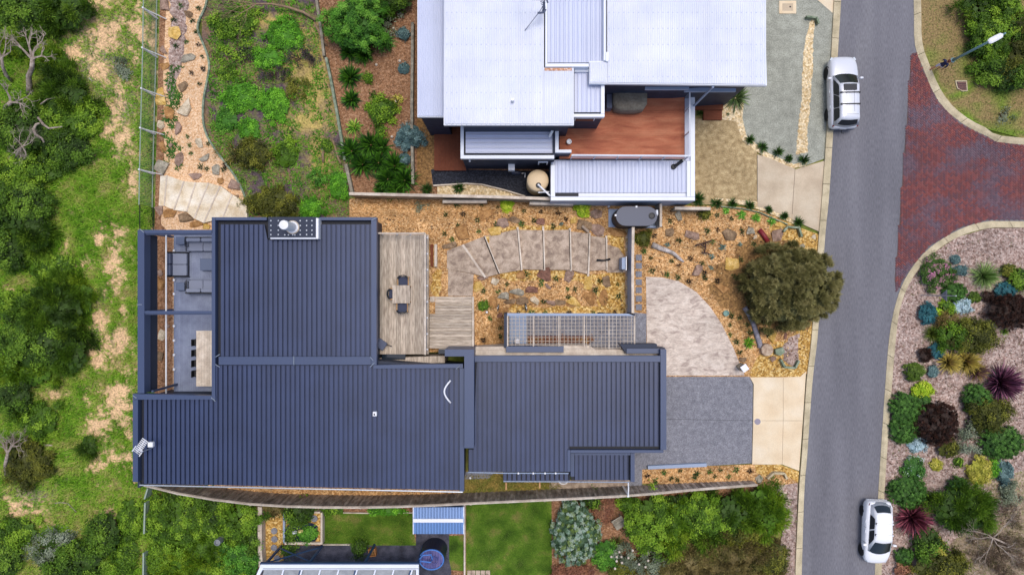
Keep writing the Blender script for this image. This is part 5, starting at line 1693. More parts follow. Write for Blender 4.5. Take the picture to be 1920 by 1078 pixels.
mb.lathe((q.x, q.y, q.z), [(.17, 0), (.19, .22), (.15, .22), (.14, .12)], 16)
tag(mb.build('pot_ring', flat('pot_teal', '6a9088', 1.0)), 'small teal pot at the edge of stamped drive', 'pot')
# ------------------------------------------------------------------ vegetation
M['leaf'] = pm('foliage', [C('808040')], attr=True, grain=0.12, gsc=9, rough=0.6, spec=0.25, bump=0, big=0.0)
M['stem'] = pm('plant_stem', [C('4a3c2c'), C('6a5a44')], sc=6, grain=0.2, bump=0.2)
M['deadwood'] = pm('pale_deadwood', [C('7c6e64'), C('9a8c80'), C('b8aa9e')], sc=5, grain=0.2, bump=0.2)
M['twigbrown'] = pm('brown_twig', [C('7a6450'), C('9a8468')], sc=5, grain=0.2, bump=0.1)

def unit(a): return a / np.maximum(np.linalg.norm(a, axis=1, keepdims=True), 1e-6)
def leaf_mesh(name, pos, nrm, L, W, col, tang=None):
    n = len(pos)
    r = rng.normal(size=(n, 3))
    t = unit(np.cross(nrm, r)) if tang is None else unit(tang)
    b = unit(np.cross(nrm, t))
    L, W = np.broadcast_to(L, n)[:, None], np.broadcast_to(W, n)[:, None]
    V = np.stack([pos - t * L / 2, pos + b * W / 2 + nrm * W * 0.12, pos + t * L / 2, pos - b * W / 2 + nrm * W * 0.12], 1).reshape(-1, 3)
    Fa = np.arange(n * 4).reshape(n, 4)
    return npmesh(name, V, Fa, M['leaf'], np.repeat(np.clip(col, 0, 1), 4, 0))

def crown_arrays(rx, ry, h, n, cols, kp, L, W, needle=False, smoothd=False, lift=0.0):
    """leaf clumps spread through a domed, uneven crown"""
    cols = np.array([C(c) for c in cols])
    K = max(6, int(math.pi * rx * ry * kp))
    ph = rng.random(4) * 6.28
    am = (0.05, 0.03) if smoothd else (0.16, 0.10)
    wob = lambda a: 1 + am[0] * np.sin(3 * a + ph[0]) + am[1] * np.sin(5 * a + ph[1]) + am[1] * 0.7 * np.sin(9 * a + ph[2])
    rr, az = np.sqrt(rng.random(K)), rng.random(K) * 2 * math.pi
    w = wob(az)
    zz = np.sqrt(np.clip(1 - (rr * 0.97) ** 2, 0, 1))
    jz = 1.0 if smoothd else (0.8 + 0.35 * rng.random(K))
    cz = lift + (h - lift) * (0.12 + 0.88 * zz) * jz
    cc = np.stack([rr * rx * w * np.cos(az), rr * ry * w * np.sin(az), cz], 1)
    ncl = unit(np.stack([rr * np.cos(az) / max(rx, .1), rr * np.sin(az) / max(ry, .1), 0.25 + zz / max(h, .2)], 1))
    ci = rng.integers(0, K, n)
    cr = 0.62 / math.sqrt(kp) * (0.7 if smoothd else 1.0)
    g = rng.normal(size=(n, 3)) * np.array([cr, cr, cr * (0.3 if smoothd else 0.55)]) * 0.55
    pos = cc[ci] + g
    inner = rng.random(n) < 0.3
    pos[inner, 2] *= rng.random(inner.sum()) * 0.75 + 0.1
    pos[:, 2] = np.maximum(pos[:, 2], 0.03)
    nr = unit(ncl[ci] * 0.9 + g / cr * 0.55 + rng.normal(size=(n, 3)) * 0.45 + np.array([0, 0, 0.35]))
    ck = rng.random(K) * (len(cols) - 1)
    tcol = np.clip(ck[ci] + rng.normal(size=n) * 0.35, 0, len(cols) - 1.001)
    i0 = tcol.astype(int)
    f = (tcol - i0)[:, None]
    i1 = np.minimum(i0 + 1, len(cols) - 1)
    col = (cols[i0] * (1 - f) + cols[i1] * f) * (0.82 + 0.36 * rng.random(n))[:, None]
    tang = None
    if needle:
        tang = unit(ncl[ci] * 1.0 + g / cr * 0.9 + rng.normal(size=(n, 3)) * 0.35)
        nr = unit(np.cross(tang, rng.normal(size=(n, 3))))
        nr[nr[:, 2] < 0] *= -1
    Ls = L * (0.7 + 0.6 * rng.random(n))
    Ws = W * (0.7 + 0.6 * rng.random(n))
    Ls[inner] *= 1.3
    Ws[inner] *= 1.5
    return pos, nr, Ls, Ws, col, tang

def blade_mesh(name, n, L, W, cols, e0=0.5, e1=1.35, droop=0.45, base_r=0.08, tipcols=None):
    """strap leaves fanning from the middle"""
    cols = np.array([C(c) for c in cols])
    az = rng.random(n) * 2 * math.pi
    el = e0 + (e1 - e0) * rng.random(n) ** 0.8
    ll = L * (0.65 + 0.5 * rng.random(n))
    d = np.stack([np.cos(az), np.sin(az)], 1)
    s = np.array([-d[:, 1], d[:, 0]]).T
    V = []
    S = (0.0, 0.35, 0.7, 1.0)
    WW = (0.6, 1.0, 0.75, 0.06)
    for t, w in zip(S, WW):
        r = base_r + ll * t * np.cos(el)
        z = 0.03 + ll * (t * np.sin(el) - droop * t * t * np.cos(el))
        z = np.maximum(z, 0.02)
        c = np.concatenate([d * r[:, None], z[:, None]], 1)
        o = np.concatenate([s * W * w / 2, np.zeros((n, 1))], 1)
        V += [c - o, c + o]
    V = np.stack(V, 1).reshape(-1, 3)
    b = (np.arange(n) * 8)[:, None]
    Fa = np.concatenate([b + np.array([[2 * k, 2 * k + 1, 2 * k + 3, 2 * k + 2]]) for k in range(3)], 0)
    c = cols[rng.integers(0, len(cols), n)] * (0.8 + 0.4 * rng.random(n))[:, None]
    col = np.repeat(c, 8, 0)
    if tipcols is not None:
        tc = np.array([C(q) for q in tipcols])[rng.integers(0, len(tipcols), n)]
        col = col.reshape(n, 8, 3)
        col[:, 4:] = tc[:, None] * (0.8 + 0.4 * rng.random((n, 1, 1)))
        col[:, 2:4] = (col[:, 0:2] + tc[:, None]) / 2
        col = col.reshape(-1, 3)
    return npmesh(name, V, Fa, M['leaf'], np.clip(col, 0, 1))

# kind: colours, leaf length, leaf width, leaves per m2, clumps per m2, needle, smooth dome
K_ = {
 'green':  (['34500c', '4c6e12', '6c901e', '8cac30'], .13, .065, 540, 5.5, 0, 0),
 'bright': (['30581a', '44781e', '5a9228', '76a83a'], .11, .06, 600, 9, 0, 0),
 'lime':   (['7a9a1c', '9cbc20', 'b8cc30', 'c8d44c'], .10, .055, 700, 20, 0, 0),
 'yellow': (['8a8c2c', 'a8a43c', 'bcb44c', 'c8bc5c'], .12, .05, 700, 14, 0, 0),
 'dark':   (['24380c', '38540f', '507216', '74942a'], .13, .07, 440, 3.6, 0, 0),
 'darkneedle': (['263a0c', '3a580f', '527418', '729028'], .26, .03, 620, 3.0, 1, 0),
 'wattle': (['3a580e', '507414', '6c8c1a', '8aa028'], .24, .035, 560, 4, 1, 0),
 'grey':   (['4a5440', '667058', '808a70', '98a08a'], .12, .05, 440, 6, 0, 0),
 'silver': (['30482c', '4e6a4c', '7e9884', 'a4b2a6', '6e8438', '44582a'], .12, .05, 800, 20, 0, 1),
 'blue':   (['1c4a50', '2c6068', '3c747c', '4c848a'], .07, .035, 1300, 24, 0, 1),
 'bluegrey': (['3c5454', '547070', '6c8886', '84a09c'], .10, .045, 800, 14, 0, 0),
 'ball':   (['3a5010', '4c641a', '5c7424', '6c8430'], .07, .035, 1300, 26, 0, 1),
 'dome':   (['2c4c18', '3a6020', '4a7428', '5e883a'], .065, .035, 1700, 30, 0, 1),
 'maroon': (['24160f', '35231c', '482e26', '5c3e32'], .09, .025, 1700, 26, 1, 1),
 'olive':  (['34380e', '4c5014', '64661c', '7c7c28'], .14, .06, 480, 5, 0, 0),
 'sheoak': (['5a5830', '726e40', '8a8452', '9e9664'], .22, .026, 1300, 7, 1, 1),
 'straw':  (['6a5830', '8c7844', 'a8925c', 'b8a470'], .26, .03, 620, 5, 1, 0),
 'brown':  (['5a5030', '786a3e', '948650', '6a6a36'], .24, .03, 700, 5, 1, 0),
 'twig':   (['5c4c40', '7c6858', '94806c', '6c6840'], .2, .025, 620, 6, 1, 0),
 'purple': (['3c323a', '52464e', '685a62'], .14, .025, 620, 8, 1, 0),
 'rust':   (['6a4434', '8c5c44', 'a87858', '7c5844'], .14, .05, 480, 7, 0, 0),
 'weed':   (['3a6616', '4e8a1a', '68a824', '80bc34'], .10, .06, 620, 12, 0, 0),
 'pinkfl': (['2c4414', '3e5c1e', '4e6c28', '5c7434', 'cc80a6'], .08, .06, 700, 16, 0, 0),
 'whitefl': (['2e5420', '3e6c2a', '508034', '64903c', 'dce4e8'], .09, .055, 700, 16, 0, 0),
 'snow':   (['8aa4ac', 'b0c8d0', 'cce0e6', '6c8a84'], .09, .05, 800, 20, 0, 0),
}
GROW = {'hedge_bush': 1.2, 'coastal_scrub': 1.04, 'shrub': 1.12, 'round_tree': 1.08, 'sheoak_tree': 1.02, 'large_bush': 1.1}
def plant(kind, px, py, rx, ry, h, label, cat='shrub', name='shrub', group=None, rz=0.0, dens=1.0, stem=True):
    cols, L, W, den, kp, needle, sm = K_[kind]
    rx, ry = rx * GROW.get(name, 1.1), ry * GROW.get(name, 1.1)
    zc = h * 0.55 + zf(px, py)
    p = P(px, py, zc)
    k = (H - zc) / F
    RX, RY = rx * k, ry * k
    n = int(max(60, math.pi * RX * RY * den * dens * (1 + 0.25 * h)))
    arr = crown_arrays(RX, RY, h, n, cols, kp, L, W, needle, sm)
    loc = (p.x, p.y, zf(px, py))
    if kind not in ('straw', 'grey', 'twig', 'purple') and dens > .6:           # dense twigs and leaves that fill the heart of the bush
        nc = int(max(24, math.pi * RX * RY * 34))
        rr, az = np.sqrt(rng.random(nc)) * .80, rng.random(nc) * 6.283
        zz = np.sqrt(1 - rr ** 2)
        cp = np.stack([rr * RX * np.cos(az), rr * RY * np.sin(az), h * (.08 + .66 * zz) * (.8 + .3 * rng.random(nc))], 1)
        cn = unit(np.stack([rr * np.cos(az), rr * np.sin(az), .5 + zz], 1) + rng.normal(size=(nc, 3)) * .25)
        cc = np.array([C(q) for q in cols[:2]]).mean(0) * (.8 + .4 * rng.random(nc))[:, None]
        a2 = (cp, cn, np.full(nc, .42), np.full(nc, .34), cc, unit(np.cross(cn, rng.normal(size=(nc, 3)))))
        t1 = arr[5] if arr[5] is not None else unit(np.cross(arr[1], rng.normal(size=arr[1].shape)))
        arr = tuple(np.concatenate([u, v]) for u, v in zip((*arr[:5], t1), a2))
    me = leaf_mesh('foliage', *arr)
    if stem and max(RX, RY) > 0.5:
        t = local_thing(name, label, cat, loc, rz, group)
        put('foliage', me, t)
        mb = MB()
        for i in range(5):
            a = i * 1.26 + rng.random()
            mb.tube([(0, 0, -.05), (RX * .25 * math.cos(a), RY * .25 * math.sin(a), h * .4), (RX * .5 * math.cos(a), RY * .5 * math.sin(a), h * .7)], [.05 + .02 * h, .03 + .01 * h, .012], 5)
        mb.build('stem', M['stem'], t)
        return t
    o = put(name, me, None, loc, rz)
    return tag(o, label, cat, group)

def spiky(px, py, r, h, cols, label, n=60, W=.05, e0=.3, e1=1.4, droop=.35, name='strappy_plant', cat='plant', group=None, tip=None):
    z0 = zf(px, py)
    p = P(px, py, z0 + h * .5)
    R = r * (H - z0) / F
    me = blade_mesh('blades', int(n * (1.7 if name in ('yucca', 'flax') else 1.3)), max(R * (1.3 if name == 'yucca' else 1.15), .1), W, cols, e0, e1, droop, .02 + R * .02, tip)
    o = put(name, me, None, (p.x, p.y, z0), rng.random() * 6.28)
    return tag(o, label, cat, group)

# --- rocks
RC = {'o': ('orange', ['86603c', 'a07648', 'b08658']), 'p': ('purplish brown', ['7a6454', '92786a', 'a28a7a']), 'g': ('grey', ['7c7668', '968e7e', 'aaa290']),
      'y': ('yellow', ['b08c44', 'c8a45c', 'd8b878']), 'b': ('brown', ['6a5440', '806a52', '957c62']), 'r': ('dark red', ['64483c', '7c584a', '8c685a']), 'w': ('pale', ['a8987e', 'c0b096', 'd0c2ac'])}
for k, (nm, cs) in RC.items(): M['rock_' + k] = pm('rock_' + nm.replace(' ', '_'), [C(c) for c in cs], sc=3.5, grain=0.22, gsc=14, bump=0.5, big=0.15, bigsc=1.2)
def rock(px, py, rx, ry, k, flatr=0.32):
    z0 = zf(px, py)
    q = P(px, py, z0 + .15)
    kk = (H - z0) / F
    RX, RY = rx * kk * 1.12, ry * kk * 1.12
    hz = min(RX, RY) * flatr + .05
    bm = bmesh.new()
    rot = random.uniform(-.3, .3)
    for _ in range(11):
        a, u = random.uniform(0, 6.28), random.uniform(-.5, 1)
        f = random.uniform(.8, 1.25)
        sx = math.copysign(abs(math.cos(a)) ** .75, math.cos(a)) * f
        sy = math.copysign(abs(math.sin(a)) ** .75, math.sin(a)) * f
        m = 1 if u < .5 else .78
        bm.verts.new((RX * sx * m, RY * sy * m, hz * (u if u < .6 else .6 + (u - .6) * .5)))
    bmesh.ops.convex_hull(bm, input=bm.verts[:])
    for v in [v for v in bm.verts if not v.link_faces]: bm.verts.remove(v)
    me = bpy.data.meshes.new('rock')
    bm.to_mesh(me)
    bm.free()
    me.materials.append(M['rock_' + k])
    return put('rock', me, None, (q.x, q.y, z0 + hz * .35), rot)
ROCKS = {
 'in the peach gravel garden': [(310, 9, 10, 10, 'p'), (352, 26, 8, 6, 'b'), (329, 60, 11, 11, 'y'), (308, 92, 8, 7, 'p'), (350, 108, 12, 7, 'g'), (309, 123, 8, 6, 'o'), (340, 162, 9, 9, 'b'),
   (303, 182, 11, 14, 'y'), (344, 202, 12, 17, 'w'), (315, 211, 8, 12, 'o'), (300, 232, 7, 8, 'w'), (330, 242, 9, 11, 'p'), (373, 267, 6, 11, 'w'), (303, 276, 6, 9, 'o'), (319, 271, 4, 5, 'p'),
   (334, 298, 7, 12, 'p'), (303, 316, 12, 12, 'g'), (381, 294, 8, 8, 'g'), (405, 318, 8, 9, 'g'), (363, 331, 11, 6, 'p'), (412, 339, 6, 6, 'o'), (439, 346, 10, 10, 'p'), (440, 375, 8, 8, 'b')],
 'below the pale stone steps': [(316, 398, 11, 8, 'o'), (347, 407, 13, 9, 'b'), (295, 395, 8, 10, 'p'), (372, 418, 16, 6, 'o'), (385, 424, 8, 5, 'y')],
 'on the soil under the pergola': [(296, 532, 12, 10, 'o'), (297, 512, 7, 6, 'p'), (301, 628, 6, 9, 'w'), (299, 668, 7, 9, 'b'), (313, 610, 5, 5, 'p')],
 'above the stone steps': [(868, 435, 13, 15, 'o'), (910, 410, 14, 14, 'o'), (940, 417, 12, 9, 'p'), (925, 434, 13, 8, 'y'), (843, 461, 13, 6, 'b'), (965, 412, 14, 6, 'b'), (1013, 418, 8, 7, 'r'),
   (1075, 414, 7, 6, 'y'), (1095, 422, 12, 10, 'b'), (1120, 402, 11, 9, 'p'), (1120, 430, 13, 10, 'p'), (1128, 441, 4, 3, 'w'), (1157, 437, 18, 7, 'o')],
 'below the stone steps': [(897, 538, 9, 10, 'y'), (922, 564, 8, 12, 'o'), (943, 555, 10, 9, 'g'), (954, 568, 13, 14, 'b'), (938, 580, 12, 6, 'o'), (935, 591, 9, 5, 'r'), (971, 546, 14, 7, 'g'),
   (996, 543, 11, 6, 'r'), (980, 562, 12, 7, 'b'), (1003, 562, 10, 7, 'w'), (976, 515, 8, 10, 'o'), (1021, 513, 12, 12, 'r'), (1065, 516, 9, 11, 'p'), (1102, 531, 7, 12, 'y'), (1029, 536, 7, 5, 'p'),
   (1030, 567, 10, 5, 'p'), (1050, 567, 9, 5, 'b'), (1079, 565, 13, 9, 'y'), (1106, 560, 12, 10, 'o'), (1130, 555, 8, 14, 'o'), (1137, 527, 7, 12, 'b'), (927, 527, 8, 6, 'w'), (904, 520, 9, 5, 'p')],
 'on the mulch bank west of the sheoak': [(1257, 436, 9, 7, 'b'), (1296, 441, 14, 9, 'p'), (1370, 442, 14, 9, 'b'), (1305, 508, 12, 10, 'p'), (1373, 494, 13, 11, 'y'), (1273, 403, 6, 9, 'g'), (1353, 541, 12, 8, 'o')],
 'near the street corner pit': [(1463, 420, 8, 6, 'y'), (1456, 440, 11, 10, 'p'), (1408, 433, 8, 7, 'g'), (1417, 444, 3, 4, 'w'), (1527, 444, 4, 4, 'w'), (1505, 461, 5, 4, 'g')],
 'in the golden pebble corner': [(1454, 632, 10, 10, 'y'), (1474, 630, 3, 6, 'r'), (1450, 673, 6, 6, 'p'), (1393, 674, 6, 5, 'b'), (1425, 899, 6, 9, 'g')],
}
for where, L_ in ROCKS.items():
    by = {}
    for r in L_: by.setdefault(r[4], []).append((rock(*r), r[0], r[1]))
    for k, its in by.items():
        nm = RC[k][0]
        for it in its: tag(it[0], None, 'rock', 'rocks ' + where)
        if len(its) == 1: its[0][0]['label'] = 'the only %s rock among those %s' % (nm, where)
        else: by_rank(its, '{o} %s rock from the left %s' % (nm, where))

# pale stone steps north west of the house
ss = thing('pale_stone_steps', 'worn pale stone steps with timber edges leading down to the fence', 'steps', P(380, 380))
RIS = [((300, 330), (297, 386)), ((313, 329), (308, 386)), ((345, 340), (326, 394)), ((367, 342), (350, 397)), ((391, 343), (364, 410)), ((413, 349), (382, 418)), ((435, 365), (418, 408)), ((462, 380), (464, 408))]
for i in range(len(RIS) - 1):
    a, b, c, d = RIS[i][0], RIS[i + 1][0], RIS[i + 1][1], RIS[i][1]
    z = .04 + .05 * i
    slabpx(ss, 'tread', [(a[0] + .5, a[1]), (b[0] - .5, b[1]), (c[0] - .5, c[1]), (d[0] + .5, d[1])], -.05, z, M['stone_step'])
    if i:
        A, B = P(*a, z + .01), P(*d, z + .01)
        dd = A - B
        MB().box(((A.x + B.x) / 2, (A.y + B.y) / 2, z - .02), (dd.length, .09, .1), math.atan2(dd.y, dd.x)).build('edge_timber', M['palecap'], ss)

# --- small tufts in the mulch: six shared shapes
TC = {'d': ('dark green', ['22341a', '30481e', '3c5826']), 'g': ('green', ['345420', '446c28', '587c34']), 'b': ('blue green', ['4a6c64', '5c807a', '749890']), 'm': ('dark brown', ['3c2c24', '4c382c', '2c2a1c'])}
TM = {k: [blade_mesh('tuft', 34, .24, .028, v[1], .15, 1.35, .25, .03) for _ in range(3)] for k, v in TC.items()}
TUFTS = {
 'in the mulch above the stone steps': 'd836,404 m869,402 d895,413 d858,423 d834,439 g847,449 g897,434 d930,421 d933,391 d857,388 d903,387 d983,396 d1001,414 m1014,397 m1046,399 m1061,411 b1052,421 d1037,425 g979,420',
 'in the mulch below the stone steps': 'd906,545 g934,546 d951,532 d986,514 g1015,526 d1043,522 g1014,533 g1064,541 d1078,541 d1065,556 d1019,565 d1125,527 d1117,544 d1157,533 d1160,555 d1134,562 d937,615 d938,630 g919,597 m906,637',
 'along the wire mesh pergola edge': 'm972,585 g997,585 g1022,585 m1067,586 g1112,586 m1152,586',
 'around the crooked driftwood log': 'd1256,414 d1273,451 b1251,459 d1259,490 m1273,498 m1294,485 g1206,471 d1220,484 d1223,508 d1270,520 g1250,514 m1228,443',
 'between the log and the sheoak': 'd1321,521 m1291,527 d1325,433 d1344,403 d1371,410 m1346,431 d1365,431 d1391,434 g1336,454 b1354,464 b1387,458 b1334,481 b1333,502 d1316,493 m1320,512 d1375,517 d1389,488 m1345,527 d1413,457',
 'in the mulch beside the long grey log': 'd1371,593 d1387,595 d1401,609 d1368,609 g1369,627 d1406,623 d1380,641 d1386,660 d1438,627',
 'in the mulch strip by the fence': 'g1245,884 d1275,882 d1305,887 g1330,883 d1350,880 g1380,880 m1405,882 d1302,893 d1340,892 g1366,893 d1270,899 m1213,890 g1228,901 d1258,896',
 'in the peach gravel garden': 'd373,17 g340,12 d362,40 d327,38 d371,62 g350,80 d331,88 m373,84 d380,107 m382,130 m360,138 d375,158 g352,256 d391,270 g356,273 g358,288 d377,314 d388,317 d420,318 m424,310 g455,340 g388,383',
}
for where, txt in TUFTS.items():
    by = {}
    for tkn in txt.split():
        x, y = map(float, tkn[1:].split(','))
        q = G(x, y)
        s = random.uniform(.8, 1.25)
        o = put('tuft', random.choice(TM[tkn[0]]), None, q, random.uniform(0, 6.28), (s, s, s))
        tag(o, None, 'tuft', 'small tufts ' + where)
        by.setdefault(tkn[0], []).append((o, x, y))
    for k, its in by.items():
        nm = TC[k][0]
        if len(its) == 1: its[0][0]['label'] = 'the only %s tuft %s' % (nm, where)
        else: by_rank(its, '{o} %s tuft from the left %s' % (nm, where))

# --- strappy plants
ST = ['1e3414', '2c4a1a', '3a5c20', '4a6c2a']
its = []
for x, y, r in ((1345, 381, 14), (1375, 381, 12), (1407, 384, 12), (1443, 393, 9), (1472, 405, 10), (1498, 417, 14)):
    its.append((spiky(x, y, r, .5, ST, '', 90, .035, .3, 1.45, .3, group='strappy plants along the concrete drive'), x, y))
by_rank(its, '{o} dark strappy plant from the left along the pale concrete drive')
spiky(1309, 373, 17, .7, ST, 'large dark strappy clump at the corner of the carport', 130, .04)
its = []
for x, y, r in ((1407, 262, 12), (1431, 275, 13), (1460, 285, 13), (1480, 297, 10), (1509, 299, 14)):
    its.append((spiky(x, y, r, .5, ST, '', 90, .035, .3, 1.45, .3, group='strappy plants curving below the gravel verge'), x, y))
by_rank(its, '{o} dark strappy plant from the left curving below the gravel verge')
spiky(1383, 181, 28, .9, ['2c4020', '42582c', '5c7440', '7c9058'], 'big arching strappy plant under the corner of the white eave', 160, .05, .25, 1.3, .45)
spiky(1313, 212, 9, .4, ['38501c', '4c6824'], 'small strappy plant beside the dark red step', 50, .03)
spiky(1366, 214, 4, .3, ST, 'tiny tuft in the pebbles beside the entry step', 30, .02)
spiky(800, 355, 15, .6, ST, 'left dark strappy plant in front of the dark gravel yard', 90, .04)
spiky(860, 352, 14, .6, ST, 'right dark strappy plant in front of the dark gravel yard', 90, .04)
LG = ['5c9828', '74b03c', '8cc454', '4c8020']
its = []
for x, y, r in ((1362, 395, 7), (1391, 402, 10), (1418, 408, 10), (1448, 415, 9)):
    its.append((spiky(x, y, r, .3, LG, '', 44, .05, .1, 1.2, .25, 'rosette_plant', group='bright green rosettes'), x, y))
by_rank(its, '{o} bright green rosette from the left below the concrete drive')
spiky(1405, 643, 12, .35, ['5c8a1c', '78a428', '3c6414'], 'bright green rosette beside the long grey log', 46, .06, .1, 1.1, .25, 'rosette_plant')
YU = ['1c3a10', '28500f', '386414', '4c7c1e']
for x, y, r, lb in ((654, 142, 20, 'upper dark yucca standing alone beside the sleeper edging'), (656, 184, 16, 'lower dark yucca standing alone beside the sleeper edging'),
    (656, 70, 24, 'yucca directly below the round green tree'), (687, 66, 22, 'dark yucca between round tree and arching grass clump'), (679, 97, 18, 'yucca lowest of the clump under the round tree'),
    (652, 92, 17, 'pale green yucca left in the clump under the round tree'),
    (655, 280, 24, 'leftmost yucca of the big lower yucca grove'), (692, 268, 24, 'topmost yucca of the big lower yucca grove'), (713, 274, 20, 'yucca right of the topmost one in the lower grove'),
    (676, 305, 24, 'yucca with wide fan at lower left of the grove'), (706, 302, 22, 'yucca in the middle of the lower grove'), (737, 308, 24, 'yucca at the right upper end of the lower grove'),
    (724, 333, 24, 'bright yucca near the bottom of the lower grove'), (756, 335, 24, 'rightmost yucca of the lower grove near sleeper wall'), (741, 357, 20, 'lowest yucca of the grove beside boundary fence'), (713, 352, 14, 'small dark yucca at the bottom left of the grove')):
    bl = 'alone' in lb
    spiky(x, y, r, 1.3 if not bl else .9, YU, lb, 110, .095, -.1 if bl else .05, 1.35, .12, 'yucca', 'yucca', None if bl else 'yuccas in the white house garden')
spiky(663, 237, 14, .5, ['4c8a20', '78ac34', 'b0cc50', '2c5c14'], 'pale centred young yucca above the lower grove', 60, .06, .1, 1.3, .15, 'yucca', 'yucca')
spiky(718, 72, 26, .9, ['2c5c1a', '447c28', '5c9438', '78a44c'], 'arching green grass clump right of the yuccas', 150, .045, .3, 1.4, .6, 'grass_clump')
spiky(1851, 517, 30, .9, ['4c6c28', '688840', '84a058', '9cb46c'], 'large soft green grass clump in the gravel garden', 330, .03, .2, 1.4, .3, 'grass_clump')
spiky(1752, 627, 20, .7, ['5c6c20', '48581c', '788838'], 'grassy clump with one orange flower beside the blue bush', 160, .03, .2, 1.4, .3, 'grass_clump')
PHB, PHT = ['3c2428', '50303a'], ['a89440', 'bca850']
spiky(1785, 680, 24, .9, PHB, 'left yellow edged flax with dark centre', 120, .06, .2, 1.3, .2, 'flax', 'flax', 'yellow and purple flax', PHT)
spiky(1820, 679, 27, 1.0, PHB, 'upper right yellow edged flax with dark centre', 140, .06, .2, 1.3, .2, 'flax', 'flax', 'yellow and purple flax', PHT)
spiky(1838, 698, 22, .9, ['50303a', '64404c'], 'lower right yellow tipped flax beside the purple one', 120, .06, .2, 1.3, .2, 'flax', 'flax', 'yellow and purple flax', ['8a7440', '6c4c50'])
spiky(1885, 719, 38, 1.2, ['4c2438', '6c3c54', '8c5870', '3c2030'], 'big purple flax near the right edge', 240, .085, .15, 1.4, .2, 'flax', 'flax')
spiky(1717, 973, 36, 1.1, ['5c2434', '7c3c4c', '9c5460', '4c2028'], 'reddish purple flax beside the parked white hatchback', 220, .08, .15, 1.4, .2, 'flax', 'flax')
spiky(1885, 622, 9, .3, ['6c9420', '88ac30'], 'small spiky yellow green tuft beside the large maroon bush', 50, .025)
spiky(1158, 1018, 18, .7, ['5c5c30', '78743c', '4c5428'], 'olive strappy clump below the grey timber seat', 110, .03, .3, 1.4, .5, 'grass_clump')

# --- white house garden
t = plant('bright', 668, 42, 56, 50, 3.0, 'round bright green tree above the yuccas', 'tree', 'round_tree', dens=1.4)
plant('dark', 735, -5, 40, 24, 1.8, 'dark bush at the top edge beside the white roof')
plant('grey', 730, 35, 20, 22, .8, 'thin grey green shrub right of the round tree', dens=.5)
plant('bluegrey', 757, 63, 11, 10, .5, 'small round blue grey bush by the upper sleeper wall')
plant('bluegrey', 757, 128, 9, 8, .35, 'faint grey tuft bush above the pale stones', dens=.7)
plant('green', 690, 146, 7, 7, .3, 'tiny green tuft right of the lone yuccas')
plant('green', 714, 206, 26, 24, .8, 'sprawling grassy green shrub in the brown mulch', dens=.9)
plant('yellow', 742, 192, 16, 12, .3, 'yellowish low weeds right of the sprawling shrub', dens=.3)
plant('green', 713, 246, 8, 8, .4, 'small green shrub below the sprawling one')
plant('bluegrey', 767, 256, 26, 22, 1.0, 'blue grey bush leaning over the sleeper wall')
plant('bluegrey', 758, 298, 10, 9, .5, 'small blue grey bush beside the lower sleeper wall')
for x, y in ((706, 122), (750, 115), (742, 191), (735, 257), (725, 294), (738, 54), (749, 20)):
    mb = MB()
    q = P(x, y)
    mb.lathe((q.x, q.y, 0), [(.08, 0), (.1, .06), (.05, .12)], 8)
    o = mb.build('pale_stone', M['palecap'], None, True)
    tag(o, None, 'stone', 'pale stones in the brown mulch')
    o['label'] = {706: 'left of the two pale stones below the arching grass', 750: 'right of the two pale stones below the arching grass', 742: 'pale stone beside the yellowish weeds', 735: 'pale stone left of the leaning blue grey bush',
                  725: 'pale stone right in the middle of the yucca grove', 738: 'pale stone just right of the arching grass clump', 749: 'pale stone near the top edge by the white roof'}[x]
# --- weedy bed
plant('olive', 470, 290, 34, 26, 1.0, 'yellowish olive shrub at the lower left of the weedy bed', dens=.9)
plant('straw', 448, 285, 32, 18, .7, 'dry straw coloured twigs beside the olive shrub', dens=.35)
plant('weed', 515, 195, 26, 30, .5, 'bright green mound in the middle of the weedy bed', dens=1.2)
plant('weed', 530, 64, 34, 30, .45, 'bright green clump in the upper weedy bed', dens=.9)
plant('purple', 557, 108, 24, 20, .6, 'dry purplish shrub right of the upper green clumps', dens=.8)
plant('purple', 512, 140, 26, 16, .5, 'dry purplish shrub between the green clumps', dens=.8)
plant('purple', 462, 100, 18, 14, .4, 'dry purplish patch left of the upper green clumps', dens=.8)
plant('weed', 500, 108, 28, 18, .5, 'bright green low clump below the upper one', dens=.9)
plant('weed', 452, 182, 40, 28, .35, 'wide green weed patch left of the bright mound', dens=.7)
plant('weed', 466, 242, 18, 22, .4, 'bright green weed patch above the olive shrub', dens=.9)
plant('bright', 424, 224, 20, 22, .5, 'leafy dark green weed patch by the curved edging', dens=.7)
plant('green', 435, 40, 44, 26, .7, 'green weed mass in the top left of the weedy bed', dens=.7)
plant('olive', 552, 165, 24, 20, .5, 'sparse olive shrub right of the bright mound', dens=.45)
plant('green', 535, 290, 22, 24, .5, 'blue green leafy weed clump right of the olive shrub', dens=.8)
plant('olive', 510, 382, 44, 30, 1.0, 'olive shrub touching the navy roof edge', dens=.9)
plant('weed', 583, 392, 22, 18, .6, 'bright green clump at the roof edge right of the olive shrub', dens=.9)
plant('weed', 635, 350, 16, 26, .5, 'bright green weeds along the pale sleeper edging', dens=.9)
plant('bright', 600, 335, 36, 14, .35, 'low green weeds at the bottom of the weedy bed', dens=.5)
plant('green', 612, 273, 9, 10, .4, 'small dark shrub beside the broken branches')
plant('green', 440, 110, 34, 40, .35, 'sparse green weeds left in the weedy bed', dens=.35)
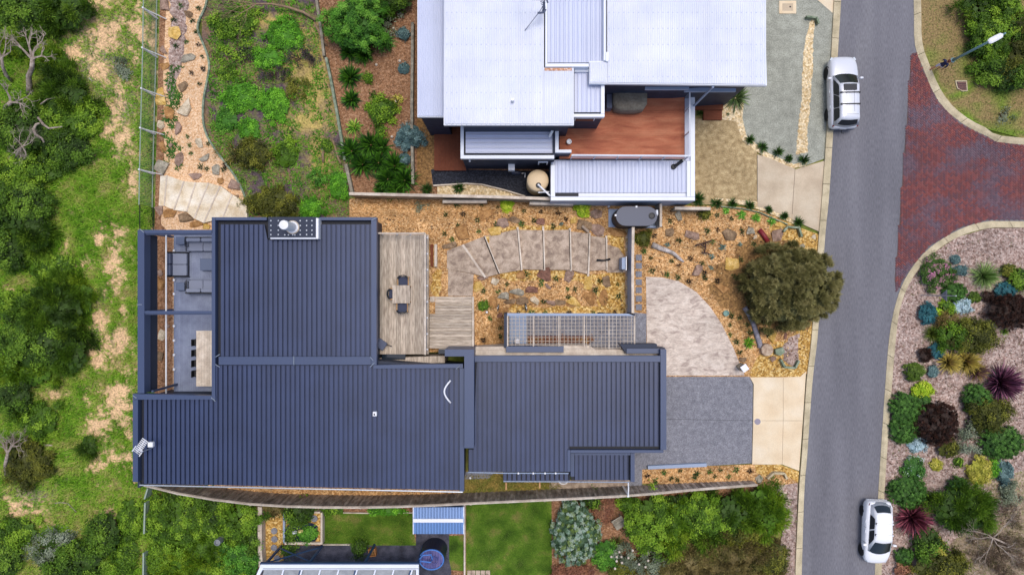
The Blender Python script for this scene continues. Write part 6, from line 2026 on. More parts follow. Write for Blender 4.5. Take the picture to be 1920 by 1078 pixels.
# --- bank and corner plants
for x, y, r, k, lb in ((951, 385, 12, 'lime', 'bright lime shrub between the white topped wall segments'), (1093, 393, 13, 'lime', 'bright lime shrub left of the slim tank'), (1206, 447, 13, 'olive', 'yellow green shrub just below the slim tank'),
                       (790, 388, 9, 'grey', 'grey green shrub left of the white topped wall segment'), (1323, 400, 9, 'olive', 'olive shrub below the right wall segment'), (906, 573, 7, 'green', 'small green shrub right of the timber stairs')):
    plant(k, x, y, r, r, .5, lb)
plant('sheoak', 1487, 537, 92, 82, 3.2, 'large round olive sheoak tree overhanging the kerb', 'tree', 'sheoak_tree', dens=1.25)

# --- east gravel garden
EG = [('pinkfl', 1760, 513, 30, 28, .9, 'pink flowering shrub near the street corner'), ('bluegrey', 1793, 486, 7, 7, .3, 'tiny blue green bush above the pink flowering shrub'),
 ('bluegrey', 1802, 508, 12, 9, .4, 'sage green bush right of the pink flowering shrub'), ('olive', 1893, 508, 15, 12, .5, 'reddish olive shrub right of the soft grass clump'),
 ('dark', 1918, 523, 20, 20, .9, 'dark shrub cut by the right edge above the blue dome'), ('dome', 1793, 548, 20, 17, .7, 'glossy green dome bush beside the road sign'),
 ('blue', 1887, 546, 19, 14, .6, 'right blue dome bush above the large maroon bush'), ('maroon', 1852, 556, 10, 8, .4, 'small maroon shrub left of the right blue dome'),
 ('ball', 1828, 558, 11, 9, .4, 'small green ball bush right of the silver bush'), ('snow', 1804, 573, 17, 14, .5, 'silvery white bush behind the road sign'),
 ('blue', 1741, 588, 16, 19, .7, 'left blue dome bush nearest the kerb'), ('lime', 1762, 586, 9, 8, .3, 'small lime bush touching the left blue dome'),
 ('green', 1780, 577, 12, 11, .5, 'mid green bush between lime and silver bushes'), ('maroon', 1895, 586, 38, 32, 1.4, 'large dark maroon bush at the right edge'),
 ('straw', 1775, 604, 22, 17, .7, 'straw coloured shrub above the big green bush'), ('olive', 1828, 630, 44, 32, 1.5, 'big olive green bush in the middle of the gravel garden'),
 ('green', 1790, 632, 26, 24, 1.3, 'green bush joined to the left of the big olive bush'),
 ('maroon', 1735, 666, 13, 12, .5, 'small dark maroon bush above the green ball'), ('blue', 1757, 658, 13, 15, .5, 'teal dome bush beside the small maroon one'),
 ('ball', 1717, 697, 18, 17, .8, 'neat round green ball bush close to the kerb'), ('bluegrey', 1750, 697, 9, 9, .4, 'small grey green bush right of the green ball'),
 ('lime', 1732, 732, 20, 15, .5, 'bright yellow green bush below the green ball'), ('dome', 1700, 770, 28, 32, 1.0, 'upper left lobe of the wide dark green dome bush'),
 ('dome', 1698, 805, 26, 26, .9, 'lower lobe of the wide dark green dome bush'), ('dome', 1733, 762, 18, 20, .8, 'right lobe of the wide dark green dome bush'),
 ('maroon', 1758, 795, 40, 37, 1.6, 'dark maroon bush in front of the green domes'), ('dome', 1836, 748, 24, 26, 1.1, 'green dome bush left below the purple flax'),
 ('olive', 1858, 775, 34, 32, 1.4, 'olive bush between green domes and purple flax'), ('dome', 1882, 830, 40, 30, 1.3, 'large green dome bush at the right edge'),
 ('grey', 1818, 822, 24, 26, .8, 'pale twiggy grey bush right of the maroon bush'), ('snow', 1722, 833, 16, 13, .4, 'white flowering bush below the green domes'),
 ('olive', 1778, 842, 18, 16, .8, 'small olive bush below the maroon bush'), ('whitefl', 1716, 880, 20, 20, .6, 'green bush dotted with small white flowers'),
 ('dome', 1706, 924, 33, 29, 1.0, 'green dome bush beside the rear of the hatchback'), ('dark', 1735, 935, 9, 9, .5, 'small dark bush at the right of that dome'),
 ('yellow', 1757, 873, 11, 9, .3, 'small yellow green bush right of the white flowers'), ('yellow', 1840, 884, 19, 25, .8, 'pale yellow conifer bush in open gravel'),
 ('weed', 1867, 880, 11, 14, .5, 'bright green bush right of the pale yellow one'), ('bluegrey', 1886, 884, 16, 20, .6, 'blue green bush with reddish flowers on the right'),
 ('green', 1798, 866, 7, 6, .3, 'tiny green bush alone in the open gravel'), ('dome', 1799, 910, 16, 14, .9, 'green dome above the big dark olive bush'),
 ('darkneedle', 1808, 958, 56, 44, 2.0, 'big dark olive bush right of the purple flax'), ('snow', 1724, 998, 9, 8, .3, 'silvery bush tucked below the reddish flax'),
 ('yellow', 1758, 1026, 14, 18, .9, 'bright yellow bush amid dark green at bottom right'), ('dark', 1740, 1020, 24, 34, 1.2, 'dark green bush left of the bright yellow one'),
 ('olive', 1765, 1064, 52, 28, 1.2, 'wide olive bush along the bottom right edge'), ('dome', 1697, 1043, 16, 15, .7, 'round green dome by the front of the hatchback'),
 ('rust', 1692, 1070, 14, 12, .5, 'orange flecked small bush at the bottom beside the kerb'), ('grey', 1897, 930, 26, 22, .6, 'thin grey green bush right of the dark olive bush'),
 ('twig', 1880, 1020, 46, 56, 1.2, 'twiggy brown shrub filling the bottom right corner')]
for k, x, y, a, b, h, lb in EG: plant(k, x, y, a, b, h, lb, dens=.8 if k in ('twig', 'grey') else 1.0)

# --- corner verge
plant('green', 1884, 58, 62, 60, 1.7, 'large bright green bush behind the street lamp', 'bush', 'large_bush', dens=1.2)
plant('dark', 1905, 122, 54, 46, 1.6, 'dark lower part bush below the street lamp head', 'bush', 'large_bush', dens=1.1)
plant('darkneedle', 1850, 12, 42, 36, 1.6, 'dark needle bush at the top edge near the lamp', 'bush', 'large_bush')
plant('olive', 1940, 90, 50, 60, 2.6, 'olive bush cut by the right edge behind the lamp', 'bush', 'large_bush')
plant('grey', 1880, 215, 20, 12, .3, 'pale weedy patch low on the corner verge', dens=.4)
# --- south side hedge
SB = [('silver', 1079, 1000, 40, 54, 1.6, 'large silvery variegated shrub beside the square lawn'), ('rust', 1132, 955, 20, 26, .7, 'rusty red low shrub right of the silvery one'),
 ('rust', 1075, 1075, 40, 14, .8, 'rusty shrub at the bottom below the silvery one'), ('green', 1222, 985, 40, 50, 2.0, 'leafy mid green bush right of the timber seat'),
 ('wattle', 1262, 988, 28, 44, 2.0, 'bright yellow green wattle in the middle of the hedge'), ('green', 1315, 970, 48, 34, 2.2, 'green hedge bush directly below the paling fence'),
 ('darkneedle', 1375, 970, 44, 38, 2.2, 'dark green needle bush in the hedge below the fence'), ('wattle', 1432, 964, 42, 44, 2.1, 'right end green bush of the hedge by the kerb'),
 ('brown', 1375, 1040, 66, 50, 1.8, 'olive brown feathery bush at the bottom of the hedge'), ('olive', 1440, 1050, 36, 36, 1.6, 'olive bush at the bottom right of the hedge'),
 ('brown', 1300, 1052, 46, 34, 1.4, 'brownish feathery bush left at the hedge bottom'), ('bright', 1135, 1042, 22, 26, .9, 'bright green low shrub below the timber seat'),
 ('grey', 1205, 1052, 44, 30, 1.2, 'grey green shrub with cream flower heads at the bottom'), ('olive', 1160, 1064, 26, 18, .8, 'olive shrub at the bottom edge below the grass clump')]
SB += [('dark', 1290, 937, 60, 8, .8, 'dark low growth along the foot of the paling fence'), ('green', 1184, 948, 24, 12, .9, 'green bush tucked under the fence above the timber seat'),
 ('darkneedle', 1335, 1005, 40, 30, 1.6, 'dark gap filling bush in the middle of the hedge'), ('brown', 1240, 1065, 40, 22, 1.0, 'brown feathery bush between flower heads and hedge'),
 ('olive', 1395, 1000, 44, 30, 1.7, 'olive bush between the needle bush and the feathery one'), ('brown', 1420, 1075, 50, 24, 1.3, 'olive brown bush on the bottom edge near the gravel strip'),
 ('dark', 1110, 940, 14, 12, .8, 'dark sprig at the fence right of the silvery shrub')]
for k, x, y, a, b, h, lb in SB: plant(k, x, y, a, b, h, lb, 'bush', 'hedge_bush', dens=1.15)
its = []
for x, y in ((1146, 1043), (1156, 1043), (1165, 1043), (1161, 1034), (1178, 1045), (1186, 1031), (1156, 1051), (1153, 1065), (1166, 1054), (1198, 1057), (1210, 1062), (1215, 1050)):
    p = P(x, y, 1.25)
    o = MB().lathe((p.x, p.y, 1.2), [(.03, 0), (.08, .05), (.075, .11), (.02, .15)], 8).build('flower_head', M['palecap'], None, True)
    tag(o, None, 'flower', 'cream flower heads')
    its.append((o, x, y))
by_rank(its, '{o} cream flower head from the left over the bottom shrub')
HB = [('green', 330, 985, 52, 52, 1.4, 'light green mass of shrub right of the wire fence'), ('wattle', 365, 1048, 62, 40, 1.3, 'yellow green shrub mass at the bottom around the grey pipe'),
 ('green', 447, 978, 38, 34, 1.5, 'green hedge bush left of the pale sleeper wall'), ('bright', 450, 1050, 34, 36, 1.3, 'bright green bush at the bottom left of the sleeper wall'),
 ('green', 300, 1050, 30, 40, 1.0, 'green bush beside the lower wire fence'), ('dark', 405, 965, 22, 30, 1.2, 'dark green bush between two lighter hedge bushes'),
 ('dark', 560, 962, 26, 22, 1.6, 'dark green small tree over the square raised planter'), ('bright', 575, 1001, 18, 14, .8, 'bright leafy water plant in the dark pond'),
 ('dark', 545, 1003, 12, 12, .7, 'dark leafy plant left in the pond'), ('green', 625, 956, 22, 7, .5, 'green border plants above the small lawn, left part'), ('weed', 725, 957, 34, 7, .5, 'green border plants above the small lawn, right part'),
 ('dark', 673, 1030, 12, 14, .9, 'dark round potted shrub on the dark paving'), ('dark', 540, 1032, 10, 9, .6, 'dark little bush below the raised planter'), ('brown', 510, 948, 26, 12, .8, 'brownish twiggy shrub at the top of the pebble path'),
 ('rust', 1046, 639, 54, 5, .25, 'reddish bronze plants in the strip under the mesh')]
HB += [('dark', 355, 940, 70, 14, .9, 'dark shrub band right under the fence at left'), ('green', 395, 1000, 26, 34, 1.2, 'green bush just above the grey pipe'), ('wattle', 320, 1070, 40, 22, 1.0, 'yellow green bush at the bottom left by the wire fence'),
 ('green', 420, 1070, 40, 20, 1.1, 'green bush on the bottom edge below the grey pipe'), ('dark', 470, 1012, 18, 30, 1.1, 'dark bush against the pale sleeper wall'), ('green', 290, 950, 20, 24, .9, 'green shrub in the corner of the wire fence')]
for k, x, y, a, b, h, lb in HB: plant(k, x, y, a, b, h, lb, 'bush', 'hedge_bush', dens=1.0)

# --- dune scrub on the left
LB = [('dark', 40, 12, 80, 42, 2.0, 'dark scrub in the top left corner'), ('darkneedle', 120, 18, 56, 40, 1.6, 'dark needle scrub on the top edge left of the sand'), ('green', 15, 45, 46, 36, 1.4, 'lighter green scrub at the left edge near the top'),
 ('darkneedle', 112, 175, 50, 52, 1.5, 'dark green needle scrub right of the bare tree'), ('green', 130, 225, 56, 36, 1.0, 'green scrub below the dark needle scrub'), ('wattle', 95, 110, 34, 22, .9, 'yellow green scrub beside the bare tree crown'),
 ('dark', 40, 240, 56, 48, 1.7, 'dark scrub beneath the grey dead shrub'), ('dark', 118, 282, 48, 36, 1.3, 'dark scrub patch below the bent white branch'), ('green', 60, 318, 60, 30, 1.1, 'green scrub strip at left between dark patches'),
 ('dark', 30, 395, 58, 62, 1.9, 'tall dark scrub on the left edge, upper'), ('darkneedle', 60, 440, 36, 40, 1.5, 'dark needle scrub left of the sandy clearing'), ('dark', 10, 470, 34, 40, 1.6, 'dark scrub cut by the left edge at mid height'),
 ('darkneedle', 92, 585, 66, 62, 1.9, 'broad dark needle bush at mid left, upper half'), ('dark', 60, 640, 70, 60, 1.9, 'broad dark bush at mid left, lower half'), ('darkneedle', 130, 660, 34, 44, 1.4, 'dark scrub at the right of the broad dark bush'),
 ('wattle', 40, 700, 60, 28, 1.2, 'yellow green scrub below the broad dark bush'), ('dark', 15, 745, 40, 36, 1.5, 'dark scrub on the left edge above dead shrub'), ('olive', 50, 870, 46, 44, 1.2, 'olive twiggy scrub below the left dead shrub'),
 ('green', 70, 790, 40, 34, .9, 'green scrub right of the left dead shrub'), ('dark', 130, 1052, 64, 40, 1.7, 'dark grey green bush on the bottom edge'), ('dark', 190, 1005, 34, 44, 1.5, 'dark bush beside the sandy patch near the bottom'),
 ('grey', 95, 1030, 44, 34, 1.4, 'greyish bush at the bottom left of the dark pair'), ('dark', 8, 1055, 30, 36, 1.3, 'dark bush in the bottom left corner'), ('green', 240, 975, 24, 44, .7, 'feathery green shrub left of the wire fence'),
 ('green', 232, 1040, 30, 36, .6, 'low green growth at the bottom left of wire fence'), ('grey', 230, 130, 14, 26, .5, 'grey green low bush on the sand near the picket fence'), ('darkneedle', 165, 838, 16, 22, .5, 'small dark tussock in the grass near the aerial')]
LB += [('green', 60, 210, 60, 24, 1.0, 'green scrub between the dead trees'), ('wattle', 150, 205, 30, 30, .7, 'yellow green tussocks right of the dark needle scrub'), ('green', 90, 500, 50, 26, .7, 'green tussocks in the sandy clearing at left'),
 ('green', 20, 570, 40, 30, 1.2, 'green scrub on the left edge above the broad bush'), ('wattle', 150, 560, 26, 40, .7, 'yellow green tussocks right of the broad dark bush'), ('green', 20, 340, 50, 30, 1.1, 'mid green scrub on the left edge, upper part'),
 ('wattle', 20, 80, 40, 26, 1.1, 'yellow green scrub left of the bare crown'), ('green', 30, 1000, 40, 30, .8, 'green tussocks above the bottom left corner')]
for k, x, y, a, b, h, lb in LB: plant(k, x, y, a, b, h, lb, 'scrub', 'coastal_scrub', dens=1.15)

# --- dead wood
def branch(mb, p, d, L, r, depth, spread=.6, up=0.0):
    q = p + d * L * .5 + Vector((random.gauss(0, .05), random.gauss(0, .05), random.gauss(0, .03))) * L
    e = p + d * L
    mb.tube([p, q, e], [r, r * .8, r * .55], 4, False)
    if depth:
        for _ in range(random.choice((2, 3))):
            nd = (d + Vector((random.gauss(0, spread), random.gauss(0, spread), random.gauss(up, spread * .4)))).normalized()
            branch(mb, e if random.random() < .7 else q, nd, L * random.uniform(.55, .8), r * .55, depth - 1, spread, up)
def dead_tree(label, trunk, rad, m, tips, zt=1.2, depth=4, L=.9, name='dead_tree', cat='dead tree', spread=.6):
    t = thing(name, label, cat, P(*trunk[0]))
    n = len(trunk)
    pts = [P(x, y, .15 + zt * i / max(1, n - 1)) for i, (x, y) in enumerate(trunk)]
    MB().tube(pts, [rad * (1 - .5 * i / n) for i in range(n)], 7).build('trunk', m, t, True)
    for tx, ty in tips:
        mb = MB()
        e = pts[-1] if not isinstance(tx, tuple) else pts[-1]
        tgt = P(tx, ty, zt + .4)
        branch(mb, e, (tgt - e).normalized(), L, rad * .45, depth, spread, .05)
        mb.build('branches', m, t)
    return t
dead_tree('bare pale dead tree with forked crown at upper left', [(55, 176), (55, 160), (54, 142), (60, 128), (61, 112)], .2, M['deadwood'], [(42, 92), (52, 78), (66, 88), (76, 106)], 1.9, 4, .8)
dead_tree('grey bare dead tree at the left edge behind the forked one', [(22, 152), (12, 142), (5, 126), (3, 108)], .13, M['deadwood'], [(12, 80), (22, 96), (-4, 90)], 1.8, 4, .8)
dead_tree('pale dead trunk leaning out at the left edge', [(8, 215), (12, 200), (20, 192)], .17, M['deadwood'], [(40, 188), (46, 194), (14, 176)], 1.6, 4, .7)
dead_tree('fine grey dead shrub over the dark scrub at left', [(30, 300), (34, 285), (42, 275)], .1, M['deadwood'], [(70, 262), (50, 290), (60, 250), (30, 260), (20, 290)], 1.8, 5, .6, 'dead_shrub', 'dead shrub', .8)
dead_tree('silvery dead shrub at the left edge at lower left', [(12, 890), (10, 870), (14, 850)], .13, M['deadwood'], [(30, 810), (10, 800), (24, 830), (34, 820), (0, 815)], 1.4, 5, .7, 'dead_shrub', 'dead shrub', .7)
dead_tree('purplish pale dead branches over the brown shrub at bottom right', [(1925, 1040), (1890, 1020), (1862, 1008)], .085, M['deadwood'], [(1820, 990), (1830, 1010), (1850, 1040), (1880, 990), (1900, 1050)], 1.6, 5, .9, 'dead_shrub', 'dead shrub', .5)
dead_tree('dry brown fallen branch across the top of weedy bed', [(592, 38), (570, 24), (540, 14), (510, 8), (480, 8)], .1, M['twigbrown'], [(440, 14), (450, 26), (460, 4), (430, 4)], .7, 4, 1.1, 'fallen_branch', 'branch', .4)
log('white curved dead branch like a hook in the scrub', [(98, 230), (108, 243), (118, 250), (142, 247)], [.07, .08, .06, .04], M['deadwood'], 'dead_branch', 1.35, 'branch')
log('bent white dead branch below the hook shaped one', [(110, 276), (106, 268), (95, 262), (91, 252), (96, 243), (102, 241)], [.05, .06, .08, .09, .08, .05], M['deadwood'], 'dead_branch', 1.4, 'branch')
log('thin pale branch lying right of the hook shaped one', [(100, 205), (112, 196), (122, 194), (136, 193)], [.05, .04, .03, .02], M['deadwood'], 'dead_branch', 1.2, 'branch')
log('small white driftwood piece lying in grass at lower left', [(80, 832), (90, 833), (102, 834)], [.05, .08, .04], M['deadwood'], 'dead_branch', .15, 'branch')
log('thin white stick lying in the lower left grass', [(106, 942), (116, 940), (130, 942), (146, 958)], [.04, .04, .03, .02], M['deadwood'], 'dead_branch', .15, 'branch')
log('pale stick on the sand beside the dark scrub', [(168, 147), (174, 154)], [.07, .05], M['deadwood'], 'dead_branch', .06, 'branch')
for pts, lb in (([(592, 48), (600, 62), (604, 75), (614, 87)], 'pale forked branch lying over the sleeper edging'), ([(607, 305), (606, 290), (609, 278), (604, 262)], 'brown crooked branch left of the grey stones'),
                ([(640, 308), (634, 294), (630, 280), (624, 262)], 'brown branch beside the pale sleeper edging')):
    log(lb, pts, [.08, .09, .08, .05], M['twigbrown'], 'fallen_branch', .12, 'branch')
for x, y, lb in ((607, 278, 'left blue grey stone among the broken branches'), (634, 288, 'right blue grey stone among the broken branches')):
    tag(rock(x, y, 5, 6, 'g'), lb, 'rock')
log('thin twig lying beside the drain grate', [(1824, 155), (1835, 163), (1850, 163)], [.02, .025, .02], M['twigbrown'], 'twig', .05, 'twig')

# --- grass and low weeds nobody could count
def grass(name, label, px, py, hgt, wid, cols, lean=.5, cat='grass', z=0.0):
    n = len(px)
    cols = np.array([C(c) for c in cols])
    X, Y = (px - 960) * H / F, (539 - py) * H / F
    az = rng.random(n) * 2 * math.pi
    hh = hgt * (.5 + rng.random(n))
    ln = hh * lean * (.3 + rng.random(n) * 1.4)
    dx, dy = np.cos(az), np.sin(az)
    sx, sy = -dy * wid / 2, dx * wid / 2
    b = np.stack([X, Y, np.full(n, z - .02)], 1)
    V = np.stack([b - np.stack([sx, sy, 0 * sx], 1), b + np.stack([sx, sy, 0 * sx], 1), b + np.stack([dx * ln, dy * ln, hh], 1)], 1).reshape(-1, 3)
    t = np.clip(fbm(px / 22 + 51, py / 22 + 13, 4) * 1.6 - .3 + rng.normal(size=n) * .18, 0, .999) * (len(cols) - 1)
    i0 = t.astype(int)
    f = (t - i0)[:, None]
    col = (cols[i0] * (1 - f) + cols[np.minimum(i0 + 1, len(cols) - 1)] * f) * (.8 + .4 * rng.random(n))[:, None]
    me = npmesh(name, V, np.arange(n * 3).reshape(n, 3), M['leaf'], np.repeat(col, 3, 0))
    return tag(put(name, me), label, cat, None, 'stuff')
n = 150000
px, py = rng.uniform(-60, 284, n), rng.uniform(-60, 1140, n)
keep = rng.random(n) > np.maximum(sand_mask(px, py) * 1.1, blob(px, py, GREY_DRY) * .8) - .02
px, py = px[keep], py[keep]
grass('dune_grass', 'long bright green grass covering the dune land left of the fence', px, py, .26, .045, ['4e7814', '689c1e', '88b430', 'a2b04c', 'b0a468'], .9)
n = 18000
px, py = rng.uniform(392, 655, n), rng.uniform(-40, 405, n)
edge = np.interp(py, [q[1] for q in RK[1:]], [q[0] for q in RK[1:]])
keep = (px > edge + 4) & (fbm(px / 30 + 5, py / 30 + 21, 4) > .40) & (px < np.interp(py, [0, 105, 300, 365], [588, 603, 642, 655]))
px, py = px[keep], py[keep]
grass('weeds', 'low scattered weeds over the dark soil bed', px, py, .16, .07, ['345c14', '4a8018', '68a024', '84984a', '6c5c58'], 1.0, 'weeds')
n = 15000
px, py = rng.uniform(604, 776, n), rng.uniform(962, 1021, n)
grass('lawn_grass', 'short grass of the small left lawn', px, py, .06, .03, ['3e5a10', '507016', '668426', '84803e'], .8)
n = 30000
px, py = rng.uniform(875, 1033, n), rng.uniform(942, 1110, n)
grass('lawn_grass', 'short grass of the square bottom lawn', px, py, .06, .03, ['34520e', '446614', '58781e', '70803a'], .8)
n = 5000
px, py = rng.uniform(1722, 1940, n), rng.uniform(0, 262, n)
keep = (px > np.interp(py, [0, 77, 120, 178, 216, 243, 262], [1728, 1730, 1743, 1772, 1808, 1860, 1940])) & (rng.random(n) < .25 + py / 300)
grass('verge_grass', 'thin grass on the corner verge below the bush', px[keep], py[keep], .14, .04, ['5c7024', '788838', '948c58', '5a8020'], .9)
n = 2600
px, py = rng.uniform(306, 345, n), rng.uniform(125, 320, n)
keep = fbm(px / 14 + 3, py / 14 + 8, 3) + blob(px, py, [(322, 160, 10, 30), (320, 215, 10, 25), (330, 185, 14, 20), (318, 280, 12, 26), (335, 310, 10, 8), (352, 200, 6, 16)]) * .5 > .72
grass('groundcover', 'dark green ground cover between the rocks of the peach garden', px[keep], py[keep], .12, .1, ['2c5418', '3c6c22', '4c7c2c'], 1.2, 'ground cover')
n = 2000
px, py = rng.uniform(865, 1050, n), rng.uniform(890, 925, n)
grass('dry_tufts', 'dry grass between the gutters and the paling fence', px, py, .12, .05, ['7c7038', '948444', '646c2c'], 1.0, 'dry grass', .01)

def scatter(name, label, px, py, L, W, cols, cat):
    n = len(px)
    zz = np.array([zf(a, b) for a, b in zip(px, py)])
    k = (H - zz) / F
    pos = np.stack([(px - 960) * k, (539 - py) * k, zz + .045], 1)
    nr = unit(rng.normal(size=(n, 3)) * .25 + np.array([0, 0, 1]))
    c = np.array([C(q) for q in cols])[rng.integers(0, len(cols), n)]
    return tag(put(name, leaf_mesh(name, pos, nr, L * (.5 + rng.random(n)), W * (.5 + rng.random(n)), c)), label, cat, None, 'stuff')
n = 5200
px, py = rng.uniform(720, 1530, n), rng.uniform(380, 700, n)
m = fbm(px / 26 + 12, py / 26 + 4, 3)
keep = (m > .47) & ~((px > 705) & (px < 892) & (py > 436)) & ~((px > 838) & (px < 1176) & (py > 428) & (py < 520)) & ~((px > 890) & (py > 582) & (px < 1215)) & ~((px > 1170) & (px < 1400) & (py > 515)) & (px < 1532 - (py - 440) * .085) & (py > np.interp(px, [1300, 1392, 1435, 1472, 1502, 1537], [392, 394, 406, 424, 438, 450]))
scatter('leaf_litter', 'brown leaf litter drifted over the orange mulch bank', px[keep], py[keep], .14, .07, ['5a3e26', '6e4e30', '8a6238', 'd8b888', '4a3828', 'a07c50'], 'litter')
n = 3000
px, py = rng.uniform(1660, 1940, n), rng.uniform(440, 1078, n)
keep = (px > np.interp(py, [430, 445, 477, 523, 574, 627, 719, 918, 1078], [1860, 1800, 1750, 1712, 1692, 1684, 1676, 1662, 1656])) & (fbm(px / 30 + 2, py / 30 + 41, 3) > .46)
scatter('leaf_litter', 'scattered dry leaves over the pink gravel garden', px[keep], py[keep], .13, .06, ['5c4438', '745a4a', '8a6c58', 'c8b8ac', '6c6840'], 'litter')
# ------------------------------------------------------------------ vehicles
M['tyre'] = flat('tyre_rubber', '1a1a1d', 1.0, rough=0.85)
M['rim'] = flat('alloy', 'a4a8ae', 1.0, rough=0.3, metal=0.7)
M['carglass'] = flat('car_glass', '141c24', 1.0, rough=0.06, spec=0.6, grain=0, big=0)
M['trimblack'] = flat('trim_black', '202226', 1.0, rough=0.6)
M['redlens'] = flat('red_lens', '6c1418', 1.0, rough=0.2)
M['clearlens'] = flat('clear_lens', 'c8d0d8', 1.0, rough=0.15)
def car(name, label, px, py, rz, S):
    q = P(px, py)
    c = local_thing(name, label, 'car', (q.x, q.y, 0), rz)
    paint = S['paint']
    # body: stations rear to front: y, half width, sill z, shoulder z, deck z
    st = S['st']
    rings = []
    for y, w, zb, zs, zt_, in st:
        half = [(.0, zb), (.75 * w, zb), (.96 * w, zb + .09), (1.0 * w, zb + (zs - zb) * .45), (.985 * w, zs - .07), (.95 * w, zs), (.84 * w, zt_ - .012), (.55 * w, zt_ + .018), (0, zt_ + .03)]
        rings.append([(x, y, z) for x, z in half] + [(-x, y, z) for x, z in half[-2:0:-1]])
    # refine along the length
    R2 = []
    for i in range(len(rings) - 1):
        p0, p1, p2, p3 = rings[max(i - 1, 0)], rings[i], rings[i + 1], rings[min(i + 2, len(rings) - 1)]
        for k in range(3):
            t = k / 3
            R2.append([tuple(.5 * (2 * b[a] + (cc[a] - aa[a]) * t + (2 * aa[a] - 5 * b[a] + 4 * cc[a] - d[a]) * t * t + (3 * b[a] - aa[a] - 3 * cc[a] + d[a]) * t ** 3) for a in range(3)) for aa, b, cc, d in zip(p0, p1, p2, p3)])
    R2.append(rings[-1])
    MB().loft([r[::-1] for r in R2]).build('body', paint, c, True)
    # cabin: belt ring, mid ring, cant rail ring, roof
    def ring(yf, yr, wf, wr, z, bow=.1, n=5):
        pts = []
        for k in range(n + 1):                                            # front edge, right to left
            u = 1 - 2 * k / n
            pts.append((wf * u, yf + bow * (1 - u * u), z))
        for k in range(1, n): pts.append((-(wf + (wr - wf) * k / n), yf + (yr - yf) * k / n, z))
        for k in range(n + 1):
            u = -1 + 2 * k / n
            pts.append((wr * u, yr - bow * .8 * (1 - u * u), z))
        for k in range(1, n): pts.append(((wr + (wf - wr) * k / n), yr + (yf - yr) * k / n, z))
        return pts
    B, T = S['belt'], S['top']
    Rb, Rt = ring(*B), ring(*T)
    yf, yr, wf, wr, z, bow = T
    R3_ = ring(yf - .06, yr + .06, wf - .05, wr - .05, z + .045, bow)
    R4_ = ring(yf - .25, yr + .25, wf - .25, wr - .25, z + .075, bow * .6)
    MB().loft([Rb, Rt, R3_, R4_]).build('cabin', paint, c, True)
    MB().add([Rb[i] for i in range(0, 1)], [])
    n = 5
    def pane(nm, idx, u0, u1, v0, v1, sub=6, off=.012):
        """glass proud of a stretch of the cabin side between ring points idx[0]..idx[1]"""
        i0, i1 = idx
        def at(u, R):
            f = i0 + (i1 - i0) * u
            a = int(math.floor(f))
            b = a + 1
            return Vector(R[a % len(R)]).lerp(Vector(R[b % len(R)]), f - a)
        V, Fc = [], []
        for k in range(sub + 1):
            u = u0 + (u1 - u0) * k / sub
            lo, hi = at(u, Rb), at(u, Rt)
            e = (k in (0, sub)) * .1
            A, Bq = lo.lerp(hi, v0 + e * .3), lo.lerp(hi, v1 - e * .4)
            d = (at(min(u + .02, 1), Rb) - at(max(u - .02, 0), Rb)).normalized()
            nn = d.cross((hi - lo).normalized())
            if nn.dot(Vector((lo.x, lo.y - (B[0] + B[1]) / 2, 0))) < 0: nn = -nn
            V += [A + nn * off, Bq + nn * off]
        for k in range(sub): Fc.append((2 * k, 2 * k + 2, 2 * k + 3, 2 * k + 1))
        MB().add(V, Fc).build(nm, M['carglass'], c, True)
    pane('windscreen', (0, n), .05, .95, .04, .93)
    pane('rear_window', (2 * n, 3 * n), .09, .91, *S.get('rearv', (.3, .92)))
    for side in ((n, 2 * n), (4 * n, 3 * n)):
        for u0, u1 in S['side']: pane('side_window', side, u0, u1, .12, .88)
    # wheels
    wb, tr, r = S['wb'], S['track'], S['r']
    for y in (S['yc'] - wb / 2, S['yc'] + wb / 2):
        for s in (-1, 1):
            MB().tube([(s * (tr - .12), y, r + .03), (s * (tr + .055), y, r + .03)], r * 1.2, 20).build('wheel_arch', M['trimblack'], c)
            w = MB()
            w.tube([(s * (tr - .16), y, r), (s * (tr + .04), y, r), (s * (tr + .075), y, r)], [r, r, r * .9], 24)
            wo_ = w.build('wheel', M['tyre'], c)
            w = MB()
            w.tube([(s * (tr + .05), y, r), (s * (tr + .082), y, r)], r * .66, 20)
            w.build('rim', M['trimblack'], wo_)
            w = MB()
            for k in range(5):
                a = k * 2 * math.pi / 5 + .3
                w.tube([(s * (tr + .088), y, r), (s * (tr + .088), y + math.cos(a) * r * .62, r + math.sin(a) * r * .62)], .045, 4)
            w.tube([(s * (tr + .08), y, r), (s * (tr + .1), y, r)], .07, 8)
            w.build('spokes', M['rim'], wo_)
    for (x, y, z, dx, dy, dz, a) in S['head']:
        for s in (-1, 1): MB().box((s * x, y, z), (dx, dy, dz), s * a).build('headlight', M['clearlens'], c)
    for (x, y, z, dx, dy, dz, a) in S['tail']:
        for s in (-1, 1): MB().box((s * x, y, z), (dx, dy, dz), s * a).build('tail_light', M['redlens'], c)
    for s in (-1, 1):
        x, y, z = S['mirror']
        MB().rbox((s * (x + .14), y, z), (.22, .13, .15), .05).build('mirror', S['mirrorpaint'], c)
        for hy in S['handles']: MB().box((s * S['hx'], hy, .88), (.03, .18, .03)).build('door_handle', S['handle'], c)
        for sy in S['seams']: MB().box((s * (S['hx'] - .02), sy, .66), (.035, .012, .5)).build('door_seam', M['trimblack'], c)
    for y, bw, m in S['bars']:
        MB().box((0, y, z_top(S) + .1), (bw, .07, .035)).build('roof_bar', m, c)
        for s in (-1, 1): MB().box((s * (bw / 2 - .02), y, z_top(S) + .06), (.06, .1, .1)).build('bar_foot', M['trimblack'], c)
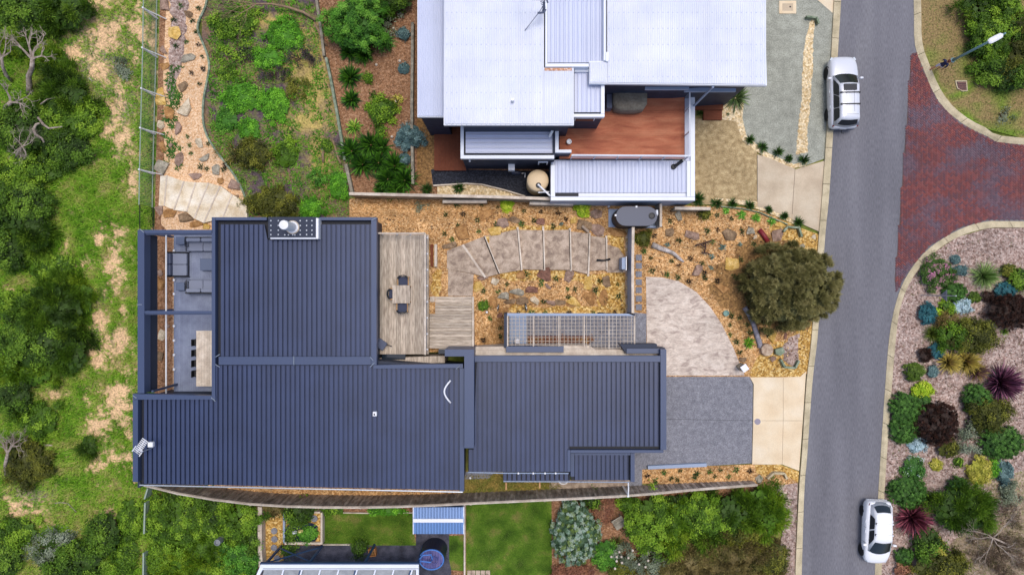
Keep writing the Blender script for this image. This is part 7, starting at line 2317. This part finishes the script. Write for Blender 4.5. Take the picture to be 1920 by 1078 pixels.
    if 'sunroof' in S:
        x0, y0, w_, d_ = S['sunroof']
        MB().rbox((x0, y0, z_top(S) + .078), (w_, d_, .02), .06).build('sunroof', M['carglass'], c)
    for y, zz in S['plates']: MB().box((0, y, zz), (.4, .02, .11)).build('number_plate', M['white'], c)
    for (y, zz, w_, d_, h_) in S['bumpers']: MB().rbox((0, y, zz), (w_, d_, h_), .06).build('bumper', S['bumperpaint'], c)
    for y in S['grooves']:
        MB().box((0, y[0], z_top(S) + .077), (y[1], .012, .008)).build('roof_seam', M['trimblack'], c)
    return c
def z_top(S): return S['top'][4]
M['silverpaint'] = flat('silver_paint', 'd4d6de', 1.0, rough=0.25, spec=0.6, metal=0.1, grain=0.02, big=0.02)
M['greyplastic'] = flat('grey_cladding', '4c5260', 1.0, rough=0.5)
suv = car('parked_suv', 'silver four wheel drive parked half on the kerb heading up', 1570.5, 180, math.radians(1.0), dict(
    paint=M['silverpaint'], mirrorpaint=M['silverpaint'], handle=M['clearlens'], bumperpaint=M['greyplastic'],
    st=[(-2.32, .62, .5, .74, .84), (-2.26, .78, .42, .84, .96), (-2.02, .89, .32, .95, 1.04), (-1.0, .925, .28, .99, 1.07), (.6, .925, .28, .98, 1.06), (1.15, .915, .28, .96, 1.05), (1.75, .89, .3, .88, .99), (2.12, .8, .36, .76, .88), (2.27, .62, .42, .64, .74), (2.31, .45, .48, .58, .64)],
    belt=(1.0, -2.16, .80, .80, 1.03, .16), top=(.28, -1.86, .61, .60, 1.62, .07), side=((.05, .36), (.375, .66), (.675, .95)), rearv=(.22, .9),
    wb=2.68, track=.84, r=.36, yc=0.02, head=[(.66, 2.09, .74, .3, .2, .14, .5)], tail=[(.74, -2.17, .86, .14, .1, .26, -.35)],
    mirror=(.88, .82, 1.08), handles=(.05, -.95), hx=.925, seams=(.75, -.28, -1.2), bars=((-.25, 1.22, M['trimblack']), (-.98, 1.2, M['trimblack'])), sunroof=(.0, -.02 + .1, .84, .42),
    plates=((-2.33, .66), (2.32, .55)), bumpers=((-2.24, .5, 1.5, .2, .2), (2.2, .44, 1.3, .14, .2)), grooves=((-1.62, 1.0),)))
MB().tube([(0, -2.3, .45), (0, -2.52, .42), (.14, -2.56, .44)], .03, 5).build('tow_bar', M['trimblack'], suv)
MB().box((-.24, -.7, z_top(dict(top=(0, 0, 0, 0, 1.62))) + .079), (.012, 1.5, .006)).build('roof_seam', M['greyplastic'], suv)
MB().box((.24, -.7, 1.62 + .079), (.012, 1.5, .006)).build('roof_seam', M['greyplastic'], suv)
M['whitepaint'] = flat('white_car_paint', 'ececf0', 1.0, rough=0.22, spec=0.6, grain=0.01, big=0.01)
hat = car('parked_hatchback', 'small white hatchback parked by the gravel garden heading down', 1634.5, 990, math.radians(178), dict(
    paint=M['whitepaint'], mirrorpaint=M['whitepaint'], handle=M['whitepaint'], bumperpaint=M['whitepaint'],
    st=[(-2.02, .55, .42, .7, .82), (-1.95, .74, .34, .84, .95), (-1.7, .84, .26, .9, .99), (-.8, .875, .22, .9, .98), (.5, .875, .22, .88, .96), (1.0, .86, .22, .86, .95), (1.5, .82, .25, .76, .86), (1.85, .7, .32, .64, .74), (2.0, .52, .38, .54, .62), (2.05, .3, .44, .5, .54)],
    belt=(1.12, -1.86, .72, .66, .94, .22), top=(.3, -1.36, .56, .52, 1.46, .1), side=((.1, .42), (.46, .8)), rearv=(.3, .92),
    wb=2.5, track=.79, r=.31, yc=.04, head=[(.56, 1.74, .66, .22, .34, .12, .55)], tail=[(.67, -1.83, .82, .12, .14, .28, -.4)],
    mirror=(.82, .72, 1.0), handles=(-.1, -.75), hx=.875, seams=(.62, -.35), bars=((-.1, 1.12, M['whitepaint']), (-.8, 1.08, M['whitepaint'])),
    plates=((-2.02, .78), (2.05, .42)), bumpers=((-1.95, .46, 1.3, .16, .2),), grooves=()))

# ------------------------------------------------------------------ the person on the verge
def person():
    q = P(1749, 131)
    t = local_thing('person', 'person in navy top and white shorts walking on the corner verge', 'person', (q.x, q.y, 0), math.radians(-60))
    J = {}
    E, Rr = [], []
    V = []
    def v(p, r):
        V.append(p); Rr.append(r)
        return len(V) - 1
    pel = v((0, 0, .96), (.15, .11))
    waist = v((0, .0, 1.1), (.13, .095))
    chest = v((0, .01, 1.32), (.165, .11))
    neck0 = v((0, .0, 1.47), (.07, .06))
    neck = v((0, .01, 1.53), (.055, .055))
    h0 = v((0, .02, 1.62), (.075, .085))
    h1 = v((0, .02, 1.70), (.08, .095))
    h2 = v((0, .01, 1.76), (.05, .06))
    E += [(pel, waist), (waist, chest), (chest, neck0), (neck0, neck), (neck, h0), (h0, h1), (h1, h2)]
    for s in (-1, 1):
        f = .16 * s
        hip = v((s * .1, 0, .9), (.1, .1))
        kn = v((s * .1, f * .9 + .05, .5), (.06, .065))
        an = v((s * .1, f * 1.5 - .02, .1), (.042, .045))
        to = v((s * .11, f * 1.5 + .14, .05), (.045, .035))
        E += [(pel, hip), (hip, kn), (kn, an), (an, to)]
        sh = v((s * .19, 0, 1.42), (.065, .065))
        el = v((s * .25, -f * .5, 1.14), (.042, .042))
        wr = v((s * .26, -f * 1.1 + .1, .9), (.03, .03))
        pa = v((s * .26, -f * 1.2 + .13, .82), (.036, .022))
        E += [(chest, sh), (sh, el), (el, wr), (wr, pa)]
        for k, ln in enumerate((.075, .085, .08, .062)):
            a = v((s * .26, -f * 1.2 + .105 + k * .018, .79), (.009, .009))
            b = v((s * .255, -f * 1.2 + .115 + k * .018, .79 - ln), (.008, .008))
            E += [(pa, a), (a, b)]
        a = v((s * .235, -f * 1.2 + .17, .83), (.011, .011))
        b = v((s * .225, -f * 1.2 + .19, .785), (.009, .009))
        E += [(wr, a), (a, b)]
    me = bpy.data.meshes.new('person_body')
    me.from_pydata(V, E, [])
    o = bpy.data.objects.new('body', me)
    COL.objects.link(o)
    o.modifiers.new('skin', 'SKIN')
    sv = me.skin_vertices[0].data
    for i, r in enumerate(Rr):
        sv[i].radius = r
        sv[i].use_root = (i == 0)
    ss_ = o.modifiers.new('sub', 'SUBSURF')
    ss_.levels = ss_.render_levels = 1
    bpy.context.view_layer.update()
    ev = o.evaluated_get(bpy.context.evaluated_depsgraph_get())
    m2 = bpy.data.meshes.new_from_object(ev)
    bpy.data.objects.remove(o)
    m2.materials.clear()
    for n_, h_ in (('skin', 'c08868'), ('navy_shirt', '24284c'), ('white_shorts', 'd0c8d0'), ('black_shoe', '18181c')):
        m2.materials.append(flat(n_, h_, 1.0, rough=.7))
    for f in m2.polygons:
        x, y, z = f.center
        arm = abs(x) > .205 and z < 1.5
        f.material_index = 3 if z < .1 else (0 if z < .56 else 2)
        if z >= .98 and z < 1.5: f.material_index = 1
        if arm: f.material_index = 1 if z > 1.16 else 0
        if z >= 1.5: f.material_index = 0
    m2.shade_smooth()
    put('body', m2, t)
    mb = MB()
    rings = []
    for zz, r in ((1.66, .098), (1.72, .108), (1.78, .085), (1.805, .04)):
        rings.append([(r * .95 * math.cos(a), -.005 + r * 1.05 * math.sin(a) * (1 if math.sin(a) < 0 else .62), zz) for a in np.linspace(0, 2 * math.pi, 14, endpoint=False)])
    mb.loft(rings)
    mb.build('hair', flat('auburn_hair', '5c2c20', 1.0, rough=.8), t, True)
    mb = MB()
    mb.tube([(0, .1, 1.675), (0, .128, 1.645), (0, .105, 1.63)], [.012, .018, .012], 5)
    mb.build('nose', bpy.data.materials['skin'], t, True)
    for s in (-1, 1):
        MB().lathe((s * .032, .098, 1.675), [(.0, -.01), (.012, 0), (.0, .01)], 8).build('eye', M['trimblack'], t)
        MB().lathe((s * .085, .01, 1.64), [(.008, 0), (.018, .03), (.006, .06)], 8).build('ear', bpy.data.materials['skin'], t)
    MB().box((0, .102, 1.605), (.05, .02, .012)).build('mouth', flat('lips', '8c4c44', 1.0), t)
person()
